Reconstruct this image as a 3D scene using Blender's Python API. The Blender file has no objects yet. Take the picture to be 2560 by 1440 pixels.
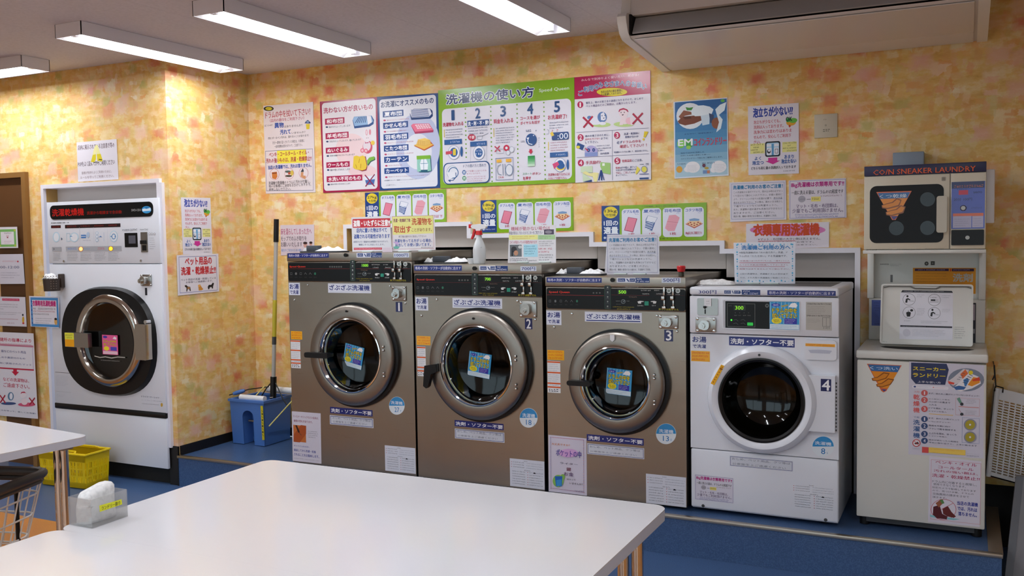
import bpy, bmesh, math, random
from mathutils import Vector, Matrix
V = Vector
random.seed(7)
SC = bpy.context.scene
COL = SC.collection
# ------------------------------------------------------------------ camera, world, exposure
CAM = V((0.9528, -5.0192, 1.5374)); FPX = 2322.24
yaw, pitch, roll = -0.454794, -0.0550758, -0.0155777
_f = V((math.sin(yaw)*math.cos(pitch), math.cos(yaw)*math.cos(pitch), math.sin(pitch)))
_r = V((math.cos(yaw), -math.sin(yaw), 0)); _u = _r.cross(_f)
_c, _s = math.cos(roll), math.sin(roll)
R_, U_ = _c*_r + _s*_u, -_s*_r + _c*_u
cd = bpy.data.cameras.new('camera'); cam = bpy.data.objects.new('camera', cd); COL.objects.link(cam)
cd.sensor_width = 36; cd.lens = 36*FPX/2560; cd.clip_start = .05
cam.matrix_world = Matrix(((R_.x, U_.x, -_f.x, CAM.x), (R_.y, U_.y, -_f.y, CAM.y), (R_.z, U_.z, -_f.z, CAM.z), (0, 0, 0, 1)))
SC.camera = cam
wd = bpy.data.worlds.new('daylight'); SC.world = wd; wd.use_nodes = True
wd.node_tree.nodes['Background'].inputs[0].default_value = (.72, .86, 1, 1)
wd.node_tree.nodes['Background'].inputs[1].default_value = 2.8
SC.view_settings.view_transform = 'Standard'; SC.view_settings.look = 'None'
SC.view_settings.exposure = 0.0; SC.view_settings.gamma = 1; SC.view_settings.use_curve_mapping = False
LAMP_W = 9.5
TUBE_E = 18.0
LAMP_C = (.90, .95, 1.0)
# ------------------------------------------------------------------ helpers
def lin(h):
    h = h.lstrip('#'); o = []
    for i in (0, 2, 4):
        c = int(h[i:i+2], 16)/255
        o.append(c/12.92 if c <= .04045 else ((c+.055)/1.055)**2.4)
    return (*o, 1)
MATS = {}
def mat(name, col='#cccccc', rough=.5, metal=0, emit=0, spec=.5, coat=0):
    if name in MATS: return MATS[name]
    m = bpy.data.materials.new(name); m.use_nodes = True
    b = m.node_tree.nodes['Principled BSDF']
    b.inputs['Base Color'].default_value = lin(col); b.inputs['Roughness'].default_value = rough
    b.inputs['Metallic'].default_value = metal; b.inputs['Specular IOR Level'].default_value = spec
    if coat: b.inputs['Coat Weight'].default_value = coat; b.inputs['Coat Roughness'].default_value = .08
    if emit: b.inputs['Emission Color'].default_value = lin(col); b.inputs['Emission Strength'].default_value = emit
    MATS[name] = m; return m
def N(m, t, **k):
    n = m.node_tree.nodes.new(t)
    for a, b in k.items(): setattr(n, a, b)
    return n
def ink(h, gloss=False):
    return mat(('gloss_' if gloss else 'ink_')+h.lstrip('#'), h, .22 if gloss else .5, spec=.5 if gloss else .3)
def ray(px, py): return _f + R_*((px-1280)/FPX) - U_*((py-720)/FPX)
def on(px, py, P, n):
    d = ray(px, py); return CAM + d*((P-CAM).dot(n)/d.dot(n))
def onY(px, py, y): return on(px, py, V((0, y, 0)), V((0, 1, 0)))
def onX(px, py, x): return on(px, py, V((x, 0, 0)), V((1, 0, 0)))
def onZ(px, py, z): return on(px, py, V((0, 0, z)), V((0, 0, 1)))

class G:
    """collects shapes and links them as one mesh object"""
    def __init__(s): s.bm = bmesh.new()
    def join(s, b, mi=0, sm=False):
        vm = {}
        for v in b.verts: vm[v] = s.bm.verts.new(v.co)
        for f in b.faces:
            try: g = s.bm.faces.new([vm[v] for v in f.verts])
            except ValueError: continue
            g.material_index = mi; g.smooth = sm
        b.free(); return s
    def box(s, x0, x1, y0, y1, z0, z1, bev=0, seg=2, mi=0, M=None):
        b = bmesh.new(); bmesh.ops.create_cube(b, size=1)
        for v in b.verts:
            v.co = V(((x0+x1)/2+v.co.x*(x1-x0), (y0+y1)/2+v.co.y*(y1-y0), (z0+z1)/2+v.co.z*(z1-z0)))
        if bev: bmesh.ops.bevel(b, geom=b.edges[:], offset=bev, segments=seg, profile=.5, affect='EDGES')
        if M:
            for v in b.verts: v.co = M @ v.co
        return s.join(b, mi, bool(bev))
    def lathe(s, prof, o, ax, n=40, mi=0, sm=True, caps=False, sx=1, sy=1):
        o = V(o); ax = V(ax).normalized()
        a = V((0, 0, 1)) if abs(ax.z) < .9 else V((1, 0, 0))
        e1 = (a - ax*a.dot(ax)).normalized(); e2 = ax.cross(e1)
        rings = []
        for r, h in prof:
            if r < 1e-6: rings.append([s.bm.verts.new(o+ax*h)])
            else: rings.append([s.bm.verts.new(o+ax*h+e1*(r*sx*math.cos(2*math.pi*i/n))+e2*(r*sy*math.sin(2*math.pi*i/n))) for i in range(n)])
        for A, B in zip(rings, rings[1:]):
            for i in range(n):
                j = (i+1) % n
                q = [A[i % len(A)], A[j % len(A)], B[j % len(B)], B[i % len(B)]]
                q = list(dict.fromkeys(q))
                if len(q) > 2:
                    f = s.bm.faces.new(q); f.smooth = sm; f.material_index = mi
        if caps:
            for A in (rings[0], rings[-1]):
                if len(A) > 2:
                    f = s.bm.faces.new(A); f.material_index = mi
        return s
    def cyl(s, p0, p1, r, r1=None, n=20, mi=0):
        p0, p1 = V(p0), V(p1); d = p1-p0
        return s.lathe([(r, 0), (r if r1 is None else r1, d.length)], p0, d, n, mi, True, True)
    def tube(s, pts, r, n=8, closed=False, mi=0):
        pts = [V(p) for p in pts]; m = len(pts); rings = []; prev = None
        for i, p in enumerate(pts):
            a = pts[(i-1) % m] if closed or i else p; b = pts[(i+1) % m] if closed or i < m-1 else p
            t = (b-a).normalized()
            if prev is None:
                x = V((0, 0, 1)) if abs(t.z) < .9 else V((1, 0, 0))
                e = (x-t*x.dot(t)).normalized()
            else: e = (prev-t*prev.dot(t)).normalized()
            prev = e; g = t.cross(e)
            rings.append([s.bm.verts.new(p+e*(r*math.cos(2*math.pi*k/n))+g*(r*math.sin(2*math.pi*k/n))) for k in range(n)])
        for i in range(m if closed else m-1):
            A, B = rings[i], rings[(i+1) % m]
            for k in range(n):
                f = s.bm.faces.new((A[k], A[(k+1) % n], B[(k+1) % n], B[k])); f.smooth = True; f.material_index = mi
        if not closed:
            for A in (rings[0], rings[-1]): s.bm.faces.new(A).material_index = mi
        return s
    def prism(s, pts, d, mi=0, sm=False):
        """closed outline (3-D points) pushed along d"""
        d = V(d); A = [s.bm.verts.new(V(p)) for p in pts]; B = [s.bm.verts.new(V(p)+d) for p in pts]
        n = len(A)
        s.bm.faces.new(A).material_index = mi; s.bm.faces.new(B[::-1]).material_index = mi
        for i in range(n):
            f = s.bm.faces.new((A[i], B[i], B[(i+1) % n], A[(i+1) % n])); f.material_index = mi; f.smooth = sm
        return s
    def ring(s, outer, inner, d, mi=0):
        """two outlines of equal length, pushed along d: a frame"""
        d = V(d); n = len(outer)
        a = [s.bm.verts.new(V(p)) for p in outer]; b = [s.bm.verts.new(V(p)) for p in inner]
        c = [s.bm.verts.new(V(p)+d) for p in outer]; e = [s.bm.verts.new(V(p)+d) for p in inner]
        for i in range(n):
            j = (i+1) % n
            for q in ((a[i], a[j], b[j], b[i]), (c[i], e[i], e[j], c[j]), (a[i], c[i], c[j], a[j]), (b[i], b[j], e[j], e[i])):
                s.bm.faces.new(q).material_index = mi
        return s
    def face(s, pts, mi=0):
        s.bm.faces.new([s.bm.verts.new(V(p)) for p in pts]).material_index = mi; return s
    def obj(s, name, mats, parent=None, label=None, cat=None, group=None, kind=None, ang=.6, fix=True):
        if fix: bmesh.ops.recalc_face_normals(s.bm, faces=s.bm.faces[:])
        me = bpy.data.meshes.new(name); s.bm.to_mesh(me); s.bm.free()
        me.set_sharp_from_angle(angle=ang)
        for m in (mats if isinstance(mats, (list, tuple)) else [mats]): me.materials.append(m)
        o = bpy.data.objects.new(name, me); COL.objects.link(o)
        if parent:
            o.parent = parent; o.matrix_parent_inverse = Matrix.Translation(-parent.location) if parent.location.length else Matrix()
        return tag(o, label, cat, group, kind)
def tag(o, label=None, cat=None, group=None, kind=None):
    for k, v in (('label', label), ('category', cat), ('group', group), ('kind', kind)):
        if v: o[k] = v
    return o
def thing(name, label, cat, loc, group=None):
    o = bpy.data.objects.new(name, None); COL.objects.link(o); o.location = loc; o.empty_display_size = .1
    return tag(o, label, cat, group)
def rrect(x0, z0, x1, z1, r, y, n=6):
    p = []
    for cx, cz, a in ((x1-r, z1-r, 0), (x0+r, z1-r, 90), (x0+r, z0+r, 180), (x1-r, z0+r, 270)):
        for i in range(n+1):
            t = math.radians(a+90*i/n); p.append(V((cx+r*math.cos(t), y, cz+r*math.sin(t))))
    return p
# ---- text outlines: one text curve in a scene of its own, read back as polygons
_ts = bpy.data.scenes.new('glyphs'); _tc = bpy.data.curves.new('glyphs', 'FONT'); _to = bpy.data.objects.new('glyphs', _tc)
_ts.collection.objects.link(_to); _tc.resolution_u = 2; GLY = {}
def glyphs(txt, off):
    k = (txt, off)
    if k not in GLY:
        _tc.body = txt; _tc.offset = off; _tc.resolution_u = 2 if len(txt) < 16 else 1
        vl = _ts.view_layers[0]; vl.update(); dg = vl.depsgraph
        ev = _to.evaluated_get(dg); me = ev.to_mesh()
        vs = [(v.co.x, v.co.y) for v in me.vertices]; fs = [tuple(p.vertices) for p in me.polygons]
        ev.to_mesh_clear()
        if not vs: vs = [(0, 0)]
        x0 = min(v[0] for v in vs); x1 = max(v[0] for v in vs); y0 = min(v[1] for v in vs); y1 = max(v[1] for v in vs)
        w, h = max(x1-x0, 1e-6), max(y1-y0, 1e-6)
        GLY[k] = ([((a-x0)/w, (b-y0)/h) for a, b in vs], fs)
    return GLY[k]
class Sheet:
    """a printed sheet on a plane; its print is laid out in the plane's own metres"""
    def __init__(s, P, n=(0, -1, 0), u=(1, 0, 0), gloss=False, step=2.5e-5):
        s.P, s.n, s.u = V(P), V(n).normalized(), V(u).normalized(); s.v = s.n.cross(s.u); s.gloss = gloss
        s.z(0, 0, 1); s.k = 4e-5; s.step = step; s.parts = {}; s.cur = None; s.nm = None; s.base = None
    def z(s, x0, y0, sc): s.Z = (x0, y0, sc); s.nm = None; return s
    def m(s, x, y):
        if s.nm: o, w, h = s.nm; return (o[0]+w*x/1000, o[1]-h*y/1000)
        p = on(s.Z[0]+x/s.Z[2], s.Z[1]+y/s.Z[2], s.P, s.n)-s.P; return (p.dot(s.u), p.dot(s.v))
    def norm(s):
        b = s.base; us = [p[0] for p in b]; vs = [p[1] for p in b]
        u0, u1 = (b[0][0]+b[3][0])/2, (b[1][0]+b[2][0])/2; v1, v0 = (b[0][1]+b[1][1])/2, (b[2][1]+b[3][1])/2
        s.nm = ((u0, v1), u1-u0, v1-v0); return s
    def sheet(s, col, *c, th=.0012):
        s.base = [s.m(*p) for p in c]; s.col, s.th = col, th; return s
    def rect(s, col, x0, y0, x1, y1, th=.0012):
        a, b = s.m(x0, y0), s.m(x1, y1); s.base = [(a[0], a[1]), (b[0], a[1]), (b[0], b[1]), (a[0], b[1])]; s.col, s.th = col, th; return s
    def part(s, name): s.cur = name; return s
    def poly(s, col, pts, dflt='print'):
        s.k += s.step
        s.parts.setdefault(s.cur or dflt, []).append((col, [pts], [tuple(range(len(pts)))], s.k)); return s
    def q(s, col, x0, y0, x1, y1):
        a, b = s.m(x0, y0), s.m(x1, y1); return s.poly(col, [(a[0], b[1]), (b[0], b[1]), (b[0], a[1]), (a[0], a[1])])
    def rr(s, col, x0, y0, x1, y1, r):
        a, b = s.m(x0, y0), s.m(x1, y1); k = abs(s.m(x0+r, y0)[0]-a[0])
        return s.poly(col, [(p.x, p.z) for p in rrect(a[0], b[1], b[0], a[1], k, 0, 5)])
    def e(s, col, cx, cy, rx, ry=None, n=24, a0=0, a1=360):
        ry = ry or rx
        pts = [s.m(cx+rx*math.cos(math.radians(a0+(a1-a0)*i/n)), cy+ry*math.sin(math.radians(a0+(a1-a0)*i/n))) for i in range(n+(a1-a0 < 360))]
        return s.poly(col, pts[::-1])
    def p(s, col, *pts): return s.poly(col, [s.m(*q) for q in pts])
    def l(s, col, w, *pts):
        c = s.m(*pts[0]); hw = abs(s.m(pts[0][0]+w, pts[0][1])[0]-c[0])/2; fs = []; vs = []
        P = [V(s.m(*q)) for q in pts]
        for a, b in zip(P, P[1:]):
            d = (b-a).normalized(); nn = V((-d.y, d.x))*hw; a2, b2 = a-d*hw*.6, b+d*hw*.6; k = len(vs)
            vs += [a2-nn, b2-nn, b2+nn, a2+nn]; fs.append((k, k+1, k+2, k+3))
        s.k += s.step
        for i, f in enumerate(fs):
            s.parts.setdefault(s.cur or 'print', []).append((col, [[tuple(vs[j]) for j in f]], [(0, 1, 2, 3)], s.k+i*2e-6))
        return s
    def fr(s, col, w, x0, y0, x1, y1):
        a, b = s.m(x0, y0), s.m(x1, y1); d = abs(s.m(x0+w, y0)[0]-a[0]); u0, u1, v0, v1 = a[0], b[0], b[1], a[1]
        for r in ((u0, v0, u1, v0+d), (u0, v1-d, u1, v1), (u0, v0+d, u0+d, v1-d), (u1-d, v0+d, u1, v1-d)):
            s.poly(col, [(r[0], r[1]), (r[2], r[1]), (r[2], r[3]), (r[0], r[3])])
        return s
    def t(s, txt, col, x0, y0, x1, y1, b=.012, out=None):
        a, c = s.m(x0, y0), s.m(x1, y1); w, h = c[0]-a[0], a[1]-c[1]; d = b*h*.8
        vs, fs = glyphs(txt, 0)
        for cc in ((out,) if out else ())+(col,):
            s.k += s.step; e = d+.055*h if cc is out else d
            sh = [(e*math.cos(k*math.pi/4), e*math.sin(k*math.pi/4)) for k in range(8)] if cc is out else ((e, 0), (-e, 0), (0, e), (0, -e)) if b >= .03 else ((e, 0), (-e, 0)) if b >= .01 else ((0, 0),)
            for k, (dx, dy) in enumerate(sh):
                s.parts.setdefault(s.cur or 'lettering', []).append((cc, [[(a[0]+w*p[0]+dx, c[1]+h*p[1]+dy) for p in vs]], fs, s.k+k*1e-6))
        return s
    def s_(s, col, x0, y0, x1, y1, gap=.25):
        """a line of print too small to read: short uneven strokes"""
        a, c = s.m(x0, y0), s.m(x1, y1); h = max(abs(a[1]-c[1]), .0012); u = a[0]; s.k += s.step; P = []
        while u < c[0]-h*.4:
            if random.random() < .12: u += h*.45; continue
            for v0 in (random.uniform(.02, .2), random.uniform(.5, .75)):
                v = c[1]+h*v0; l_ = h*random.uniform(.35, .72); o = h*random.uniform(0, .14); P.append([(u+o, v), (u+o+l_, v), (u+o+l_, v+h*.22), (u+o, v+h*.22)])
            u += h*.86
        for p in P: s.parts.setdefault(s.cur or 'lettering', []).append((col, [p], [(0, 1, 2, 3)], s.k))
        return s
    def lines(s, col, x0, y0, x1, y1, n, fill=.5, short=.8):
        """n lines of small print between top-left and bottom-right"""
        a, c = s.m(x0, y0), s.m(x1, y1); keep = s.nm; H = (a[1]-c[1])/n
        s.nm = ((0, 0), 1000, 1000)
        for i in range(n):
            s.s_(col, a[0], -(a[1]-i*H-H*(1-fill)/2), a[0]+(c[0]-a[0])*(1 if i < n-1 else short)*random.uniform(.85, 1), -(a[1]-i*H-H*(1+fill)/2))
        s.nm = keep; return s
    def build(s, name, label=None, cat=None, group=None, parent=None, smat=None):
        W = lambda p, k: s.P + s.u*p[0] + s.v*p[1] + s.n*k
        top = parent
        if s.base:
            g = G(); g.prism([W(p, 0) for p in s.base], -s.n*s.th); top = g.obj(name, smat or ink(s.col, s.gloss), parent, label, cat, group)
        for pn, ops in s.parts.items():
            vs, fs, mi, ml = [], [], [], []
            for col, vv, ff, k in ops:
                m = col if not isinstance(col, str) else ink(col, s.gloss)
                if m not in ml: ml.append(m)
                o = len(vs); vs += [W(p, k) for p in vv[0]]
                for f in ff: fs.append(tuple(o+i for i in f)); mi.append(ml.index(m))
            me = bpy.data.meshes.new(pn); me.from_pydata(vs, [], fs); me.polygons.foreach_set('material_index', mi)
            for m in ml: me.materials.append(m)
            ob = bpy.data.objects.new(pn, me); COL.objects.link(ob)
            if top:
                ob.parent = top
                if top.location.length: ob.matrix_parent_inverse = Matrix.Translation(-top.location)
        return top
# ------------------------------------------------------------------ main sizes (metres)
H = 2.679; XL = -3.5045; YD = -.737; ZP = .1907; YP = -.747; XP = 1.10; YM = -.6425
WHITE = '#e6e4e6'
# ------------------------------------------------------------------ materials
def wallpaper():
    m = mat('wallpaper', '#d8a850', .62, spec=.25); nt = m.node_tree; b = nt.nodes['Principled BSDF']; L = nt.links.new
    tc = N(m, 'ShaderNodeTexCoord'); sp = N(m, 'ShaderNodeSeparateXYZ'); L(tc.outputs['Object'], sp.inputs[0])
    ad = N(m, 'ShaderNodeMath', operation='ADD'); L(sp.outputs[0], ad.inputs[0]); L(sp.outputs[1], ad.inputs[1])
    cb = N(m, 'ShaderNodeCombineXYZ'); L(ad.outputs[0], cb.inputs[0]); L(sp.outputs[2], cb.inputs[1])
    def warp(scale, amt):
        nz = N(m, 'ShaderNodeTexNoise'); nz.inputs['Scale'].default_value = scale; nz.inputs['Detail'].default_value = 2; L(cb.outputs[0], nz.inputs['Vector'])
        sb = N(m, 'ShaderNodeVectorMath', operation='SUBTRACT'); sb.inputs[1].default_value = (.5, .5, .5); L(nz.outputs['Color'], sb.inputs[0])
        sc = N(m, 'ShaderNodeVectorMath', operation='SCALE'); sc.inputs['Scale'].default_value = amt; L(sb.outputs[0], sc.inputs[0])
        wv = N(m, 'ShaderNodeVectorMath', operation='ADD'); L(cb.outputs[0], wv.inputs[0]); L(sc.outputs[0], wv.inputs[1]); return wv.outputs[0]
    fine, soft = warp(40, .035), warp(90, .022)
    def mapped(v, scale, loc, rot=0):
        mp = N(m, 'ShaderNodeMapping'); mp.inputs['Scale'].default_value = scale; mp.inputs['Location'].default_value = loc; mp.inputs['Rotation'].default_value = (0, 0, rot); L(v, mp.inputs['Vector']); return mp.outputs[0]
    def ramp(fac, stops):
        cr = N(m, 'ShaderNodeValToRGB'); e = cr.color_ramp.elements
        e[0].position, e[0].color = stops[0][0], lin(stops[0][1]); e[1].position, e[1].color = stops[-1][0], lin(stops[-1][1])
        for p, c in stops[1:-1]: x = e.new(p); x.color = lin(c)
        L(fac, cr.inputs[0]); return cr.outputs[0]
    def mix(fac, x, y):
        n = N(m, 'ShaderNodeMix', data_type='RGBA')
        if isinstance(fac, float): n.inputs[0].default_value = fac
        else: L(fac, n.inputs[0])
        L(x, n.inputs[6]); L(y, n.inputs[7]); return n.outputs[2]
    def noise(v, det=3, rough=.6):
        n = N(m, 'ShaderNodeTexNoise'); n.inputs['Scale'].default_value = 1; n.inputs['Detail'].default_value = det; n.inputs['Roughness'].default_value = rough; L(v, n.inputs['Vector']); return n.outputs[0]
    col = ramp(noise(mapped(cb.outputs[0], (9, 20, 1), (0, 0, 0)), 4, .7), [(.3, '#d2a45c'), (.42, '#dfb768'), (.5, '#e5c27a'), (.6, '#ead29a'), (.7, '#e2b47a')])
    def strokes(col, v, scale, loc, stops, amax, rot=0):
        vo = N(m, 'ShaderNodeTexVoronoi', feature='F1', distance='CHEBYCHEV'); vo.inputs['Scale'].default_value = 1; vo.inputs['Randomness'].default_value = .9; L(mapped(v, scale, loc, rot), vo.inputs['Vector'])
        se = N(m, 'ShaderNodeSeparateColor'); L(vo.outputs['Color'], se.inputs[0])
        d = N(m, 'ShaderNodeMapRange'); d.inputs[1].default_value = .54; d.inputs[2].default_value = .34; d.inputs[3].default_value = 0; d.inputs[4].default_value = amax; L(vo.outputs['Distance'], d.inputs[0])
        mu = N(m, 'ShaderNodeMath', operation='MULTIPLY'); L(d.outputs[0], mu.inputs[0]); L(se.outputs[1], mu.inputs[1])
        return mix(mu.outputs[0], col, ramp(se.outputs[0], stops))
    pal = [(.0, '#e08c4c'), (.14, '#e8b064'), (.28, '#f2e2b8'), (.4, '#dcb660'), (.52, '#eecb7c'), (.64, '#d49a4c'), (.74, '#ecb890'), (.84, '#d0c07c'), (.93, '#f6eed8'), (1, '#e49468')]
    col = strokes(col, fine, (9, 13, 1), (3.3, 1.7, 0), pal, .8)
    col = strokes(col, soft, (14, 30, 1), (8.1, 4.2, 0), pal, .75)
    col = strokes(col, soft, (30, 15, 1), (1.7, 9.2, 0), pal, .6, .35)
    # scattered water-colour dabs of red, pink and green
    for loc, stops, scale, dens in (((7.7, 2.9, 0), [(0, '#d65a4c'), (.6, '#dc7460'), (1, '#e89a84')], (8, 10.5, 1), .87), ((2.1, 6.3, 0), [(0, '#e8b0a0'), (1, '#ecc4b8')], (7, 9, 1), .80), ((5.5, 1.3, 0), [(0, '#b4b05c'), (1, '#c4bc70')], (9.5, 12, 1), .91)):
        vo = N(m, 'ShaderNodeTexVoronoi', feature='F1', distance='CHEBYCHEV'); vo.inputs['Scale'].default_value = 1; vo.inputs['Randomness'].default_value = .9; L(mapped(fine, scale, loc), vo.inputs['Vector'])
        mr = N(m, 'ShaderNodeMapRange'); mr.inputs[1].default_value = .08; mr.inputs[2].default_value = .46; mr.inputs[3].default_value = .8; mr.inputs[4].default_value = 0; L(vo.outputs['Distance'], mr.inputs[0])
        se = N(m, 'ShaderNodeSeparateColor'); L(vo.outputs['Color'], se.inputs[0])
        gt = N(m, 'ShaderNodeMath', operation='GREATER_THAN'); gt.inputs[1].default_value = dens; L(se.outputs[2], gt.inputs[0])
        mu = N(m, 'ShaderNodeMath', operation='MULTIPLY'); L(mr.outputs[0], mu.inputs[0]); L(gt.outputs[0], mu.inputs[1]); col = mix(mu.outputs[0], col, ramp(se.outputs[0], stops))
    L(col, b.inputs['Base Color'])
    return m
WP = wallpaper()
def speckle(name, c1, c2, rough, scale=220):
    m = mat(name, c1, rough); b = m.node_tree.nodes['Principled BSDF']; L = m.node_tree.links.new
    tc = N(m, 'ShaderNodeTexCoord'); nz = N(m, 'ShaderNodeTexNoise'); nz.inputs['Scale'].default_value = scale; nz.inputs['Detail'].default_value = 2
    L(tc.outputs['Object'], nz.inputs['Vector']); cr = N(m, 'ShaderNodeValToRGB'); e = cr.color_ramp.elements
    e[0].position, e[0].color = .42, lin(c1); e[1].position, e[1].color = .68, lin(c2); L(nz.outputs[0], cr.inputs[0]); L(cr.outputs[0], b.inputs['Base Color']); return m
BLUE = speckle('blue_vinyl', '#38527a', '#4a668e', .35)
ORANGE = speckle('orange_vinyl', '#b87630', '#c88640', .35)
CEIL = speckle('ceiling_board', '#d4d2da', '#cccad2', .9, 60)
def steel():
    m = mat('brushed_steel', '#9a9084', .3, 1); b = m.node_tree.nodes['Principled BSDF']; L = m.node_tree.links.new
    tc = N(m, 'ShaderNodeTexCoord'); mp = N(m, 'ShaderNodeMapping'); mp.inputs['Scale'].default_value = (3, 3, 260); L(tc.outputs['Object'], mp.inputs['Vector'])
    nz = N(m, 'ShaderNodeTexNoise'); nz.inputs['Scale'].default_value = 1.5; nz.inputs['Detail'].default_value = 3; L(mp.outputs[0], nz.inputs['Vector'])
    mr = N(m, 'ShaderNodeMapRange'); mr.inputs[3].default_value = .24; mr.inputs[4].default_value = .36; L(nz.outputs[0], mr.inputs[0]); L(mr.outputs[0], b.inputs['Roughness'])
    n2 = N(m, 'ShaderNodeTexNoise'); n2.inputs['Scale'].default_value = 4; L(tc.outputs['Object'], n2.inputs['Vector'])
    bp = N(m, 'ShaderNodeBump'); bp.inputs['Strength'].default_value = .12; bp.inputs['Distance'].default_value = .02; L(n2.outputs[0], bp.inputs['Height']); L(bp.outputs[0], b.inputs['Normal'])
    return m
STEEL = steel()
RING = mat('satin_steel', '#8e877f', .36, 1)
CHROME = mat('chrome', '#d8d8d8', .08, 1)
ALU = mat('aluminium', '#b8b0a4', .35, 1)
BLK = mat('black_plastic', '#111112', .35, spec=.3)
MBLK = mat('matt_black', '#0b0b0c', .8)
DGREY = mat('dark_grey_plastic', '#3a3b3e', .45)
PANEL = mat('black_acrylic', '#121314', .3, spec=.25)
WPLAST = mat('white_plastic', '#e2e3e6', .4)
WENAM = mat('white_enamel', '#dfe2ea', .25)
CREAM = mat('cream_enamel', '#d6d4cc', .35)
OFFW = mat('off_white_enamel', '#dcdcd6', .3)
TRIM = mat('white_trim_paint', '#e4e2ea', .45)
GREYP = mat('grey_white_panel', '#cfc8c2', .6)
TAN = mat('tan_reveal', '#b08a4c', .6)
BROWN = mat('brown_door', '#5e3c1c', .5)
BROWN2 = mat('brown_frame', '#8a6230', .5)
MELA = mat('white_melamine', '#e0e0e4', .12)
MELAE = mat('table_edge_band', '#ccd4e4', .3)
YEL = mat('yellow_plastic', '#e8c80c', .35)
BUCK = mat('blue_plastic', '#4672b8', .4)
CLOTH = speckle('white_cloth', '#f2f2f2', '#dedede', .9, 90)
RED = mat('red_plastic', '#c81c24', .3)
def glass(name, tint, mix_=.06, top=.5, rough=.03):
    m = mat(name, '#ffffff'); nt = m.node_tree; L = nt.links.new; nt.nodes.remove(nt.nodes['Principled BSDF']); out = nt.nodes['Material Output']
    tr = N(m, 'ShaderNodeBsdfTransparent'); tr.inputs[0].default_value = lin(tint); gl = N(m, 'ShaderNodeBsdfGlossy'); gl.inputs['Roughness'].default_value = rough
    lw = N(m, 'ShaderNodeLayerWeight'); lw.inputs[0].default_value = .25; mr = N(m, 'ShaderNodeMapRange'); mr.inputs[3].default_value = mix_; mr.inputs[4].default_value = top; L(lw.outputs['Fresnel'], mr.inputs[0])
    mx = N(m, 'ShaderNodeMixShader'); L(mr.outputs[0], mx.inputs[0]); L(tr.outputs[0], mx.inputs[1]); L(gl.outputs[0], mx.inputs[2]); L(mx.outputs[0], out.inputs[0]); return m
def frosted(name):
    m = glass(name, '#f6f6f6', .04, .35); nt = m.node_tree; L = nt.links.new; out = nt.nodes['Material Output']; old = out.inputs[0].links[0].from_socket
    df = N(m, 'ShaderNodeBsdfDiffuse'); df.inputs[0].default_value = lin('#e4e4e4'); mx = N(m, 'ShaderNodeMixShader'); mx.inputs[0].default_value = .16; L(old, mx.inputs[1]); L(df.outputs[0], mx.inputs[2]); L(mx.outputs[0], out.inputs[0]); return m
GLASS = glass('smoked_glass', '#4a4a48', .03, .25, .06); CLEAR = frosted('clear_acrylic'); PANE = glass('window_glass', '#f4f8f6', .04)
DARKIN = mat('dark_drum', '#2a2826', .4, .6)
PAINT = mat('cream_wall_paint', '#d6d0c6', .7)
# ------------------------------------------------------------------ the room
def st(g, name, m, parent=None): return g.obj(name, m, parent, kind=None if parent else 'structure')
g = G(); g.box(-8, 3.4, -1.58, 0, -.05, 0); st(g, 'floor', BLUE)
g = G(); g.box(-8, 3.4, -7.5, -1.58, -.05, 0); st(g, 'floor', ORANGE)
g = G(); g.box(-8, 3.4, -7.5, .1, H+.01, H+.05); cl_ = st(g, 'ceiling', MBLK)
for i in range(13):
    for j in range(5):
        xa, xb, ya, yb = -8.08+.91*i, -7.17+.91*i, -7.5+1.82*j-.28*(i % 1), -5.68+1.82*j
        xa, xb, yb = max(xa, -8), min(xb, 3.4), min(yb, .1)
        if xb-xa > .05 and yb-ya > .05: g = G(); g.box(xa+.0006, xb-.0006, ya+.0006, yb-.0006, H, H+.009); st(g, 'ceiling_board', CEIL, cl_)
# back wall, with the stepped opening the washers stand in
OPX = [-2.703, -1.78, -.98, -.228, .46]; OPZ = [1.621, 1.5455, 1.4865, 1.442]
g = G(); g.box(XL, OPX[0], 0, .1, ZP, H); g.box(OPX[4], 3.4, 0, .1, 0, H)
for i in range(4): g.box(OPX[i], OPX[i+1], 0, .1, OPZ[i], H)
st(g, 'wall_back', WP)
# alcove side wall and the wall of the dryer
DX0, DX1, DZ = -4.643, -3.577, 1.922
g = G(); g.box(XL-.07, XL, YD, .1, 0, H); st(g, 'wall_left', WP)
g = G(); g.box(-8, -5.14, YD, YD+.12, 0, H); g.box(-5.14, -4.80, YD, YD+.12, 2.03, H); g.box(-4.80, DX0, YD, YD+.12, 0, H)
g.box(DX0, DX1, YD, YD+.12, DZ, H); g.box(DX1-.0005, XL-.07, YD, YD+.12, 0, H); st(g, 'wall_front', WP)
g = G(); g.box(3.4, 3.5, -7.5, .1, 0, H); st(g, 'wall_right', PAINT)
g = G(); g.box(-8.1, -8, -7.5, .1, 0, H); st(g, 'wall_far', PAINT)
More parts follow.
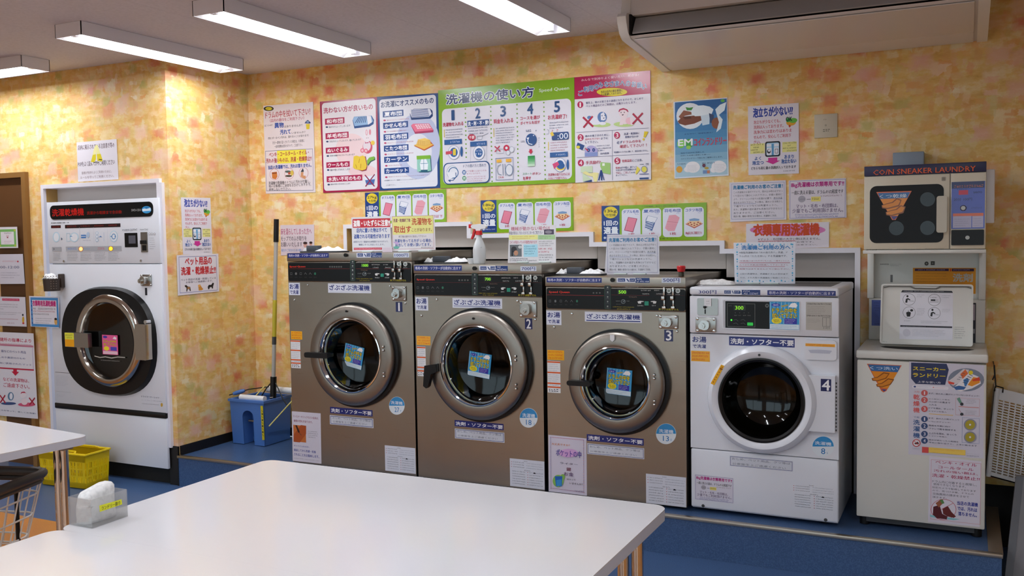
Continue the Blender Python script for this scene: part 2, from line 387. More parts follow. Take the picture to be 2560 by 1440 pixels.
# rear wall behind the camera: shop front with three large windows
g = G(); g.box(-8, 3.4, -7.6, -7.5, 0, .35); g.box(-8, 3.4, -7.6, -7.5, 2.3, H)
WXS = [(-7.6, -4.6), (-4.0, -1.0), (-.4, 2.6)]
xs = [-8]+[v for w in WXS for v in w]+[3.4]
for i in range(0, len(xs), 2): g.box(xs[i], xs[i+1], -7.6, -7.5, .35, 2.3)
st(g, 'wall_rear', PAINT)
for i, (a, b) in enumerate(WXS):
    g = G()
    for u in (a, (a+b)/2-.03, b-.06): g.box(u, u+.06, -7.58, -7.52, .35, 2.3)
    for w in (.35, 2.24): g.box(a, b, -7.57, -7.53, w, w+.06)
    f = st(g, 'window_%d' % (i+1), ALU)
    g = G(); g.box(a+.06, b-.06, -7.552, -7.548, .41, 2.24); st(g, 'pane', PANE, f)
g = G(); g.box(-30, 25, -40, -7.6, -.12, -.05); st(g, 'ground', mat('asphalt', '#6a6866', .9))
# dark service space behind the machines
g = G(); g.box(-2.76, .56, 1.35, 1.4, ZP, 1.7); g.box(-2.76, -2.71, .1, 1.35, ZP, 1.7); g.box(.47, .52, .1, 1.35, ZP, 1.7); g.box(-2.76, .52, .1, 1.4, 1.7, 1.74)
g.box(-2.76, .52, .1, 1.4, ZP-.02, ZP); st(g, 'wall_service', MBLK)
# platform
g = G(); g.box(XL, XP, YP, 0, 0, ZP-.003, mi=0); pf = st(g, 'floor_platform', [BLUE])
g = G(); g.box(XL, XP+.004, YP-.006, YP+.022, ZP-.014, ZP+.003, bev=.003); st(g, 'edge_strip', ALU, pf)
g = G(); g.box(XP-.05, XP+.006, YP+.022, 0, ZP-.012, ZP+.002, bev=.002); st(g, 'edge_strip', mat('dull_aluminium', '#8a7c6c', .5, .8), pf)
g = G(); g.box(-2.72, OPX[4], 0, .12, ZP-.05, ZP-.002); st(g, 'floor_opening', MBLK)
# black skirting
SK = mat('black_skirting', '#17130f', .45)
g = G(); g.box(XL, XL+.008, YP+.022, 0, ZP, .249); st(g, 'baseboard_left', SK)
g = G(); g.box(XL+.008, -2.71, -.008, 0, ZP, .249); st(g, 'baseboard_back', SK)
g = G(); g.box(DX1+.001, XL+.008, YD-.008, YD-.0002, 0, .249); g.box(-4.80, DX0-.03, YD-.008, YD, 0, .249); g.box(XL, XL+.008, YP-.004, YD, 0, .249); st(g, 'baseboard_front', SK)
g = G(); g.box(OPX[4], 3.4, -.008, 0, 0, .30); st(g, 'baseboard_right', MBLK)
# stepped white trim of the opening
def vtrim(g, x, z0, z1, y): g.box(x-.013, x+.013, y-.022, y+.1, z0, z1)
g = G(); w = .013
for i in range(4):
    g.box(OPX[i]-w, OPX[i+1]+w, -.022, .098, OPZ[i]-w, OPZ[i]+w)
for x, a, b in ((OPX[0], ZP, OPZ[0]-w), (OPX[1], OPZ[1]+w, OPZ[0]-w), (OPX[2], OPZ[2]+w, OPZ[1]-w), (OPX[3], OPZ[3]+w, OPZ[2]-w), (OPX[4], ZP, OPZ[3]-w)): vtrim(g, x, a, b, 0)
st(g, 'trim_1', TRIM)
# infill panels hanging behind the trim
pz = [onY(1130, 618, .08).z, onY(1400, 647, .08).z, onY(1650, 672, .08).z, onY(1950, 693.5, .08).z]
for i in range(4):
    g = G(); g.box(OPX[i]+.014 if i == 0 else OPX[i]+.001, OPX[i+1]-.001 if i < 3 else OPX[4]-.014, .078, .092, pz[i], OPZ[i]-.014); st(g, 'infill_panel', GREYP)
g = G(); g.box(OPX[0]+.0131, OPX[0]+.016, -.018, .077, ZP+.001, OPZ[0]-.014); st(g, 'reveal_panel', TAN)
# dryer opening trim
g = G(); g.box(DX0-w, DX1+w, YD-.022, YD+.1, DZ-w, DZ+w); vtrim(g, DX0, .2, DZ-w, YD); g.box(DX1-.012, DX1+.034, YD-.022, YD+.1, .24, DZ-w); st(g, 'trim_2', TRIM)
g = G(); g.box(DX0+.013, DX1-.013, YD+.085, YD+.095, 1.80, DZ-w); st(g, 'infill_panel', GREYP)
g = G(); g.box(DX0+.0131, DX0+.016, YD-.0, YD+.084, 1.82, DZ-w-.001); st(g, 'reveal_panel', TAN)
# brown door at the left edge
g = G(); g.box(-4.84, -4.80, YD-.03, YD+.1, 0, 2.03); g.box(-5.14, -4.84, YD-.03, YD+.1, 1.995, 2.03); dr = st(g, 'door_1', BROWN2)
g = G(); g.box(-5.14, -4.841, YD-.002, YD+.03, 0, 1.994); st(g, 'door_leaf', BROWN, dr)
# ------------------------------------------------------------------ ceiling lights
TUBE = mat('lit_tube', '#f6f8ff', .5, emit=TUBE_E); HOUS = mat('lamp_housing', '#ebebf2', .5); REFL = mat('lamp_reflector', '#f4f4f4', .4)
def lamp(cx, cy, along_x, label):
    L, Wd, z0 = 1.195, .195, H-.071
    t = thing('ceiling_light', label, 'light', (cx, cy, H), 'strip lights on the ceiling')
    M = Matrix.Translation((cx, cy, 0)) @ (Matrix.Rotation(math.pi/2, 4, 'Z') if along_x else Matrix())
    g = G(); h = Wd/2
    for s in (-1, 1): g.box(min(s*h, s*(h-.004)), max(s*h, s*(h-.004)), -L/2, L/2, z0, H-.001, M=M)
    for s in (-1, 1): g.box(-h, h, min(s*L/2, s*(L/2-.004)), max(s*L/2, s*(L/2-.004)), z0, H-.001, M=M)
    g.obj('housing', HOUS, t)
    g = G(); zt = H-.02
    for s in (-1, 1): g.prism([M @ V((s*(h-.005), -L/2+.005, z0+.002)), M @ V((s*.03, -L/2+.005, zt)), M @ V((s*.03, L/2-.005, zt)), M @ V((s*(h-.005), L/2-.005, z0+.002))], (0, 0, .003))
    g.box(-.03, .03, -L/2+.005, L/2-.005, zt, zt+.004, M=M)
    g.obj('reflector', REFL, t)
    g = G(); g.cyl(M @ V((0, -L/2+.05, z0+.03)), M @ V((0, L/2-.05, z0+.024)), .017, n=16); g.obj('tube', TUBE, t)
    g = G()
    for s in (-1, 1): g.box(-.016, .016, s*(L/2-.042)-.01, s*(L/2-.042)+.01, z0+.006, zt, M=M)
    g.obj('lamp_holder', HOUS, t)
    ld = bpy.data.lights.new('tube_light', 'AREA'); ld.shape = 'RECTANGLE'; ld.size = .05; ld.size_y = L-.12; ld.energy = LAMP_W; ld.color = LAMP_C
    lo = bpy.data.objects.new('tube_light', ld); COL.objects.link(lo); lo.matrix_world = M @ Matrix.Translation((0, 0, z0+.005))
lamp(-3.232, -1.045, False, 'strip light on the ceiling nearest the alcove corner')
lamp(-2.265, -1.053, False, 'strip light on the ceiling above the two paper notices, second from the alcove corner')
lamp(-1.022, -1.027, False, 'strip light on the ceiling beside the air conditioner')
lamp(-4.775, -1.118, True, 'strip light set crosswise above the tumble dryer')
for x, y in ((-4.6, -3.4), (-2.6, -3.4), (-.6, -3.4), (1.6, -3.4), (-4.6, -5.6), (-2.6, -5.6), (-.6, -5.6), (1.6, -5.6)):
    lamp(x, y, False, 'strip light over the %s, %s in its row' % ('white tables' if y > -5 else 'shop front', {-4.6: 'first', -2.6: 'second', -.6: 'third', 1.6: 'last'}[x]))
# ------------------------------------------------------------------ air conditioner
ac = thing('air_conditioner', 'long white ceiling air conditioner with a grey louvre against the wallpapered wall', 'air conditioner', (.235, -.37, 2.43))
AX0, AX1 = -.56, 1.035
pr = [(0, 2.43), (-.39, 2.462), (-.60, 2.477), (-.665, 2.483), (-.705, 2.507), (-.73, 2.55), (-.738, 2.58), (-.72, 2.597), (-.68, 2.606), (-.66, H-.002), (0, H-.002)]
def acprof(x, f=1, skip=None): return [V((x, y, z)) for y, z in pr]
for a, b in ((AX0, AX0+.045), (AX1-.045, AX1)):
    g = G(); g.prism(acprof(a), (b-a, 0, 0)); o = g.obj('end_cap', mat('ac_end_cap', '#efeee8', .35), ac)
body = [(0, 2.437), (-.39, 2.468), (-.60, 2.483), (-.664, 2.489), (-.675, 2.497), (-.58, 2.50), (-.58, 2.595), (-.668, 2.595), (-.66, H-.004), (0, H-.004)]
g = G(); g.prism([V((AX0+.045, y, z)) for y, z in body], (AX1-AX0-.09, 0, 0)); g.obj('body', mat('ac_body', '#e6e2de', .45), ac)
g = G(); g.box(AX0+.047, AX1-.047, -.5805, -.5795, 2.501, 2.594); g.box(AX0+.045, AX0+.055, -.69, -.58, 2.50, 2.597); g.box(AX1-.055, AX1-.045, -.69, -.58, 2.50, 2.597); g.obj('outlet', MBLK, ac)
g = G(); g.prism([V((AX0+.06, -.688, 2.508)), V((AX0+.06, -.684, 2.503)), V((AX0+.06, -.63, 2.585)), V((AX0+.06, -.636, 2.588))], (AX1-AX0-.12, 0, 0)); g.obj('louvre_flap', mat('ac_flap', '#a09e9c', .5), ac)
g = G(); g.prism([V((AX0+.06, -.655, 2.484)), V((AX0+.06, -.655, 2.480)), V((AX0+.06, -.20, 2.443)), V((AX0+.06, -.20, 2.448))], (AX1-AX0-.12, 0, 0)); g.obj('intake_panel', mat('ac_intake', '#e2ddd8', .25), ac)
g = G(); g.prism([V((AX0+.06, -.192, 2.448)), V((AX0+.06, -.192, 2.4455)), V((AX0+.06, -.01, 2.431)), V((AX0+.06, -.01, 2.434))], (AX1-AX0-.12, 0, 0)); g.obj('rear_panel', mat('ac_body', '#d8d2ca', .45), ac)
# ------------------------------------------------------------------ coin washers
def uvring(name, cx, cz, prof, m, par, n=64, mi=0, y0=0):
    g = G(); g.lathe(prof, (cx, y0, cz), (0, -1, 0), n); return g.obj(name, m, par)
def door_circle(px):
    """centre and radius from four rim points on the door's plane"""
    (t, b, l, r), y = px
    T, B, Lf, Rt = (onY(*p, y) for p in (t, b, l, r))
    return (Lf.x+Rt.x)/2, (T.z+B.z)/2, ((Rt.x-Lf.x)+(T.z-B.z))/4
NAVY = '#1c2a78'
def sticker(P, parent, name, z, draw, col=None, rc=None, gloss=True, n=(0, -1, 0)):
    s = Sheet(P, n, gloss=gloss).z(*z)
    if rc: s.rect(col, *rc, th=.0006)
    draw(s); return s.build(name, parent=parent)
LOCKC = mat('lock_steel', '#c4c4c0', .22, 1)
def hollow(x0, x1, y0, y1, z0, z1, th=.006):
    g = G(); g.box(x0, x0+th, y0, y1, z0, z1); g.box(x1-th, x1, y0, y1, z0, z1); g.box(x0+th, x1-th, y0, y1, z1-th, z1); g.box(x0+th, x1-th, y0, y1, z0, z0+th); g.box(x0+th, x1-th, y1-th, y1, z0+th, z1-th); return g
def holed(x0, x1, z0, z1, cx, cz, r, y, dep):
    # a plate with a round hole: outline points on the rectangle share the angles of the circle
    g = G(); o, i_ = [], []; angs = sorted([2*math.pi*k/64 for k in range(64)]+[math.atan2(zc-cz, xc-cx) % (2*math.pi) for xc in (x0, x1) for zc in (z0, z1)])
    for a in angs:
        c, s_ = math.cos(a), math.sin(a); k = min(((x1-cx) if c > 0 else (x0-cx))/c if abs(c) > 1e-9 else 1e9, ((z1-cz) if s_ > 0 else (z0-cz))/s_ if abs(s_) > 1e-9 else 1e9)
        o.append(V((cx+c*k, y, cz+s_*k))); i_.append(V((cx+c*r, y, cz+s_*r)))
    return g.ring(o, i_, (0, dep, 0))
def coin_lock(par, x, z, y, w, h):
    g = G(); g.box(x-w/2, x+w/2, y-.008, y, z-h/2, z+h/2, bev=.003); p = g.obj('coin_lock', mat('zinc_plate', '#a8a8a4', .3, 1), par)
    g = G(); g.prism(rrect(x-w*.22, z-h*.32, x+w*.24, z+h*.34, w*.2, y-.04), (0, .034, 0)); g.obj('lock_hood', LOCKC, p)
    g = G(); g.cyl((x-w*.1, y-.052, z-h*.05), (x-w*.1, y-.039, z-h*.05), w*.15); g.cyl((x-w*.1, y-.056, z-h*.05), (x-w*.1, y-.051, z-h*.05), w*.07); g.obj('lock_barrel', LOCKC, p)
    for a in (-1, 1):
        for b in (-1, 1):
            g = G(); g.lathe([(0, .013), (.006, .011), (.008, .007)], (x+a*w*.4, y, z+b*h*.4), (0, -1, 0), 12); g.obj('bolt', CHROME, p)
def drum_sign(par, c4, y, base='#3aa0d8', dots='#1878b0', tilt=True):
    """the square blue reminder stuck on a door glass"""
    T, Rr, B, Lf = (onY(*p, y) for p in c4)
    u = (Rr-T).normalized() if tilt else V((1, 0, 0))
    s = Sheet(T, (0, -1, 0), u, gloss=True); w = (Rr-T).length; h = (Lf-T).length
    s.base = [(0, 0), (w, 0), (w, -h), (0, -h)]; s.col, s.th = base, .0008; s.norm()
    for i in range(8):
        s.l('#bfe4f4', 14, (30+i*125, 20), (10+i*120, 790))
    s.q('#d8eaf6', 10, 815, 990, 990); s.rr('#eef6fa', 60, 140, 940, 800, 60) if False else None
    s.p('#ffffff', (640, 190), (720, 60), (860, 30), (940, 120), (900, 210)); s.e('#3848b8', 210, 120, 150, 60); s.s_('#ffffff', 100, 95, 320, 150)
    s.p('#b8a860', (370, 150), (600, 90), (650, 130), (430, 200))
    s.t('ドラムの中を', '#f0d818', 90, 230, 920, 400, .03, out='#101010'); s.t('拭いて下さい', '#f0d818', 90, 420, 920, 590, .03, out='#101010')
    s.e('#f4e428', 240, 690, 170, 110); s.s_('#282020', 130, 640, 350, 690); s.s_('#282020', 150, 700, 340, 750)
    s.q('#3030a8', 500, 600, 920, 800); s.lines('#e8d8f0', 530, 620, 890, 790, 3); s.lines('#5898c0', 60, 850, 940, 970, 2, .4)
    return s.build('drum_reminder_sign', parent=par)
def info_sheet(P, par, z, a, b, bg=True):
    s = Sheet(P).z(*z)
    if bg: s.rect('#d6d8e2', *a, *b, th=.0006)
    else: s.base = None
    o, e = s.m(*a), s.m(*b); s.nm = ((o[0], o[1]), e[0]-o[0], o[1]-e[1])
    s.s_('#404050', 400, 40, 520, 75)
    for k in range(3): s.e('#c86070', 50, 120+k*85, 12, 12, 8); s.s_('#606070', 90, 100+k*85, 420, 135+k*85); s.s_('#8890a0', 480, 110+k*85, 960, 140+k*85)
    s.s_('#404050', 420, 370, 600, 405)
    for k in range(6): s.s_('#505868', 70, 430+k*88, 440, 465+k*88); s.s_('#606878', 560, 430+k*88, 950, 465+k*88); s.e('#c86070', 520, 450+k*88, 12, 12, 8)
    s.p('#303038', (680, 470), (700, 420), (740, 430), (750, 470))
    return s.build('instruction_label', parent=par)
def no_diaper(P, par, z, nv, nt, wh, l1, l2):
    if nv: sticker(P, par, 'detergent_label', z, lambda s: s.t('洗剤・ソフター不要', '#f4f4f8', *nt, .035), NAVY, nv)
    def d(s):
        s.fr('#404a88', 4, wh[0]+8, wh[1]+8, wh[2]-8, wh[3]-8); s.t('おしめ、ペット用品、クツ等は', '#6a6e84', *l1, .008); s.t('公衆衛生上ご遠慮ください', '#6a6e84', *l2, .008)
    sticker(P, par, 'hygiene_label', z, d, '#d2d6e0', wh)
def badge(P, par, z, c, r, jt, num, nt):
    s = Sheet(P, gloss=True).z(*z)
    s.base = [s.m(c[0]+r[0]*math.cos(a*math.pi/16), c[1]-r[1]*math.sin(a*math.pi/16)) for a in range(32)]; s.col, s.th = '#dfe8ee', .0006
    s.e('#2f8fcc', c[0], c[1], r[0]*.97, r[1]*.97, 20, 180, 360); s.t('洗濯機', '#eef4f8', *jt, .02); s.t(num, '#2878b8', *nt, .01)
    s.s_('#5898c8', nt[2]+r[0]*.12, nt[3]-r[1]*.25, nt[2]+r[0]*.35, nt[3])
    return s.build('capacity_badge', parent=par)
def warn_strip(P, par, z0, orange, strip_px):
    def d(s):
        s.norm()
        for k in range(3): s.s_('#d03818', 60, 90+k*310, 940, 270+k*310)
    sticker(P, par, 'door_warning_label', z0, d, '#eeaa18', orange)
    s = Sheet(P).z(0, 0, 1); s.rect('#e2e2e4', *strip_px[0], *strip_px[1], th=.0006); s.norm()
    for y in (10, 340, 680, 800): s.q('#d85820', 0, y, 1000, y+45)
    s.lines('#8088a0', 60, 70, 940, 330, 4, .4); s.lines('#8088a0', 60, 400, 940, 660, 4, .4); s.s_('#8088a0', 60, 730, 940, 780); s.s_('#282838', 80, 870, 900, 970)
    s.build('caution_label', parent=par)
def panel_print(P, par, z, d):
    """print, coins and slots on a black control panel; d holds measured spots"""
    s = Sheet(P, gloss=True).z(*z)
    x0, y0, x1, y1 = d['panel']; W = x1-x0; Hh = y1-y0; ry = d['red']
    s.q('#7a1c1c', x0+8, ry-2, d['col'][0]-6, ry+2); s.q('#7a1c1c', d['col'][2]+6, ry-2, x0+W*.74, ry+2); s.q('#7a1c1c', x0+W*.78, ry-2, x1-8, ry+2)
    s.t('Speed Queen', '#d83020', *d['sq'], .03)
    cx0, cx1, cy = d['dots'][:3]
    for k in range(d['dots'][3]): s.e('#5c5c58', cx0+(cx1-cx0)*k/max(1, d['dots'][3]-1), cy, 10)
    for k in range(6):
        xx = x0+W*(.025+.039*k); yy = y0+Hh*.63
        c = '#2a6a50' if k == 5 else '#6a6c6c'
        if k in (0, 2): s.fr(c, 3, xx-12, yy-14, xx+12, yy+14)
        elif k in (1, 5): s.e(c, xx, yy, 12, 16)
        else: s.l(c, 4, (xx-14, yy+8), (xx-2, yy-12), (xx+14, yy+10))
        s.s_('#505250', xx-16, yy+38, xx+16, yy+48)
    a, b, c2, e2 = d['col']; s.rr('#1f4a30', a, b, c2, e2, 14); s.rr('#15171a', a+4, b+4, c2-4, e2-4, 11)
    for k in range(5):
        yy = b+(e2-b)*(.1+.2*k); xm = (a+c2)/2; s.e('#8a9088', xm, yy-6, 9, 9); s.q('#6a706c', xm-14, yy+12, xm+14, yy+15)
    s.q('#22301c', d['lcd'][0]-12, d['lcd'][1]-8, d['lcd'][2]+12, d['lcd'][3]+8)
    s.t(d['num'], mat('lcd_green', '#7fd018', .4, emit=.9), *d['lcd'], .02)
    xr = lambda f: x0+W*f; yr = lambda f: y0+Hh*f
    s.s_('#b8b8b4', xr(.565), yr(.08), xr(.665), yr(.14)); s.s_('#4a7a5a', xr(.69), yr(.06), xr(.82), yr(.1)); s.s_('#8a8c8a', xr(.83), yr(.06), xr(.99), yr(.1))
    for fx, fy, fw in ((.68, .21, .07), (.775, .21, .04), (.69, .335, .05), (.79, .335, .05)): s.s_('#c8c8c4', xr(fx), yr(fy), xr(fx+fw), yr(fy+.05))
    s.s_('#8a6a5a', xr(.59), yr(.45), xr(.65), yr(.5))
    dx, dy, r = d['dial']; s.e('#70787a', dx, dy, r, r); s.e('#1a1c1e', dx, dy, r*.78, r*.78); s.l('#c0c4c4', 4, (dx, dy), (dx+r*.6, dy-r*.3))
    s.s_('#90948f', dx-r*3.3, dy-12, dx-r*1.4, dy); s.s_('#90948f', dx+r*1.4, dy-12, dx+r*3, dy); s.s_('#60645f', dx-r*3.2, dy+r, dx-r*1, dy+r+12)
    bx = d['btn']; s.q('#1f8a70', *bx)
    for q_, m_ in ((d['hl'], 1), (d['hr'], -1)):
        X0, Y0, X1, Y1 = q_; f = (lambda t: X0+(X1-X0)*t) if m_ > 0 else (lambda t: X1-(X1-X0)*t)
        s.p('#d4d6d4', (f(0), Y0+8), (f(.4), Y0), (f(1), Y0+4), (f(1), Y0+12), (f(.6), Y0+14), (f(.6), Y1), (f(.15), Y1)); s.s_('#c8ccc8', X0, Y1+16, X1, Y1+32)
    s.t('おつりは出ません', '#d8c81c', *d['yt'], .02); s.s_('#b8a818', *d['y1']); s.s_('#b8a818', *d['y2'])
    for c_ in d['coins']:
        s.e('#c4cac8', *c_); s.e('#8a9490', c_[0], c_[1], c_[2]*.62); s.s_('#303434', c_[0]-c_[2]*.4, c_[1]-6, c_[0]+c_[2]*.45, c_[1]+8); s.s_('#b8b8b4', c_[0]-c_[2], c_[1]+c_[2]+8, c_[0]+c_[2], c_[1]+c_[2]+22)
    s.build('panel_print', parent=par)
    for c_ in d['coins']:
        a_ = on(z[0]+(c_[0]-c_[2]*1.9)/z[2], z[1]+(c_[1]+c_[2]*.2)/z[2], V(P), V((0, 1, 0))); k = .011
        g = G(); g.box(a_.x-.005, a_.x+.005, P[1]-.012, P[1], a_.z-.02, a_.z+.02, bev=.003); g.box(a_.x-.012, a_.x+.006, P[1]-.022, P[1], a_.z-.042, a_.z-.022, bev=.004)
        g.box(a_.x-.004, a_.x+.004, P[1]-.008, P[1], a_.z-.072, a_.z-.042, bev=.002); g.box(a_.x-.010, a_.x+.009, P[1]-.014, P[1], a_.z-.086, a_.z-.072, bev=.003); g.obj('coin_slot', LOCKC, par)
def washer(x0, x1, ztop, za, z, z2, d, label):
    P = (0, YM-.0005, 0); zb = ZP+.015
    t = thing('coin_washer', label, 'washing machine', ((x0+x1)/2, -.2, ZP), 'stainless steel coin washers')
    zs = ztop-.052
    hollow(x0+.012, x1-.012, YM+.03, .75, zb-.012, zs).obj('body', mat('grey_side_panel', '#4a4845', .5, .3), t)
    cx, cz, R = door_circle((d['ring'], YM-.05)); ix, iz, r = door_circle((d['glass'], YM-.045)); r = min(r, R*.76)
    fp = holed(x0, x1, zb, za, cx, cz, r*1.02, YM, .03).obj('front_panel', STEEL, t)
    g = G(); g.box(x0-.002, x1+.002, YM-.006, .74, zs+.002, ztop, bev=.004); g.obj('top_cover', mat('top_steel', '#a09a90', .35, 1), t)
    g = G(); g.box(x0, x1, YM-.002, YM+.03, za, zs, bev=.003); g.obj('panel_frame', mat('panel_frame_steel', '#8a857c', .35, 1), t)
    q = d['panel']; a, b = onY(z[0]+q[0]/z[2], z[1]+q[1]/z[2], YM-.005), onY(z[0]+q[2]/z[2], z[1]+q[3]/z[2], YM-.005)
    g = G(); g.prism(rrect(a.x, max(b.z, za+.004), b.x, min(a.z, zs-.006), .012, YM-.006), (0, .006, 0)); cp = g.obj('control_panel', PANEL, t)
    panel_print((0, YM-.0062, 0), cp, z, d)
    for fx in (.12, .88):
        g = G(); g.box(x0+(x1-x0)*fx-.03, x0+(x1-x0)*fx+.03, YM+.06, YM+.12, ZP, zb); g.obj('foot', BLK, t)
    # door
    g = G(); g.lathe([(R+.012, 0), (R+.012, .02), (R*.9, .024), (r, .02), (r*.97, -.02), (r*.97, 0)], (cx+.006, YM, cz), (0, -1, 0), 72); g.obj('gasket', BLK, t)
    g = G(); g.lathe([(R-.006, .012), (R, .026), (R-.002, .038), (R-.008, .046), (R-.016, .050), (R*.9, .053), (r+.016, .058), (r+.006, .056), (r-.002, .044), (r-.004, .01), (r, .005)], (cx, YM, cz), (0, -1, 0), 96); dring = g.obj('door_ring', RING, t)
    g = G(); g.lathe([(r-.003, .048), (r+.004, .056), (r-.002, .058), (r-.016, .04), (r-.02, .0), (r-.016, -.01)], (cx, YM, cz), (0, -1, 0), 96); g.obj('inner_rim', CHROME, dring)
    g = G(); g.lathe([(r-.018, .01), (r*.86, -.03), (r*.80, -.055), (r*.55, -.066), (0, -.07)], (cx, YM, cz), (0, -1, 0), 64); dg = g.obj('door_glass', GLASS, t)
    g = G(); g.lathe([(r*1.0, -.02), (r*.99, -.16), (r*.97, -.36), (0, -.37)], (cx, YM, cz), (0, -1, 0), 48)
    for k in range(3):
        an = k*2.094+.4; g.box(-.02, .02, YM+.1, YM+.34, r*.72, r*.97, bev=.01, M=Matrix.Translation((cx, 0, cz)) @ Matrix.Rotation(an, 4, 'Y'))
    g.obj('drum', DARKIN, t)
    drum_sign(dg, d['sign'], YM+.0635)
    # door hardware
    for fx in ((.83, .30), (.83, .20), (.83, -.42), (.83, -.52)):
        g = G(); g.lathe([(0, .012), (.005, .010), (.007, .004)], (cx+R*fx[0]*.98, YM-.056, cz+R*fx[1]*.7), (0, -1, 0), 12); g.obj('rivet', CHROME, dring)
    g = G()
    if d['handle'][0] == 'h':
        A, B = onY(*d['handle'][1], YM-.075), onY(*d['handle'][2], YM-.075); g.prism(rrect(A.x, B.z, B.x, A.z, .012, YM-.09), (0, .03, 0)); g.box(B.x-.06, B.x-.005, YM-.07, YM-.02, B.z+.005, A.z-.005, bev=.004)
    else:
        A, B = onY(*d['handle'][1], YM-.075), onY(*d['handle'][2], YM-.075); w_ = .02
        g.prism([(A.x-w_, YM-.09, A.z), (A.x+w_*2.6, YM-.09, A.z+.012), (A.x+w_*2.8, YM-.09, A.z-.03), (A.x+w_, YM-.09, A.z-.045), (B.x+w_*.9, YM-.09, B.z+.01), (B.x+w_*.3, YM-.09, B.z), (B.x-w_*.6, YM-.09, B.z+.012)], (0, .03, 0)); g.box(A.x+.01, A.x+.045, YM-.07, YM-.02, A.z-.025, A.z+.005, bev=.004)
    g.obj('door_handle', BLK, dring)
    # stickers and fittings
    def k1(s):
        s.t('専用の洗剤・ソフターが自動的に出ます', '#dcdcf0', d['strip'][0]+12, d['strip'][1]+12, d['strip'][2]-12, d['strip'][3]-12, .012)
    TP = (0, YM-.0065, 0)
    sticker(TP, t, 'detergent_strip', z, k1, NAVY, d['strip'])
    o = onY(z[0]+d['knob'][0]/z[2], z[1]+d['knob'][1]/z[2], YM); g = G(); g.cyl((o.x, YM-.018, o.z), (o.x, YM-.004, o.z), .0105); g.obj('cover_lock', BLK, t)
    def k2(s):
        s.norm(); s.q('#28407c', 40, 130, 260, 800); s.s_('#dfe6f4', 60, 300, 240, 640); s.p('#28407c', (290, 200), (330, 200), (400, 800), (350, 800)); s.q('#28407c', 400, 130, 560, 800); s.s_('#dfe6f4', 420, 300, 550, 640)
        s.q('#1c3878', 575, 0, 1000, 1000); s.p('#dfe6f4', (570, 400), (600, 500), (570, 640)); s.s_('#e8ecf8', 610, 100, 760, 420); s.s_('#e8ecf8', 610, 560, 980, 900)
    sticker(TP, t, 'reclose_label', z, k2, '#d8dcea', d['rec'])
    yr_ = d['yen']; sticker(TP, t, 'price_label', z, lambda s: s.t(d['price'], NAVY, yr_[0]+(yr_[2]-yr_[0])*.08, yr_[1]+8, yr_[2]-(yr_[2]-yr_[0])*.08, yr_[3]-8, .02), '#c8d0e0', yr_)
    h = d['hot']; sticker(P, t, 'hot_water_label', z, lambda s: (s.t('お湯', NAVY, *d['hot1'], .035), s.t('で洗濯', NAVY, *d['hot2'], .03)), '#d8dcea', h)
    sticker(P, t, 'machine_name_label', z, lambda s: (s.t('ざぶざぶ洗濯機', NAVY, *d['zb1'], .035), s.q(NAVY, *d['zb2'])), '#d8dcea', d['zab'])
    c = d['plate']; a, b = onY(z[0]+c[0]/z[2], z[1]+c[1]/z[2], YM), onY(z[0]+c[2]/z[2], z[1]+c[3]/z[2], YM); coin_lock(t, (a.x+b.x)/2, (a.z+b.z)/2, YM, b.x-a.x, a.z-b.z)
    sticker(P, t, 'number_plate', z, lambda s: (s.norm(), s.t(d['no'], '#f0f0f4', 220 if d['no'] != '1' else 380, 80, 800 if d['no'] != '1' else 600, 920, .03 if d['no'] != '1' else .015)), '#20265c', d['num_r'])
    for sx, sy in d['screws']:
        o = onY(z[0]+sx/z[2], z[1]+sy/z[2], YM); g = G(); g.lathe([(0, .007), (.005, .006), (.007, 0)], (o.x, YM, o.z), (0, -1, 0), 12); g.obj('screw', CHROME, fp)
    o = onY(z[0]+d['emb'][0]/z[2], z[1]+d['emb'][1]/z[2], YM-.06)
    g = G()
    if d['no'] == '3': g.prism([(o.x-.012, YM-.062, o.z+.016), (o.x+.012, YM-.062, o.z+.016), (o.x+.012, YM-.062, o.z-.008), (o.x, YM-.062, o.z-.018), (o.x-.012, YM-.062, o.z-.008)], (0, .004, 0)); g.obj('door_mark', WPLAST, dring)
    else: g.cyl((o.x, YM-.063, o.z), (o.x, YM-.058, o.z), .006, n=10); g.obj('door_mark', BLK, dring)
    warn_strip(P, t, z, d['orange'], d['cstrip'])
    badge(P, t, z2, *d['badge']); no_diaper(P, t, z2, *d['dia']); info_sheet(P, t, z2, *d['info'])
    return t
zL, zL2, zM, zM2, zN, zN2 = (700, 540, 4.8), (700, 840, 4), (1020, 640, 4.8), (1020, 920, 4.236), (1350, 660, 4.8), (1350, 940, 4.236)
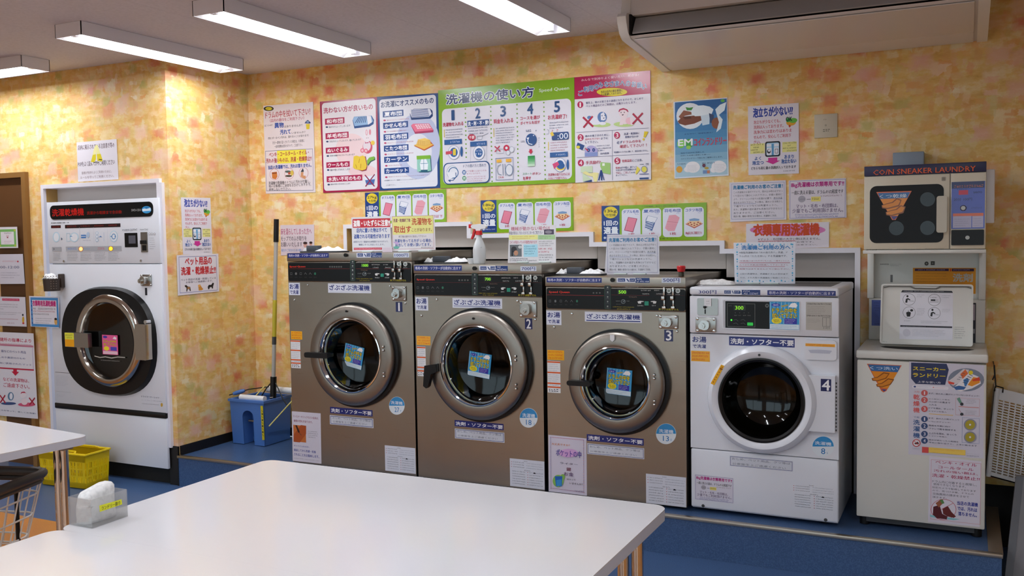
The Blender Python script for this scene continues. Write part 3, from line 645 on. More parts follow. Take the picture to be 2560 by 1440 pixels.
w1 = washer(-2.668, -1.8014, 1.4615, 1.2915, zL, zL2, dict(panel=(98, 520, 1572, 793), red=633, sq=(115, 597, 305, 622), dots=(600, 735, 610, 6), col=(840, 530, 905, 780), lcd=(985, 577, 1058, 608), num='1000', dial=(1015, 695, 25), btn=(1208, 690, 1248, 730),
    hl=(1140, 685, 1195, 715), hr=(1260, 685, 1315, 715), yt=(1325, 758, 1515, 784), y1=(915, 746, 1115, 758), y2=(955, 768, 1075, 780), coins=((1428, 575, 25), (1505, 577, 25)),
    ring=((867, 763), (880, 1015), (771, 890), (982, 897)), glass=((858, 800), (866, 981), (794, 896), (946, 900)), sign=((864, 857), (911, 870.5), (902, 926), (855.5, 911)), handle=('h', (764, 880), (822, 896)),
    strip=(92, 448, 585, 500), knob=(803, 468), rec=(918, 442, 1222, 497), yen=(1362, 443, 1548, 497), price='1000円', hot=(105, 800, 242, 950), hot1=(115, 816, 225, 878), hot2=(120, 890, 222, 938), zab=(575, 808, 1095, 928), zb1=(592, 826, 1075, 896), zb2=(597, 906, 1078, 912),
    plate=(1350, 838, 1520, 1018), no='1', num_r=(1388, 1030, 1470, 1152), screws=((335, 825), (173, 1008), (1320, 840), (1505, 1045)), emb=(795, 1143), orange=(130, 1380, 267, 1484), cstrip=((726.3, 850), (752, 921)),
    badge=((1168, 697), (78, 90), (1108, 648, 1226, 690), '27', (1145, 712, 1192, 764)), dia=((500, 708, 925, 806), (510, 722, 915, 795), (497, 790, 935, 922), (525, 806, 905, 862), (528, 842, 870, 895)), info=((1047, 1092), (1358, 1380))),
    'largest stainless coin washer, number 1, priced at 1000 yen, beside the mop bucket')
w2 = washer(-1.7881, -1.0147, 1.3931, 1.2208, zM, zM2, dict(panel=(80, 193, 1612, 490), red=318, sq=(105, 272, 318, 298), dots=(615, 718, 290, 4), col=(765, 205, 838, 470), lcd=(925, 260, 992, 294), num='700', dial=(963, 383, 24), btn=(1187, 383, 1230, 430),
    hl=(1115, 375, 1172, 405), hr=(1245, 375, 1305, 405), yt=(1325, 455, 1540, 483), y1=(850, 441, 1080, 455), y2=(900, 461, 1035, 475), coins=((1437, 262, 25), (1528, 262, 25)),
    ring=((1187, 779), (1199, 1050), (1068, 915), (1318, 919)), glass=((1187, 819), (1197, 1015), (1100, 911), (1278, 921)), sign=((1174, 877), (1229.4, 887.5), (1222.5, 949.5), (1166.4, 936.5)), handle=('v', (1072, 914), (1066, 970)),
    strip=(75, 115, 645, 178), knob=(810, 147), rec=(853, 118, 1197, 178), yen=(1348, 123, 1540, 181), price='700円', hot=(88, 492, 243, 655), hot1=(100, 508, 222, 575), hot2=(108, 592, 222, 638), zab=(533, 502, 1130, 634), zb1=(553, 522, 1110, 596), zb2=(548, 602, 1108, 608),
    plate=(1342, 537, 1548, 740), no='2', num_r=(1402, 747, 1492, 880), screws=((348, 520), (165, 715), (1315, 540), (1530, 762)), emb=(782, 750), orange=(103, 958, 270, 1072), cstrip=((1042.5, 866), (1065, 941)),
    badge=((1277, 528), (95, 104), (1210, 478, 1345, 530), '18', (1250, 546, 1308, 606)), dia=((493, 550, 1012, 660), (505, 566, 1003, 648), (495, 640, 1022, 793), (522, 655, 988, 722), (525, 702, 950, 762)), info=((1077, 955), (1448, 1290))),
    'stainless coin washer with its black handle hanging down, number two, priced 700 yen')
w3 = washer(-.9928, -.2571, 1.3296, 1.161, zN, zN2, dict(panel=(78, 240, 1745, 566), red=375, sq=(107, 322, 355, 357), dots=(642, 718, 347, 3), col=(772, 258, 852, 542), lcd=(945, 316, 1033, 356), num='500', dial=(1000, 450, 27), btn=(1255, 447, 1305, 498),
    hl=(1170, 442, 1245, 475), hr=(1330, 442, 1400, 475), yt=(1425, 530, 1665, 558), y1=(875, 508, 1135, 524), y2=(925, 532, 1085, 548), coins=((1547, 322, 28), (1655, 322, 28)),
    ring=((1544, 832), (1546, 1084), (1417, 948), (1662, 958)), glass=((1540, 869), (1548, 1051), (1454, 943), (1622, 950)), sign=((1517.7, 918.8), (1580.8, 926.7), (1573.6, 992), (1511.7, 982.5)), handle=('h', (1419, 950), (1478, 966)),
    strip=(80, 162, 740, 225), knob=(880, 190), rec=(920, 165, 1315, 226), yen=(1460, 162, 1690, 228), price='500円', hot=(75, 558, 257, 733), hot1=(90, 578, 240, 645), hot2=(95, 665, 235, 713), zab=(537, 571, 1223, 708), zb1=(560, 596, 1200, 670), zb2=(555, 680, 1205, 686),
    plate=(1428, 612, 1660, 780), no='3', num_r=(1490, 787, 1597, 930), screws=((385, 597), (172, 757), (1405, 620), (1645, 808)), emb=(868, 890), orange=(88, 1030, 290, 1157), cstrip=((1368.3, 902), (1401.5, 983)),
    badge=((1335, 612), (107, 110), (1258, 560, 1412, 612), '13', (1302, 632, 1366, 692)), dia=((495, 615, 1098, 738), (510, 632, 1086, 724), (500, 712, 1104, 882), (527, 735, 1060, 806), (530, 785, 1022, 848)), info=((1122, 1033), (1548, 1392))),
    'smallest stainless coin washer, number 3, priced at 500 yen, beside the white one')
# special notices stuck on washers 1 and 3
P = (0, YM-.0005, 0)
s = Sheet(P).z(720, 1020, 7.7576).sheet('#d2ccd6', (72, 62), (632, 105), (648, 1082), (92, 1022), th=.0006)
s.t('ファスナーやフックなどの金具は、', '#8a2848', 95, 135, 595, 225, .02); s.t('破損の恐れがあります。', '#8a2848', 112, 220, 475, 300, .02)
s.part('zip_picture').q('#c06a30', 102, 325, 352, 672); s.p('#a84e20', (108, 520), (250, 330), (352, 345), (352, 500), (230, 668), (108, 655)); s.p('#3a2018', (140, 335), (175, 335), (230, 470), (200, 480)); s.l('#5a3a2a', 8, (215, 475), (240, 510), (262, 525)); s.cur = None
s.lines('#50485a', 385, 430, 590, 600, 4, .5)
s.t('ネットに入れるか、', '#2c3c98', 115, 710, 415, 775, .02); s.t('裏返してから洗濯・乾燥', '#2c3c98', 115, 785, 540, 880, .02); s.t('されることをお勧めします。', '#2c3c98', 118, 865, 605, 975, .02); s.s_('#40404a', 115, 965, 600, 1030)
s.build('fastener_notice', parent=w1)
s = Sheet(P).z(1350, 940, 4.236).sheet('#d6cfdd', (88, 622), (492, 662), (497, 1268), (92, 1220), th=.0006)
for k in range(30):
    f = k/29; s.e('#c06080', 115+(462-115)*f, 648+(677-648)*f, 4, 4, 6); s.e('#9a5080', 118+(468-118)*f, 1188+(1232-1188)*f, 4, 4, 6)
for k in range(40):
    f = k/39; s.e('#6a5a90', 113+5*f, 648+(1188-648)*f, 4, 4, 6); s.e('#c06a50' if k % 2 else '#7058a0', 462+5*f, 680+(1232-680)*f, 4, 4, 6)
s.e('#d8a8d8', 305, 815, 100, 45); s.t('大丈夫ですか？', '#d88038', 125, 722, 318, 720, .02) if False else s.t('大丈夫ですか？', '#d88038', 125, 705, 320, 745, .02)
s.t('ポケットの中', '#4a3a9a', 172, 772, 440, 868, .02); s.t('ライター', '#403858', 215, 908, 402, 948, .015); s.t('鍵', '#7a2848', 282, 965, 332, 1008, .02); s.t('お金', '#5a2a68', 255, 1012, 357, 1062, .02)
s.part('trousers_picture').e('#8ac058', 195, 1110, 58, 65); s.e('#8ac058', 243, 1068, 24, 30); s.p('#2868b8', (160, 1060), (240, 1060), (235, 1165), (205, 1168), (198, 1100), (190, 1170), (172, 1165)); s.p('#3a90d0', (175, 1100), (230, 1092), (232, 1160), (178, 1165)); s.cur = None
s.t('は入って', '#303030', 287, 1080, 380, 1108, .015); s.t('いませんか？', '#303030', 315, 1122, 455, 1158, .015); s.s_('#504868', 370, 1205, 470, 1230)
s.build('pocket_notice', parent=w3)
# ------------------------------------------------------------------ white washer
YW = -.632; X0, X1 = -.239, .444; zO, zO2 = (1710, 680, 4.3636), (1710, 980, 4.236); PW = (0, YW-.0105, 0); PF = (0, YW-.0005, 0)
t = w4 = thing('coin_washer', 'white front loading coin washer, number 4, priced at 300 yen', 'washing machine', ((X0+X1)/2, -.3, ZP))
z1 = onY(1723.7, 739, YW).z; z2_ = onY(1726, 833, YW).z; zl = .4996; zb = .2107
hollow(X0+.004, X1-.004, YW+.02, -.04, zb-.006, 1.262).obj('body', WENAM, t)
g = G(); g.box(X0, X1, YW-.012, -.036, z1+.004, 1.2836, bev=.010, seg=3); g.obj('top_cover', WENAM, t)
g = G(); g.box(X0+.03, X1-.05, YW+.12, -.10, 1.2832, 1.2846); g.obj('top_inset', mat('dark_inset', '#4a4a48', .4), t)
g = G(); g.box(X0, X1, YW-.010, YW+.02, z2_+.003, z1, bev=.006); cp = g.obj('control_fascia', WENAM, t)
cx, cz, R = door_circle((((1905, 875), (1910.7, 1127.5), (1758, 998), (2053.7, 1001)), YW-.045)); ix, iz, r = door_circle((((1909, 894), (1910.7, 1106), (1797, 1001), (2015, 1001)), YW-.05))
fp = holed(X0, X1, zl+.003, z2_-.001, cx, cz, r*1.01, YW, .02).obj('front_panel', WENAM, t)
g = G(); g.box(X0, X1, YW, YW+.02, zb, zl-.001, bev=.008, seg=3); kp = g.obj('kick_panel', WENAM, t)
for fx in (.1, .9):
    for fy in (YW+.07, -.1):
        g = G(); g.cyl((X0+(X1-X0)*fx, fy, ZP), (X0+(X1-X0)*fx, fy, zb), .02); g.obj('foot', BLK, t)
PT = (0, YW-.0125, 0)
sticker(PT, t, 'price_label', zO, lambda s: s.t('300円', NAVY, 160, 197, 352, 240, .02))
def k2(s): s.norm(); s.q('#28407c', 0, 180, 190, 820); s.s_('#dfe6f4', 20, 320, 170, 660); s.p('#28407c', (215, 200), (240, 200), (270, 800), (245, 800)); s.q('#28407c', 280, 180, 455, 820); s.s_('#dfe6f4', 300, 320, 440, 660); s.q('#1c3878', 490, 0, 1000, 1000); s.p('#28407c', (460, 400), (488, 520), (460, 640)); s.s_('#e8ecf8', 530, 100, 720, 420); s.s_('#e8ecf8', 530, 560, 970, 900)
sticker(PT, t, 'reclose_label', zO, k2, '#dfe2ea', (438, 192, 832, 250))
sticker(PT, t, 'detergent_strip', zO, lambda s: s.t('専用の洗剤・ソフターが自動的に出ます', '#dcdcf0', 925, 209, 1640, 252, .012), NAVY, (910, 199, 1655, 261))
def pbox(name, m, par, zz, a, b, y, d, r=.006):
    A, B = onY(zz[0]+a[0]/zz[2], zz[1]+a[1]/zz[2], y), onY(zz[0]+b[0]/zz[2], zz[1]+b[1]/zz[2], y)
    g = G(); g.prism(rrect(A.x, B.z, B.x, A.z, r, y), (0, d, 0)); return g.obj(name, m, par), A, B
ca, A, B = pbox('coin_acceptor', mat('zinc_plate', '#a8a8a4', .3, 1), cp, zO, (143, 285), (370, 473), YW-.013, .004)
g = G(); g.box(A.x+.035, A.x+.041, YW-.016, YW-.013, B.z+.03, A.z-.03); g.box(A.x+.033, A.x+.045, YW-.03, YW-.013, (A.z+B.z)/2-.006, (A.z+B.z)/2+.004, bev=.002); g.box(A.x+.036, A.x+.042, YW-.0145, YW-.013, B.z+.006, B.z+.028); g.obj('coin_slide', BLK, ca)
sticker((0, YW-.0175, 0), ca, 'coin_note', zO, lambda s: (s.norm(), s.s_('#505058', 300, 300, 720, 420), s.s_('#505058', 200, 650, 800, 720)), '#e6e6ea', (220, 287, 297, 375))
A, B = onY(1710+135/4.3636, 680+490/4.3636, YW), onY(1710+358/4.3636, 680+655/4.3636, YW); coin_lock(t, (A.x+B.x)/2, (A.z+B.z)/2, YW-.010, B.x-A.x, A.z-B.z)
A, B = onY(1710+425/4.3636, 680+298/4.3636, YW), onY(1710+1268/4.3636, 680+642/4.3636, YW)
g = G(); g.ring(rrect(A.x, B.z, B.x, A.z, .006, YW-.014), rrect(A.x+.006, B.z+.005, B.x-.002, A.z-.005, .004, YW-.014), (0, .004, 0)); g.obj('panel_surround', WENAM, cp)
pp, A, B = pbox('display_panel', PANEL, cp, zO, (450, 318), (932, 622), YW-.0115, .002, .002)
s = Sheet((0, YW-.012, 0), gloss=True).z(*zO); s.fr('#6a6c68', 5, 470, 340, 776, 604); s.q('#10180c', 540, 358, 672, 422); s.t('300', mat('lcd_green', '#7fd018', .4, emit=.9), 558, 370, 648, 412, .02)
for k in range(4): s.s_('#7a7c78', 548+k*48, 466, 582+k*48, 480); s.e('#5a5c58', 560+k*48, 445, 5, 5, 8)
s.e(mat('led_green', '#40e838', .4, emit=1.5), 517, 524, 9, 9); s.rr(mat('button_green', '#28c048', .4, emit=.3), 690, 550, 754, 586, 6)
for k in range(4): s.l('#5a5e5a', 4, (540+(k % 2)*80, 525+(k//2)*38), (570+(k % 2)*80, 518+(k//2)*38), (590+(k % 2)*80, 535+(k//2)*38))
s.e('#7a7c7a', 906, 367, 20, 20); s.e('#2a2c2a', 906, 367, 12, 12); s.s_('#5a5c58', 480, 360, 520, 376)
s.build('display_print', parent=pp)
drum_sign(cp, [(1710+x/4.3636, 680+y/4.3636) for x, y in ((933, 322), (1258, 325), (1258, 632), (933, 622))], YW-.0125, tilt=False)
def k3(s): s.norm(); s.t('OPERATING INSTRUCTIONS', '#3a3a3a', 40, 40, 960, 95, .02); s.lines('#5a5a58', 60, 130, 800, 430, 5, .3); s.t('EMERGENCY INSTRUCTIONS', '#3a3a3a', 40, 460, 960, 510, .02); s.lines('#6a6a68', 60, 590, 560, 740, 4, .35); s.fr('#5a5a58', 12, 640, 540, 940, 860); s.l('#5a5a58', 10, (790, 540), (790, 860)); s.s_('#6a6a68', 640, 880, 960, 940)
sticker((0, YW-.0105, 0), cp, 'instruction_plate', zO, k3, '#b4b0a8', (1330, 326), )if False else sticker((0, YW-.0105, 0), cp, 'instruction_plate', zO, k3, '#b4b0a8', (1330, 326, 1612, 640))
sticker(PF, fp, 'hot_water_label', zO, lambda s: (s.t('お湯', NAVY, 92, 703, 243, 770, .035), s.t('で洗濯', NAVY, 95, 787, 240, 833, .03)))
def kk(s):
    s.norm()
    for k in range(3): s.s_('#d03818', 60, 90+k*310, 940, 270+k*310)
sticker(PF, t, 'door_warning_label', zO, kk, '#eeaa18', (78, 858, 282, 980))
sticker(PF, t, 'detergent_label', zO, lambda s: s.t('洗剤・ソフター不要', '#f4f4f8', 507, 722, 1196, 808, .035), NAVY, (492, 702, 1207, 825))
dw, A, B = pbox('detergent_drawer', WENAM, t, zO, (1310, 738), (1665, 968), YW-.012, .014, .016)
sticker((0, YW-.0125, 0), dw, 'drawer_label', zO, lambda s: s.s_('#c86018', 1335, 785, 1640, 812), '#f0a828', (1325, 778, 1648, 820))
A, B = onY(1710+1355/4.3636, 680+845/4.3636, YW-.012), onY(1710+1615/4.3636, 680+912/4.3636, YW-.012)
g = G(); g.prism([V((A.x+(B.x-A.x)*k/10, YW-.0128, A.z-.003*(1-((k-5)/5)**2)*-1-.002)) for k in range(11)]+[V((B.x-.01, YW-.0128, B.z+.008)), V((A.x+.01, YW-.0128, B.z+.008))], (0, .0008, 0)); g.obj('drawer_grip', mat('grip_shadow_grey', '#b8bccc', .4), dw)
# door
cx, cz, R = door_circle((((1905, 875), (1910.7, 1127.5), (1758, 998), (2053.7, 1001)), YW-.045)); ix, iz, r = door_circle((((1909, 894), (1910.7, 1106), (1797, 1001), (2015, 1001)), YW-.05))
R = R*1.0
g = G(); g.lathe([(R, -.001), (R+.002, .02), (R-.006, .036), (R*.93, .046), (r+.03, .052), (r+.008, .05), (r-.002, .042), (r-.004, 0)], (cx, YW, cz), (0, -1, 0), 96); dr4 = g.obj('door_ring', WENAM, t)
A, B = onY(2031, 938, YW-.03), onY(2087.5, 1082, YW-.03)
hz = [B.z+(A.z-B.z)*k/10 for k in range(11)]; g = G(); g.prism([V((B.x, YW-.034, A.z)), V((B.x, YW-.034, B.z))]+[V((cx+math.sqrt(max(0, (R-.012)**2-(z-cz)**2)), YW-.034, z)) for z in hz], (0, .033, 0)); g.obj('hinge_block', WENAM, dr4)
sticker((0, YW-.0345, 0), dr4, 'number_plate', zO, lambda s: (s.norm(), s.t('4', '#f0f0f4', 130, 80, 880, 920, .03)), '#20265c', (1492, 1165, 1605, 1305))
g = G()
for k in range(14): g.box(B.x+.001, B.x+.006, YW-.02, YW-.016, B.z+.005+k*.0165, B.z+.013+k*.0165)
g.obj('hinge_springs', DGREY, dr4)
g = G(); g.lathe([(r, .048), (r-.008, .05), (r-.018, .044), (r-.022, .01)], (cx, YW, cz), (0, -1, 0), 96); g.obj('inner_rim', BLK, dr4)
g = G(); g.lathe([(r-.02, .045), (r*.90, .035), (r*.84, .0), (r*.78, -.05), (r*.70, -.085), (r*.5, -.105), (0, -.11)], (cx, YW, cz), (0, -1, 0), 72); dg = g.obj('door_glass', GLASS, t)
g = G(); g.lathe([(r*.99, -.02), (r*.98, -.14), (r*.95, -.36), (0, -.38)], (cx, YW, cz), (0, -1, 0), 48)
for k in range(3): g.box(-.025, .025, YW+.12, YW+.34, r*.66, r*.96, bev=.012, M=Matrix.Translation((cx, 0, cz)) @ Matrix.Rotation(k*2.094+.55, 4, 'Y'))
g.obj('drum', mat('steel_drum', '#8a867e', .3, 1), t)
s = Sheet((0, YW-.0535, 0)).z(*zO); s.sheet('#efb01c', (405, 1010), (440, 1025), (330, 1235), (290, 1215), th=.001)
for k in range(7): f = k/6; s.e('#a85818', 415-95*f, 1040+160*f, 7, 7, 6)
s.p('#7a3a18', (395, 1045), (425, 1060), (415, 1068), (388, 1052)); s.build('ring_warning_label', parent=dr4)
o = onY(1710+822/4.3636, 680+905/4.3636, YW-.048); g = G(); g.cyl((o.x, YW-.052, o.z), (o.x, YW-.046, o.z), .006, n=10); g.obj('door_mark', DGREY, dr4)
badge(PF, fp, zO2, (1473, 577), (116, 109), (1385, 520, 1560, 570), '8', (1452, 594, 1496, 660))
no_diaper(PF, kp, zO2, None, None, (482, 672, 1155, 846), (508, 692, 1125, 772), (512, 745, 1078, 820))
def ekg(s, a):
    s.norm(); s.fr('#5a62a0', 6, 15, 20, 985, 980)
    s.t('8kg洗濯機は衣類専用です!!', '#b02880', 40, 60, 960, 205, .04); s.t('一度に洗える量は、ドラムの1/2程度です', '#30303a', 50, 270, 950, 375, .025); s.s_('#806070', 560, 405, 930, 445)
    s.part('drum_picture').e('#a8a4b0', 230, 490, 66, 85); s.s_('#70707c', 180, 480, 280, 515); s.l('#30303a', 8, (320, 500), (385, 500)); s.q('#e6d878', 395, 440, 560, 560); s.s_('#60582a', 410, 470, 545, 520); s.cur = None
    s.t('マット・毛布・布団類は、', '#503a68', 130, 620, 860, 725, .01); s.t('少量でもご利用頂けません。', '#503a68', 60, 735, 950, 845, .01); s.s_('#3a4898', 110, 870, 880, 910); s.s_('#3a4898', 120, 925, 850, 965)
sticker(PF, kp, 'clothes_only_label', zO2, lambda s: ekg(s, 0), '#d6d3e0', (114, 870, 525, 1182))
info_sheet(PF, kp, zO2, (1140, 955), (1605, 1285), False)
for a in ((202, 1205), (1500, 1355)):
    o = onY(1710+a[0]/4.236, 980+a[1]/4.236, YW); g = G(); g.lathe([(0, .004), (.006, .003), (.008, 0)], (o.x, YW, o.z), (0, -1, 0), 12); g.obj('screw', DGREY, kp)
# ------------------------------------------------------------------ tumble dryer in the front wall
YR = -.772; t = dry = thing('coin_dryer', 'tall white tumble dryer with a black door and chrome ring, built into the wall', 'dryer', (-4.07, -.5, 0))
x0, x1 = -4.586, -3.562; zT = (100, 440, 5.538); zU = (90, 700, 4.5); zD_ = (0, 780, 4)
g = G(); g.box(x0+.01, x1-.02, YR+.02, -.16, .10, 1.80); g.obj('body', WENAM, t)
g = G(); g.box(x0, x1, YR, YR+.02, 1.406, 1.815, bev=.004); up = g.obj('control_fascia', WENAM, t)
g = G(); g.box(x0, x1, YR, YR+.02, .458, 1.401, bev=.004); mp_ = g.obj('front_panel', WENAM, t)
g = G(); g.box(x0, x1, YR, YR+.02, .105, .426, bev=.004); g.obj('kick_panel', WENAM, t)
g = G(); g.box(x0, x1, YR-.004, YR+.02, .428, .464, bev=.004); g.obj('black_band', BLK, t)
g = G(); g.box(x0+.04, x1-.04, YR+.05, YR+.30, 0, .10); g.obj('plinth', MBLK, t)
P = (0, YR-.0006, 0)
A, B = onY(100+150/5.538, 440+410/5.538, YR), onY(100+1570/5.538, 440+570/5.538, YR); hh = A.z-B.z
A = onY(100+138/5.538, 440+412/5.538, YR); A2 = onY(100+150/5.538, 440+605/5.538, YR); B2 = onY(100+1572/5.538, 440+565/5.538, YR)
g = G(); g.prism(rrect(A.x, A2.z, B2.x, A.z, .035, YR-.003), (0, .0035, 0)); nb = g.obj('name_band', PANEL, t)
s = Sheet((0, YR-.0035, 0), gloss=True).z(*zT)
s.t('洗濯乾燥機', '#c01c18', 165, 462, 608, 545, .03); s.t('洗濯から乾燥まで全自動', '#a01c14', 648, 490, 1130, 520, .025); s.t('SWD-125H', '#b8b8b8', 1265, 458, 1395, 485, .01)
s.e('#3a9ad8', 1475, 467, 66, 50); s.p('#d8ecf8', (1415, 460), (1445, 450), (1475, 456), (1530, 440), (1536, 480), (1475, 484), (1420, 490)); s.p('#2a70b0', (1440, 440), (1475, 448), (1515, 435), (1475, 428)); s.build('band_print', parent=nb)
s = Sheet(P).z(*zT); s.t('洗濯乾燥機の使い方', '#3a3c40', 150, 642, 402, 655, .01)
s.q('#241414', 152, 685, 288, 720); s.s_('#a03028', 160, 695, 280, 712); s.q('#241414', 345, 677, 1115, 705)
for k in range(4): s.s_('#a03028', 370+k*190, 688-k*5, 500+k*190, 706-k*5)
for x in (545, 740, 930): s.l('#c8ccd8', 3, (x, 710), (x+10, 970))
s.e('#b4d4e4', 225, 845, 48, 70); s.e('#e2e4ea', 225, 845, 36, 58); s.p('#607088', (290, 850), (315, 870), (292, 890))
s.e('#b4d4e4', 475, 848, 60, 65); s.e('#e2e4ea', 475, 848, 48, 54); s.p('#2a70b8', (405, 850), (430, 826), (455, 842), (430, 838)); s.fr('#b4d4e4', 4, 365, 790, 420, 905)
s.q('#3a7ac0', 568, 815, 638, 858); s.q('#e2e4ea', 572, 832, 634, 840); s.e('#b4c8e0', 665, 815, 22, 40); s.s_('#8a90a0', 595, 885, 705, 897)
for k in range(3): s.e('#a4c4dc', 790, 790+k*50, 20, 20); s.e('#e2e4ea', 790, 790+k*50, 14, 14)
s.p('#2a70b8', (815, 850), (838, 828), (865, 848), (838, 842)); s.l('#b4c8e0', 4, (885, 780), (885, 900))
s.e('#b4d4e4', 1022, 835, 54, 78); s.e('#e2e4ea', 1022, 835, 46, 68); s.e('#5a90c0', 1022, 838, 30, 40); s.e('#e2e4ea', 1022, 838, 20, 28); s.p('#3a78b0', (972, 836), (992, 828), (992, 846)); s.p('#3a78b0', (1056, 836), (1036, 828), (1036, 846))
s.q('#a4a6ac', 168, 985, 300, 1040); s.p('#30343c', (180, 992), (205, 1010), (182, 1032), (194, 1010)); s.q('#a8aab0', 358, 978, 1130, 1035)
s.s_('#5080c8', 385, 992, 505, 1020); s.s_('#6090c8', 600, 995, 690, 1020); s.s_('#c05058', 800, 990, 895, 1020); s.s_('#888a90', 1020, 992, 1080, 1016)
for x, y in ((568, 1010), (982, 1006)): s.e('#b87018', x, y, 34, 34); s.e(mat('amber_lamp', '#ffb830', .4, emit=1.6) if x > 700 else mat('orange_lamp', '#ffb070', .4, emit=1.4), x, y, 26, 28)
for x in (180, 375, 560, 755, 945): s.lines('#34363c', x, 1058-(x-180)*.015, x+(115 if x < 300 else 165), 1175, 6, .4)
s.s_('#3a3c40', 1142, 735, 1355, 757); s.s_('#3a3c40', 1388, 732, 1495, 752); s.lines('#4a4c50', 1515, 845, 1605, 1020, 6, .3)
for k in range(3): s.e('#8a8c90', 1520+k*34, 800, 14, 14, 12); s.e('#e2e4ea', 1520+k*34, 800, 10, 10, 12)
s.build('instruction_print', parent=up)
o, A, B = pbox('display_window', PANEL, up, zT, (1168, 790), (1352, 985), YR-.002, .002, .003); s = Sheet((0, YR-.0025, 0)).z(*zT); s.q('#5a5a64', 1225, 825, 1325, 935); s.build('display_print', parent=o)
o, A, B = pbox('coin_slot', mat('zinc_plate', '#a8a8a4', .3, 1), up, zT, (1390, 778), (1492, 1055), YR-.004, .004, .003); g = G(); g.box(A.x+.012, B.x-.012, YR-.006, YR-.004, B.z+.01, B.z+.045); g.box(A.x+.006, B.x-.010, YR-.018, YR-.004, (A.z+B.z)/2-.012, (A.z+B.z)/2+.012, bev=.003); g.obj('coin_return', BLK, o)
for a in ((338, 1180), (1405, 1172)):
    q_ = onY(100+a[0]/5.538, 440+a[1]/5.538, YR); g = G(); g.cyl((q_.x, YR-.006, q_.z), (q_.x, YR, q_.z), .008); g.obj('key_lock', CHROME, up)
A, B = onY(100+1385/5.538, 440+1370/5.538, YR), onY(381, 715, YR); A = onY(353, 686, YR); coin_lock(t, (A.x+B.x)/2, (A.z+B.z)/2, YR, B.x-A.x, A.z-B.z)
s = Sheet(P).z(*zU); s.t('1', '#2a2c34', 1225, 88, 1252, 172, .0); s.q('#202024', 215, 1034, 382, 1050); s.q('#202024', 220, 1250, 395, 1266); s.lines('#9a9ca8', 222, 1065, 372, 1200, 8, .3); s.lines('#a8aab4', 232, 1280, 330, 1320, 3, .3)
s.t('ドライマーク・シャツ', '#34406a', 1185, 1300, 1385, 1335, .01); s.t('ナイロン系の物', '#34406a', 1183, 1345, 1418, 1370, .01); s.s_('#40424a', 1190, 1385, 1385, 1408); s.e('#c8a040', 1415, 1405, 12, 22); s.build('panel_print', parent=mp_)
def sup(cx, cz, a, b, y, n=56, e=2.5):
    o = []
    for i in range(n):
        c, s_ = math.cos(2*math.pi*i/n), math.sin(2*math.pi*i/n)
        o.append(V((cx+a*math.copysign(abs(c)**(2/e), c), y, cz+b*math.copysign(abs(s_)**(2/e), s_))))
    return o
cx, cz, a_, b_ = -4.038, .901, .422, .356
g = G(); L0, L1_ = sup(cx, cz, a_, b_, YR), sup(cx, cz, a_-.012, b_-.012, YR-.035)
for i in range(56): j = (i+1) % 56; g.face((L0[i], L0[j], L1_[j], L1_[i]))
I1 = sup(cx, cz, .25, .25, YR-.035, e=2)
for i in range(56): j = (i+1) % 56; g.face((L1_[i], L1_[j], I1[j], I1[i]))
bmesh.ops.remove_doubles(g.bm, verts=g.bm.verts[:], dist=1e-5); ds = g.obj('door_surround', BLK, t)
cxr, czr, Ro = door_circle((((261, 735.6), (276.7, 967.8), (189, 855.6), (353, 857)), YR-.06)); _, _, Ri = door_circle((((261, 755.6), (274.4, 946.7), (205.6, 855.6), (335.6, 855.6)), YR-.06))
g = G(); g.lathe([(Ro, .034), (Ro, .055), (Ro-.01, .068), ((Ro+Ri)/2, .075), (Ri+.008, .072), (Ri, .06), (Ri-.004, .03)], (cxr, YR, czr), (0, -1, 0), 80, sx=1, sy=1); rg = g.obj('door_ring', mat('door_chrome', '#b8b2aa', .14, 1), t)
g = G(); g.lathe([(Ri, .045), (Ri*.9, .035), (0, .03)], (cxr, YR, czr), (0, -1, 0), 64); dgl = g.obj('door_glass', mat('black_glass', '#0c0b0a', .06), t)
s = Sheet((0, YR-.040, 0), gloss=True).z(*zU).rect('#d83888', 742, 615, 925, 845, th=.001).norm(); s.q('#e8609a', 0, 0, 1000, 800); s.q('#e8c0d0', 30, 820, 970, 980); s.e('#3838a8', 200, 110, 140, 60); s.p('#f4e4ec', (680, 180), (800, 60), (930, 130), (900, 220)); s.t('ドラムの中を', '#f0d818', 90, 260, 900, 390, .03, out='#401828'); s.t('拭いて下さい', '#f0d818', 90, 420, 900, 550, .03, out='#401828'); s.e('#f4e428', 260, 690, 170, 110); s.q('#4848b8', 520, 600, 920, 790); s.build('drum_reminder_sign', parent=dgl)
s = Sheet((0, YR-.040, 0)).z(*zU); s.l('#b0aca4', 8, (660, 855), (720, 872), (780, 864), (850, 878), (920, 866), (1000, 872)); s.s_('#a09c96', 730, 895, 945, 920); s.build('glass_print', parent=dgl)
o, A, B = pbox('door_handle', mat('zinc_plate', '#a8a8a4', .3, 1), rg, zU, (320, 590), (588, 765), YR-.095, .03, .004)
s = Sheet((0, YR-.0956, 0)).z(*zU).rect('#f0a818', 322, 592, 430, 752).norm(); s.q('#e0e048', 0, 0, 1000, 480); s.s_('#4a5028', 80, 110, 920, 220); s.s_('#4a5028', 200, 300, 800, 400); s.build('handle_label', parent=rg)
o, A, B = pbox('hinge_plate', mat('door_chrome', '#b8b2aa', .14, 1), rg, zU, (1105, 495), (1240, 905), YR-.085, .05, .004)
for yy in (470, 880):
    q_ = onY(90+1255/4.5, 700+yy/4.5, YR-.05); g = G(); g.cyl((q_.x, YR-.07, q_.z), (q_.x, YR-.034, q_.z), .012); g.obj('hinge_pin', CHROME, rg)
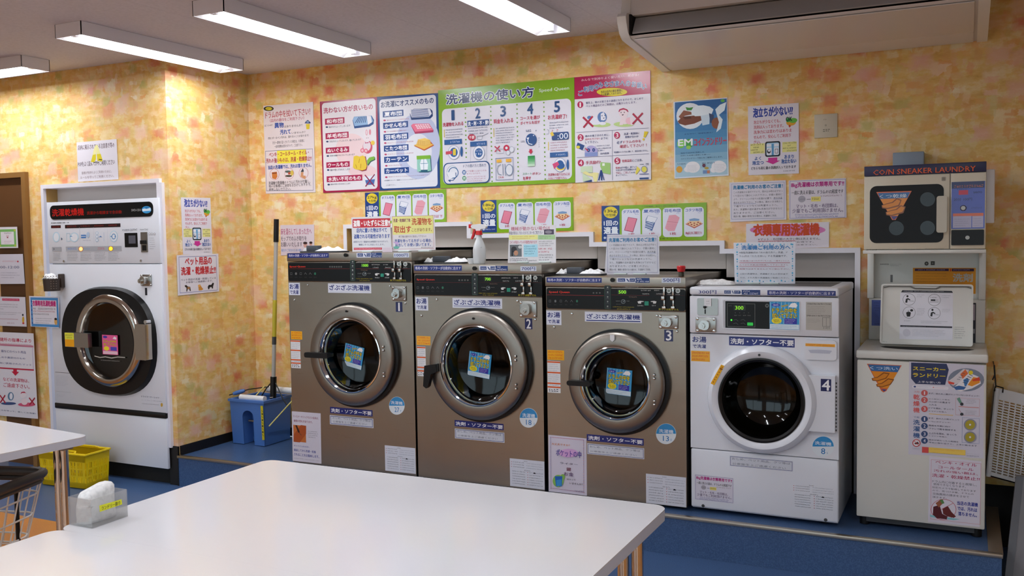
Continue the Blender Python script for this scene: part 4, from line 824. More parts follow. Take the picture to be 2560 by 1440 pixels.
# ------------------------------------------------------------------ shoe washer and dryer tower
YS = -.5568; YU = -.507; t = sn = thing('sneaker_washer', 'cream shoe washing and drying tower with an open white lid', 'washing machine', (.776, -.3, ZP))
x0, x1 = .513, 1.039; zP_, zQ, zR, zS = (2120, 370, 4.3636), (2120, 620, 5.143), (2120, 860, 4.5), (2120, 1120, 4.5)
g = G(); g.box(x0, x1, YS, -.08, .2327, .955, bev=.006); bd = g.obj('cabinet', CREAM, t)
g = G(); g.box(x0-.004, x1+.006, YS-.006, -.09, .962, .9997, bev=.008, seg=3); tp = g.obj('top_deck', OFFW, t)
g = G(); g.box(x0+.03, x1-.03, YS+.03, -.12, .205, .231); g.obj('base', DGREY, t)
for fx in (.06, .94):
    for fy in (YS+.05, -.14): g = G(); g.cyl((x0+(x1-x0)*fx, fy, ZP), (x0+(x1-x0)*fx, fy, .231), .022); g.obj('foot', BLK, t)
# tub opening under the lid
op = [V((.60+.39*k/20, -.40-.085*math.sin(math.pi*k/20)**.5, 1.0005)) for k in range(21)]
g = G(); g.prism(op+[V((.97, -.375, 1.0005)), V((.62, -.375, 1.0005))], (0, 0, -.0004)); g.obj('tub_opening', MBLK, tp)
# console with posts
g = G(); g.box(x0+.01, x1, -.11, -.02, .9997, 1.206, bev=.004); cn = g.obj('console', OFFW, t)
g = G(); g.box(x0+.03, x1-.03, -.055, -.045, 1.206, 1.43); nch = g.obj('back_panel', OFFW, t)
for a in (x0+.003, x1-.03):
    g = G(); g.box(a, a+.030, -.12, -.02, 1.206, 1.435, bev=.003); g.obj('post', OFFW, t)
# lid: leans back against the console
a0 = V((0, -.375, 1.006)); nn = V((0, -1, .26)).normalized(); lu = V((1, 0, 0)); lv = nn.cross(lu)
def lidp(x, y): p = on(2120+x/5.143, 620+y/5.143, a0, nn); return p
tl, tr, br, bl = lidp(432, 468), lidp(1610, 472), lidp(1606, 1285), lidp(406, 1238)
lx0, lx1, lh = (tl.x+bl.x)/2, (tr.x+br.x)/2, ((tl-a0).dot(lv)+(tr-a0).dot(lv))/2; lb = .004
W = lambda u, v, k=0: V((0, a0.y, a0.z))+lu*u+lv*v+nn*k
def lrr(u0, v0, u1, v1, r, k): return [W(p.x, p.z, k) for p in rrect(u0, v0, u1, v1, r, 0)]
g = G(); g.prism(lrr(lx0, lb, lx1, lh, .012, 0), -nn*.018); lid = g.obj('lid', OFFW, t)
g = G(); g.ring(lrr(lx0, lb, lx1, lh, .012, .010), lrr(lx0+.007, lb+.008, lx1-.007, lh-.008, .008, .010), -nn*.0098); g.obj('lid_rim', OFFW, lid)
g = G(); g.prism([W(lx0+(lx1-lx0)*f, lh-.0085-d_, .009) for f, d_ in ((.03, .006), (.09, 0), (.33, 0), (.38, .010), (.60, .010), (.65, 0), (.93, .0), (.98, .006))]+[W(lx0+(lx1-lx0)*f, lh-.0085-d_-.0025, .009) for f, d_ in ((.98, .008), (.93, .002), (.66, .002), (.61, .012), (.37, .012), (.32, .002), (.09, .002), (.03, .008))], -nn*.006); g.obj('lid_seal', mat('seal_grey', '#6a6660', .5), lid)
s = Sheet(a0+nn*.0006, nn, lu).z(*zQ); s.sheet('#e4e4ee', (672, 572), (1352, 578), (1345, 1185), (660, 1170), th=.0005)
s.p('#30323c', (682, 570), (700, 542), (1335, 552), (1350, 576)); s.s_('#c8c8d0', 715, 548, 830, 562); s.s_('#c8c8d0', 850, 550, 1230, 566)
for x, y, k in ((786, 662, 0), (1110, 668, 1), (786, 830, 2), (1108, 838, 0)):
    s.e('#50525c', x, y, 81, 76); s.e('#e6e6f0', x, y, 77, 72)
    if k == 0: s.e('#2a2c30', x-22, y-42, 14, 14, 14); s.p('#2a2c30', (x-50, y+40), (x-42, y-8), (x-14, y-18), (x+16, y), (x+12, y+12), (x-18, y), (x-24, y+42)); s.l('#50525c', 4, (x-6, y+20), (x+60, y+22))
    elif k == 1: s.q('#2a2c30', x-45, y-8, x+12, y+14); s.s_('#50525c', x-50, y-38, x+40, y-22); s.l('#50525c', 5, (x-60, y+28), (x+55, y+26)); s.l('#50525c', 4, (x-30, y+6), (x+50, y+2))
    else: s.p('#2a2c30', (x-38, y+8), (x+22, y+8), (x+12, y+52), (x-28, y+52)); s.e('#2a2c30', x-8, y+4, 30, 14); s.e('#2a2c30', x+32, y-28, 20, 16, 14); s.l('#2a2c30', 5, (x-10, y-30), (x-8, y))
for a, b, n_ in (((885, 592), (990, 640), 2), ((1210, 600), (1325, 650), 2), ((885, 770), (990, 870), 5), ((1210, 780), (1322, 830), 3)): s.lines('#8a8c98', *a, *b, n_, .4)
s.lines('#8a8c98', 720, 925, 840, 950, 1, .5); s.lines('#8a8c98', 935, 930, 1310, 980, 2, .4); s.q('#30323c', 672, 992, 1338, 1030); s.s_('#a8a8b0', 700, 1000, 1000, 1018); s.s_('#80828c', 1020, 1008, 1320, 1022)
s.e('#d0d0dc', 752, 1088, 48, 48); s.lines('#9a9ca8', 830, 1040, 1270, 1150, 5, .35); s.build('lid_instructions', parent=lid)
s = Sheet(a0+nn*.0006, nn, lu).z(*zQ); s.lines('#70747c', 1370, 1005, 1515, 1170, 6, .4); s.s_('#6a6860', 430, 1200, 500, 1220); s.build('lid_print', parent=lid)
# console stickers and niche print
s = Sheet((0, -.1106, 0)).z(*zQ).rect('#5a6cb8', 305, 668, 420, 1000, th=.0005); s.lines('#2a3468', 335, 690, 412, 820, 4, .4); s.s_('#1c2040', 340, 965, 412, 985); s.build('coin_label', parent=cn)
s = Sheet((0, -.1106, 0)).z(*zQ).rect('#30323a', 1570, 705, 1640, 1225, th=.0005); s.q('#a89ca8', 1600, 725, 1632, 930); s.q('#8a8a8e', 1600, 1040, 1632, 1100); s.build('program_label', parent=cn)
s = Sheet((0, -.0556, 0)).z(*zQ); s.t('SANYO', '#26282c', 413, 202, 525, 216, .03); s.lines('#6a6c70', 545, 200, 695, 235, 2, .5); s.e('#50524f', 1010, 200, 26, 26); s.e('#a0a29e', 1010, 200, 10, 10); s.fr('#50524f', 14, 1065, 170, 1115, 220); s.fr('#60625f', 8, 1078, 182, 1102, 208); s.q('#7a7c7e', 545, 345, 575, 440); s.build('panel_print', parent=nch)
s = Sheet((0, -.0558, 0)).z(*zQ).rect('#e89a20', 835, 255, 1640, 590, th=.0005); s.q('#40204a', 860, 265, 1295, 297); s.s_('#c8a8c0', 900, 273, 1250, 288); s.q('#40204a', 1335, 265, 1620, 300); s.s_('#c8a8c0', 1350, 273, 1560, 290); s.e('#d83820', 1318, 283, 9, 20); s.lines('#8a4a18', 870, 310, 1290, 450, 4, .25); s.t('洗剤', '#c8c2b8', 1350, 330, 1600, 435, .05); s.build('detergent_notice', parent=nch)
# upper dryer
x0, x1 = .535, 1.029
g = G(); g.box(x0, x1, YU+.012, -.06, 1.452, 1.830, bev=.004); g.obj('dryer_body', CREAM, t)
g = G(); g.box(x0-.004, x1+.003, YU-.002, -.055, 1.435, 1.4515, bev=.003); g.obj('base_shelf', OFFW, t)
zt_ = onY(2161, 441, YU).z; xd = onY(2120+1110/4.3636, 600, YU).x
g = G(); g.box(x0, xd-.002, YU, YU+.012, 1.454, zt_-.002, bev=.003); dd = g.obj('dryer_door', mat('beige_enamel', '#d6d0bc', .35), t)
g = G(); g.box(xd+.001, x1, YU, YU+.012, 1.454, zt_-.002, bev=.003); pn = g.obj('coin_panel', mat('beige_enamel', '#dcd4ba', .35), t)
g = G(); g.box(x0, x1, YU-.001, YU+.012, zt_, 1.830, bev=.002); hb = g.obj('name_band', mat('navy_band', '#20244e', .4), t)
s = Sheet((0, YU-.0015, 0)).z(*zP_); s.t('CO/N SNEAKER LAUNDRY', '#e86838', 275, 240, 1392, 252, .02); s.q('#d8a0a0', 182, 309, 1503, 314) if False else None; s.build('band_lettering', parent=hb)
A, B = onY(2120+240/4.3636, 370+418/4.3636, YU), onY(2120+1040/4.3636, 370+1030/4.3636, YU)
g = G(); g.prism(rrect(A.x, B.z, B.x, A.z, .028, YU-.0025), (0, .002, 0)); wn = g.obj('window', mat('smoked_window', '#1c1d1f', .35, spec=.2), t)
s = Sheet((0, YU-.003, 0), gloss=True).z(*zP_)
for x, y in ((868, 560), (528, 875), (868, 872)): s.e('#101214', x, y, 82, 78)
s.p('#d8683a', (308, 480), (695, 468), (520, 785), (482, 785)); s.p('#3a6ea8', (325, 492), (678, 482), (648, 545), (352, 556)); s.t('くつ乾燥', '#d8e4f0', 345, 508, 640, 540, .02); s.p('#e89020', (352, 558), (648, 547), (545, 740), (462, 740)); s.p('#4a3a7a', (468, 745), (545, 742), (510, 780), (492, 780))
for dx, dy in ((0, 0), (45, 75)): s.p('#8a4c14', (365+dx, 625+dy), (420+dx, 605+dy), (480+dx, 590+dy), (530+dx, 548+dy), (585+dx, 565+dy), (560+dx, 635+dy), (430+dx, 668+dy), (372+dx, 658+dy)); s.p('#e08a20', (372+dx, 628+dy), (425+dx, 612+dy), (490+dx, 598+dy), (535+dx, 560+dy), (572+dx, 575+dy), (548+dx, 622+dy), (430+dx, 655+dy), (380+dx, 648+dy))
s.build('shoe_drying_sticker', parent=wn)
A, B = onY(2120+968/4.3636, 370+525/4.3636, YU-.02), onY(2120+1078/4.3636, 370+922/4.3636, YU-.02); g = G(); g.prism(rrect(A.x, B.z, B.x, A.z, .01, YU-.03), (0, .028, 0)); g.obj('door_handle', mat('beige_plastic', '#c8c4b4', .4), dd)
s = Sheet((0, YU-.0006, 0)).z(*zP_); s.rr('#a8a49a', 1020, 315, 1068, 360, 12); s.rr('#8a867c', 1028, 322, 1060, 352, 8); s.s_('#4a4a48', 200, 1103, 310, 1118)
for x, x2 in ((335, 500), (530, 570), (592, 735), (750, 790)): s.lines('#6a6862', x, 1095, x2, 1125, 2, .4)
s.lines('#6a6862', 840, 1090, 1050, 1130, 3, .4); s.build('door_print', parent=dd)
s = Sheet((0, YU-.0006, 0), gloss=True).z(*zP_).rect('#5866c0', 1130, 372, 1490, 878, th=.0005); s.q('#2c3068', 1130, 372, 1488, 432); s.s_('#c86848', 1145, 408, 1475, 425); s.q('#c82848', 1208, 462, 1310, 508); s.t('SANYO', '#20264a', 1368, 474, 1462, 492, .03); s.s_('#30386a', 1190, 444, 1310, 456); s.t('20分 100円', '#2a2e50', 1155, 546, 1352, 574, .01); s.s_('#3a4480', 1345, 645, 1460, 660)
s.q('#e07048', 1145, 715, 1478, 740); s.q('#b8b4d0', 1145, 745, 1345, 868); s.q('#b8b4d0', 1355, 743, 1475, 864); s.lines('#5a5878', 1160, 765, 1335, 855, 4, .25); s.lines('#5a5878', 1365, 760, 1465, 855, 4, .25); s.build('coin_instructions', parent=pn)
o = onY(2120+1257/4.3636, 370+655/4.3636, YU); g = G(); g.lathe([(.0, .01), (.009, .01), (.012, .006), (.013, 0)], (o.x, YU, o.z), (0, -1, 0), 24); g.obj('coin_knob', mat('satin_knob', '#a8a8a4', .45, 1), pn)
o, A, B = pbox('coin_box', BLK, pn, zP_, (1127, 895), (1482, 1058), YU-.008, .008, .004); q_ = onY(2120+1303/4.3636, 370+977/4.3636, YU); g = G(); g.cyl((q_.x, YU-.016, q_.z), (q_.x, YU-.008, q_.z), .0085); g.obj('coin_box_lock', mat('satin_knob', '#a8a8a4', .45, 1), o)
g = G(); g.box(x1+.001, x1+.035, -.42, -.34, 1.565, 1.80, bev=.004); g.obj('side_box', WPLAST, t)
A, B = onY(2234, 384, -.03), onY(2311, 414, -.03); g = G(); g.box(A.x, B.x, -.09, -.004, 1.831, A.z, bev=.004); g.obj('exhaust_duct', mat('duct_grey', '#8a98a8', .45), t)
# cabinet stickers
P = (0, YS-.0006, 0)
s = Sheet(P).z(*zR); s.p('#d8683a', (212, 222), (604, 240), (430, 530), (398, 545), (372, 525)); s.p('#3a6ea8', (226, 230), (590, 246), (558, 318), (262, 302)); s.t('くつ洗い', '#d8e4f0', 245, 248, 560, 298, .02); s.p('#e89020', (264, 306), (556, 320), (450, 500), (368, 490)); s.p('#4a4a8a', (375, 508), (436, 512), (408, 535))
for dx, dy in ((0, 0), (50, 68)): s.p('#8a4c14', (265+dx, 385+dy), (330+dx, 370+dy), (400+dx, 318+dy), (470+dx, 330+dy), (430+dx, 390+dy), (330+dx, 420+dy), (275+dx, 412+dy)); s.p('#d88420', (275+dx, 388+dy), (335+dx, 378+dy), (405+dx, 330+dy), (455+dx, 340+dy), (420+dx, 382+dy), (330+dx, 410+dy), (285+dx, 404+dy))
s.build('shoe_washing_sticker', parent=bd)
s = Sheet(P, gloss=True).z(2260, 890, 5.538).sheet('#cfccda', (70, 75), (1110, 128), (1100, 1420), (60, 1360), th=.0005)
s.p('#20305c', (98, 90), (590, 108), (620, 190), (570, 400), (160, 385), (98, 310)); s.t('スニーカー', '#e8d020', 125, 145, 572, 215, .045); s.t('ランドリー', '#e8d020', 125, 235, 572, 308, .045); s.t('上手な使い方', '#d8dce8', 190, 340, 510, 385, .015)
s.part('shoes_picture').e('#7a8294', 860, 330, 250, 160); s.p('#d8d0d4', (600, 355), (680, 300), (820, 180), (900, 190), (860, 330), (680, 410)); s.p('#d84838', (605, 345), (700, 370), (690, 395), (620, 385)); s.p('#e06a30', (780, 250), (850, 185), (900, 260), (820, 330)); s.p('#e8e4e8', (680, 445), (760, 370), (900, 230), (1040, 290), (1065, 380), (940, 450), (780, 490)); s.p('#2a60a0', (682, 430), (760, 410), (860, 430), (830, 465), (720, 470)); s.p('#e89020', (880, 400), (960, 290), (1050, 310), (1050, 370), (940, 420)); s.p('#d84020', (940, 330), (1040, 290), (1058, 340), (960, 350)); s.e('#e8d020', 925, 230, 30, 28); s.p('#3a78b8', (860, 420), (900, 340), (880, 300), (820, 330), (840, 420))
for k in range(5): s.l('#303848', 8, (815+k*22, 365-k*28), (870+k*20, 375-k*24))
for k in range(4): s.l('#404858', 7, (735+k*24, 320-k*28), (775+k*22, 325-k*26))
s.cur = None; s.rr('#e6e4ee', 115, 400, 615, 470, 20); s.e('#40508a', 150, 424, 17, 13); s.lines('#40508a', 180, 412, 380, 442, 2, .5); s.p('#d84848', (395, 438), (408, 425), (420, 440)); s.lines('#d84848', 430, 430, 600, 455, 2, .5)
s.t('上段', '#d87878', 135, 480, 215, 508, .0)
for k, ch in enumerate('乾燥機'): s.t(ch, '#d85858', 130, 530+k*90, 215, 605+k*90, .03)
s.t('下段', '#40609a', 132, 832, 215, 862, .0)
for k, ch in enumerate('洗濯機'): s.t(ch, '#285890', 128, 880+k*90, 218, 955+k*90, .03)
for i, (y, c) in enumerate(((512, '#c85858'), (608, '#c85858'), (732, '#c85858'), (872, '#2a4878'), (968, '#2a4878'), (1078, '#2a4878'), (1172, '#2a4878'))): s.e(c, 283, y, 46, 42); s.t(str(i+1 if i < 3 else i-2), '#e8e4ee', 277 if i in (0, 3) else 270, y-24, 291 if i in (0, 3) else 298, y+24, .02); s.e('#e8e4ee', 283, y, 0.1)
for tx, a, b, c, d_ in (('まず、前の人の靴が入っていないかチェック!', 343, 505, 1040, 565), ('よく脱水した靴を', 343, 585, 635, 615), ('ハンガーの奥まで', 343, 618, 640, 660), ('入れる', 343, 660, 450, 690), ('ドアを閉め、ゆっくり', 343, 708, 685, 750), ('とコインを投入', 343, 752, 590, 785), ('まず、前の人の靴が入って', 343, 848, 765, 895), ('いないかチェック!', 343, 895, 640, 930), ('靴底を外側に向け', 343, 948, 640, 990), ('ブラシで靴を固定する', 343, 990, 715, 1040), ('上ぶたを閉め、ゆっくり', 343, 1052, 725, 1105), ('とコインを投入', 343, 1095, 595, 1130), ('脱水が終わったら乾燥を', 343, 1148, 755, 1198), ('早めに取り出すと、上手に乾きます', 343, 1185, 1010, 1255)): s.t(tx, '#2e3250', a, b, c, d_, .012)
s.part('steps_picture').q('#e8c070', 345, 795, 680, 825); s.fr('#d89090', 3, 715, 575, 1045, 835); s.p('#6a9a88', (730, 590), (770, 570), (800, 640), (770, 655)); s.e('#282c38', 800, 665, 24, 22); s.q('#d86850', 755, 695, 1035, 718); s.l('#b06868', 4, (760, 730), (800, 800)); s.e('#282c38', 800, 805, 24, 20); s.fr('#5a7ab0', 3, 805, 850, 1042, 1215)
for y in (950, 1122): s.e('#8a8a98', 915, y, 86, 80); s.e('#a89a28', 915, y, 68, 64); s.e('#e4e0ec', 915, y, 14, 13)
s.e('#c83838', 172, 1203, 56, 52); s.e('#e0dce4', 172, 1203, 45, 42); s.p('#402028', (140, 1210), (190, 1185), (210, 1215), (160, 1222)); s.l('#c83838', 8, (135, 1170), (210, 1238)); s.q('#d84848', 250, 1255, 338, 1342); s.q('#ecc858', 342, 1262, 850, 1375); s.cur = None
s.s_('#d84838', 345, 1228, 810, 1262); s.lines('#c84830', 360, 1272, 830, 1330, 2, .5); s.s_('#40402a', 360, 1335, 770, 1370); s.lines('#40506a', 115, 1265, 235, 1300, 2, .5); s.s_('#8a8a98', 870, 1350, 1040, 1362); s.t('DEPOT', '#8a8aa0', 872, 1370, 1040, 1400, .0); s.lines('#50586a', 860, 595, 1000, 670, 3, .35); s.lines('#50586a', 845, 745, 1020, 820, 3, .35)
s.build('shoe_laundry_guide', parent=bd)
s = Sheet(P).z(*zS).sheet('#d8d2de', (915, 92), (1500, 150), (1480, 890), (900, 830), th=.0005)
s.fr('#d07080', 3, 935, 128, 1488, 862)
for tx, a, b, c, d_ in (('ペンキ・オイル', 985, 138, 1448, 212), ('コールタール', 1015, 195, 1412, 262), ('汚れの強い靴は、', 965, 238, 1462, 310), ('洗濯・乾燥禁止!!', 945, 285, 1482, 372)): s.t(tx, '#b02858', a, b, c, d_, .025)
for tx, a, b, c, d_ in (('ドラム内に付着すると故障し、', 950, 358, 1448, 432), ('使用できなくなります。', 960, 392, 1325, 452), ('防犯カメラで監視しております', 950, 430, 1440, 498), ('ので、見つけ次第、ドラムの', 950, 465, 1415, 530), ('交換費用の請求をさせて', 952, 500, 1362, 565), ('頂きます。', 950, 540, 1110, 575)): s.t(tx, '#50505c', a, b, c, d_, .008)
s.part('boots_picture').e('#c04858', 1075, 692, 143, 118); s.e('#dcd6e2', 1075, 692, 138, 113); s.p('#88c0c8', (920, 750), (1260, 800), (1190, 812), (925, 775)); s.p('#5a2028', (960, 660), (1030, 640), (1060, 740), (1120, 770), (1110, 802), (1000, 790), (955, 750)); s.p('#6a2a2a', (1062, 680), (1125, 655), (1165, 720), (1215, 770), (1190, 785), (1120, 770), (1070, 740)); s.p('#9a5a40', (985, 620), (1040, 580), (1070, 620), (1020, 670)); s.p('#5a8a50', (1030, 585), (1065, 578), (1085, 620), (1060, 630)); s.l('#c04858', 5, (1050, 690), (1180, 622)); s.cur = None
for tx, a, b, c, d_ in (('当店の洗濯機', 1228, 595, 1460, 662), ('では、汚れは', 1232, 655, 1452, 722), ('落ちません。', 1240, 715, 1448, 780)): s.t(tx, '#2c3c98', a, b, c, d_, .03)
s.build('no_paint_notice', parent=bd)
# ------------------------------------------------------------------ notices on the walls
NG = 'notices on the walls'
BW = (0, -.003, 0); FW = (0, YD-.003, 0)
# dryer rule above the dryer
s = Sheet(FW).z(150, 330, 10.283).sheet('#e0dce4', (425, 270), (1450, 180), (1500, 1215), (465, 1280))
s.t('店内に掲示されている注意書き等の', '#4a2838', 460, 340, 1400, 395, .02); s.t('POPをよく読んでからご利用ください', '#3a2838', 460, 765, 1410, 835, .02)
s.part('hands_picture').p('#e8e4a0', (870, 450), (910, 340), (965, 330), (1080, 680), (960, 720), (930, 500), (900, 720), (800, 740)); s.p('#d8c828', (845, 590), (925, 570), (925, 700), (880, 780), (795, 770)); s.p('#d8c828', (945, 570), (1045, 560), (1090, 700), (1090, 760), (960, 740)); s.l('#3a3820', 10, (860, 780), (950, 770), (1010, 785)); s.l('#3a3820', 14, (1000, 705), (1080, 715)); s.cur = None
s.t('皆様が気持ちよくご利用のために、', '#786068', 560, 1020, 1330, 1045, .005); s.t('ルールを守ってご利用ください。', '#786068', 520, 1140, 1390, 1160, .005)
s.build('paper_notice', 'square white notice with yellow praying hands, above the tumble dryer', 'notice', NG)
# door notices
s = Sheet((0, YD-.032, 0)).z(0, 420, 6.546).sheet('#e2dee4', (-60, 968), (278, 962), (296, 1308), (-40, 1312)).norm()
s.q('#7cb868', 60, 110, 930, 940); s.q('#e4e0e6', 190, 230, 830, 830)
for x, y in ((830, 130), (830, 840), (90, 840)): s.q('#b8c840', x, y, x+80, y+80)
s.s_('#303038', 340, 260, 720, 330); s.e('#c07888', 520, 430, 60, 40); s.e('#e4e0e6', 520, 430, 40, 25); s.e('#a05060', 520, 500, 40, 30); s.lines('#a06070', 340, 640, 720, 800, 2, .4)
s.build('paper_notice', 'small notice with a green border on the brown door', 'notice', NG)
s = Sheet((0, YD-.032, 0)).z(0, 630, 6.546).sheet('#cfcdd8', (-80, 38), (372, 32), (405, 520), (-60, 524))
s.s_('#c07080', 40, 140, 270, 165); s.e('#c03040', 292, 155, 14, 14); s.t('8:00-12:00', '#505878', -60, 228, 315, 270, .02); s.lines('#6a6a88', 10, 320, 330, 440, 3, .35); s.build('paper_notice', 'white notice of opening hours on the brown door', 'notice', NG)
s = Sheet((0, YD-.032, 0)).z(0, 630, 6.546).sheet('#d2d0da', (-80, 728), (412, 738), (436, 1222), (-60, 1205))
s.q('#c02858', 35, 757, 318, 803); s.s_('#e0b0c0', 45, 765, 310, 792); s.lines('#50506a', -40, 835, 350, 960, 3, .4, .3); s.lines('#50506a', -40, 970, 355, 1040, 2, .4); s.s_('#a04060', -20, 1080, 300, 1115); s.s_('#a04060', 115, 1150, 235, 1175); s.e('#d0a830', 380, 1110, 18, 55); s.e('#282830', 374, 1030, 14, 18); s.e('#c04040', 382, 1165, 18, 16)
s.build('paper_notice', 'white notice with a crimson heading bar on the brown door', 'notice', NG)
s = Sheet((0, YD-.032, 0)).z(0, 820, 5.538).sheet('#dcdae2', (-120, 50), (462, 75), (525, 1258), (-90, 1205))
s.t('保健所の指導により', '#b83050', -60, 128, 432, 205, .03)
for k in range(22): s.l('#b83050', 4, (-40+k*22, 205+k*1.2), (-30+k*22, 212+k*1.2))
s.q('#c07890', -90, 238, 462, 244); s.q('#8a60a8', 452, 275, 462, 580); s.t('犬・猫などのペット用品', '#4a5088', -60, 295, 360, 355, .015); s.t('おしめや糞尿付のもの', '#4a5088', -60, 385, 350, 438, .015); s.t('動物に使用されたマット', '#4a5088', -60, 465, 440, 525, .015)
s.q('#b82040', -90, 548, 470, 560) if False else s.p('#b82040', (-90, 538), (470, 572), (470, 592), (-90, 556)); s.p('#c02040', (185, 560), (235, 563), (235, 605), (265, 607), (215, 662), (160, 600), (185, 602))
s.t('などの洗濯物は、', '#c03858', 42, 680, 405, 760, .02); s.t('ご遠慮下さい。', '#c03858', 48, 755, 412, 845, .02)
s.part('dog_and_baby_picture').e('#5a80a0', 150, 945, 42, 58); s.e('#e4e2ea', 155, 945, 22, 45); s.e('#3a5080', 120, 1045, 105, 20); s.e('#e4dce2', 325, 925, 45, 45); s.p('#b83050', (285, 915), (300, 885), (340, 880), (370, 910), (355, 900), (310, 898)); s.e('#d05878', 370, 1060, 120, 28); s.e('#e8d8de', 340, 1020, 45, 45)
for a, b in (((5, 935), (75, 1035)), ((70, 935), (8, 1030)), ((408, 970), (480, 1060)), ((482, 970), (412, 1062))): s.l('#a82038', 14, a, b)
s.cur = None; s.t('ルールを守って、楽しくお洗濯♪', '#3a4a70', -60, 1118, 500, 1195, .01)
s.build('paper_notice', 'large notice with a red arrow and a crawling baby, low on the brown door', 'notice', NG)
s = Sheet((0, YR-.012, 0)).z(0, 630, 6.546).sheet('#dcdae4', (475, 720), (966, 732), (965, 1245), (500, 1218)).norm()
s.fr('#4a8cc8', 60, 40, 40, 985, 985)
for k in range(6): s.q('#2a50a0', 55, 150+k*140, 90, 200+k*140)
s.s_('#282a34', 120, 370, 900, 430); s.t('衣類専用洗濯乾燥機', '#c02878', 110, 140, 900, 320, .05); s.s_('#a03848', 120, 460, 880, 510); s.s_('#282a34', 120, 550, 650, 600); s.lines('#50586a', 180, 680, 800, 900, 3, .35); s.e('#d8a860', 880, 800, 50, 110); s.e('#3a2820', 880, 720, 45, 40)
s.build('paper_notice', 'small notice with a blue border at the left edge of the tumble dryer', 'notice', NG)
# foam notice, twice
OKG = None
def foam(P, n, u, z, quad, label):
    s = Sheet(P, n, u).z(*z).sheet('#dedae4', *quad).norm()
    s.t('泡立ちが少ない??', '#2840a0', 100, 30, 880, 165, .04)
    for i, tx in enumerate(('泡立ちが少なくても、', '洗剤は入っております。', '洗浄力には変わりはありま', 'せんので、安心してご利用下', 'さい。')): s.t(tx, '#b83048', 110, 210+i*72, (640, 700, 860, 850, 250)[i], 262+i*72, .02)
    s.part('machine_picture').e('#d8a030', 850, 270, 95, 48); s.e('#68b848', 890, 245, 80, 35); s.e('#38a048', 790, 235, 40, 30); s.t('OK', '#103820', 750, 190, 870, 250, .05); s.p('#c04020', (810, 300), (850, 320), (820, 345), (800, 320))
    s.q('#e4e090', 40, 545, 330, 690); s.q('#e4e090', 680, 545, 960, 690); s.rr('#20242c', 340, 525, 640, 745, 40); s.rr('#a8d0e8', 365, 545, 615, 725, 30); s.rr('#e4e6f0', 370, 560, 460, 600, 10); s.rr('#e4e6f0', 520, 560, 610, 600, 10); s.rr('#e4e6f0', 372, 615, 470, 720, 15); s.rr('#e4e6f0', 515, 615, 608, 720, 15); s.e('#30343c', 415, 665, 38, 32); s.e('#e4e6f0', 420, 655, 25, 18); s.fr('#30343c', 8, 535, 635, 595, 700); s.q('#5898c8', 470, 560, 510, 725)
    s.p('#c83090', (400, 760), (580, 760), (580, 805), (640, 805), (495, 855), (340, 805), (400, 805)); s.cur = None
    for k in range(4): s.s_('#40402a', (50, 90, 50, 90)[k], 552+k*36, (310, 230, 200, 310)[k], 572+k*36); s.s_('#40402a', (690, 780, 690, 770)[k], 552+k*36, (950, 860, 950, 950)[k], 572+k*36)
    s.t('よく', '#3060a8', 130, 735, 260, 785, .03); s.t('泡立つ', '#3060a8', 80, 795, 310, 850, .04); s.t('あまり', '#3060a8', 720, 730, 900, 785, .03); s.t('泡立たない', '#3060a8', 660, 790, 950, 850, .04)
    s.t('どちらも同じ量の洗剤が入っております', '#2a2c38', 60, 880, 945, 925, .02); s.s_('#404048', 700, 950, 920, 968)
    s.build('paper_notice', label, 'notice', NG)
foam(BW, (0, -1, 0), (1, 0, 0), (1660, 230, 4.3646), ((916, 158), (1470, 118), (1472, 888), (922, 908)), 'white notice with a pink arrow beside the wall switch plate')
LW = (XL+.003, 0, 0)
foam(LW, (1, 0, 0), (0, 1, 0), (430, 480, 5.333), ((118, 72), (512, 78), (538, 835), (148, 835)), 'white notice with a pink arrow on the alcove side wall')
s = Sheet((XL+.005, 0, 0), (1, 0, 0), (0, 1, 0)).z(430, 480, 5.333).sheet('#dedae2', (62, 842), (618, 822), (630, 1325), (80, 1382)).norm()
s.fr('#5058a0', 7, 45, 45, 950, 955); s.t('ペット用品の', '#c02c34', 190, 75, 830, 265, .05); s.t('洗濯・乾燥禁止!!', '#c02c34', 90, 310, 925, 510, .05); s.t('ペット用品の洗濯・乾燥している', '#3a3850', 75, 600, 920, 655, .012); s.t('お客様へご遠慮願います。', '#3a3850', 190, 670, 840, 720, .012)
s.part('pets_picture').p('#2a2420', (160, 770), (200, 760), (230, 800), (290, 815), (300, 920), (275, 920), (265, 870), (225, 870), (215, 925), (195, 925), (200, 830), (165, 800)); s.e('#a87a50', 250, 840, 35, 25); s.p('#c88838', (480, 790), (530, 770), (555, 830), (600, 900), (560, 925), (490, 925)); s.e('#e0a858', 505, 800, 32, 28); s.p('#1c1c20', (710, 850), (735, 800), (800, 800), (840, 745), (870, 770), (845, 840), (840, 900), (815, 900), (805, 860), (760, 862), (745, 912), (720, 912))
s.build('paper_notice', 'notice with red lettering and three dogs on the alcove side wall', 'notice', NG)
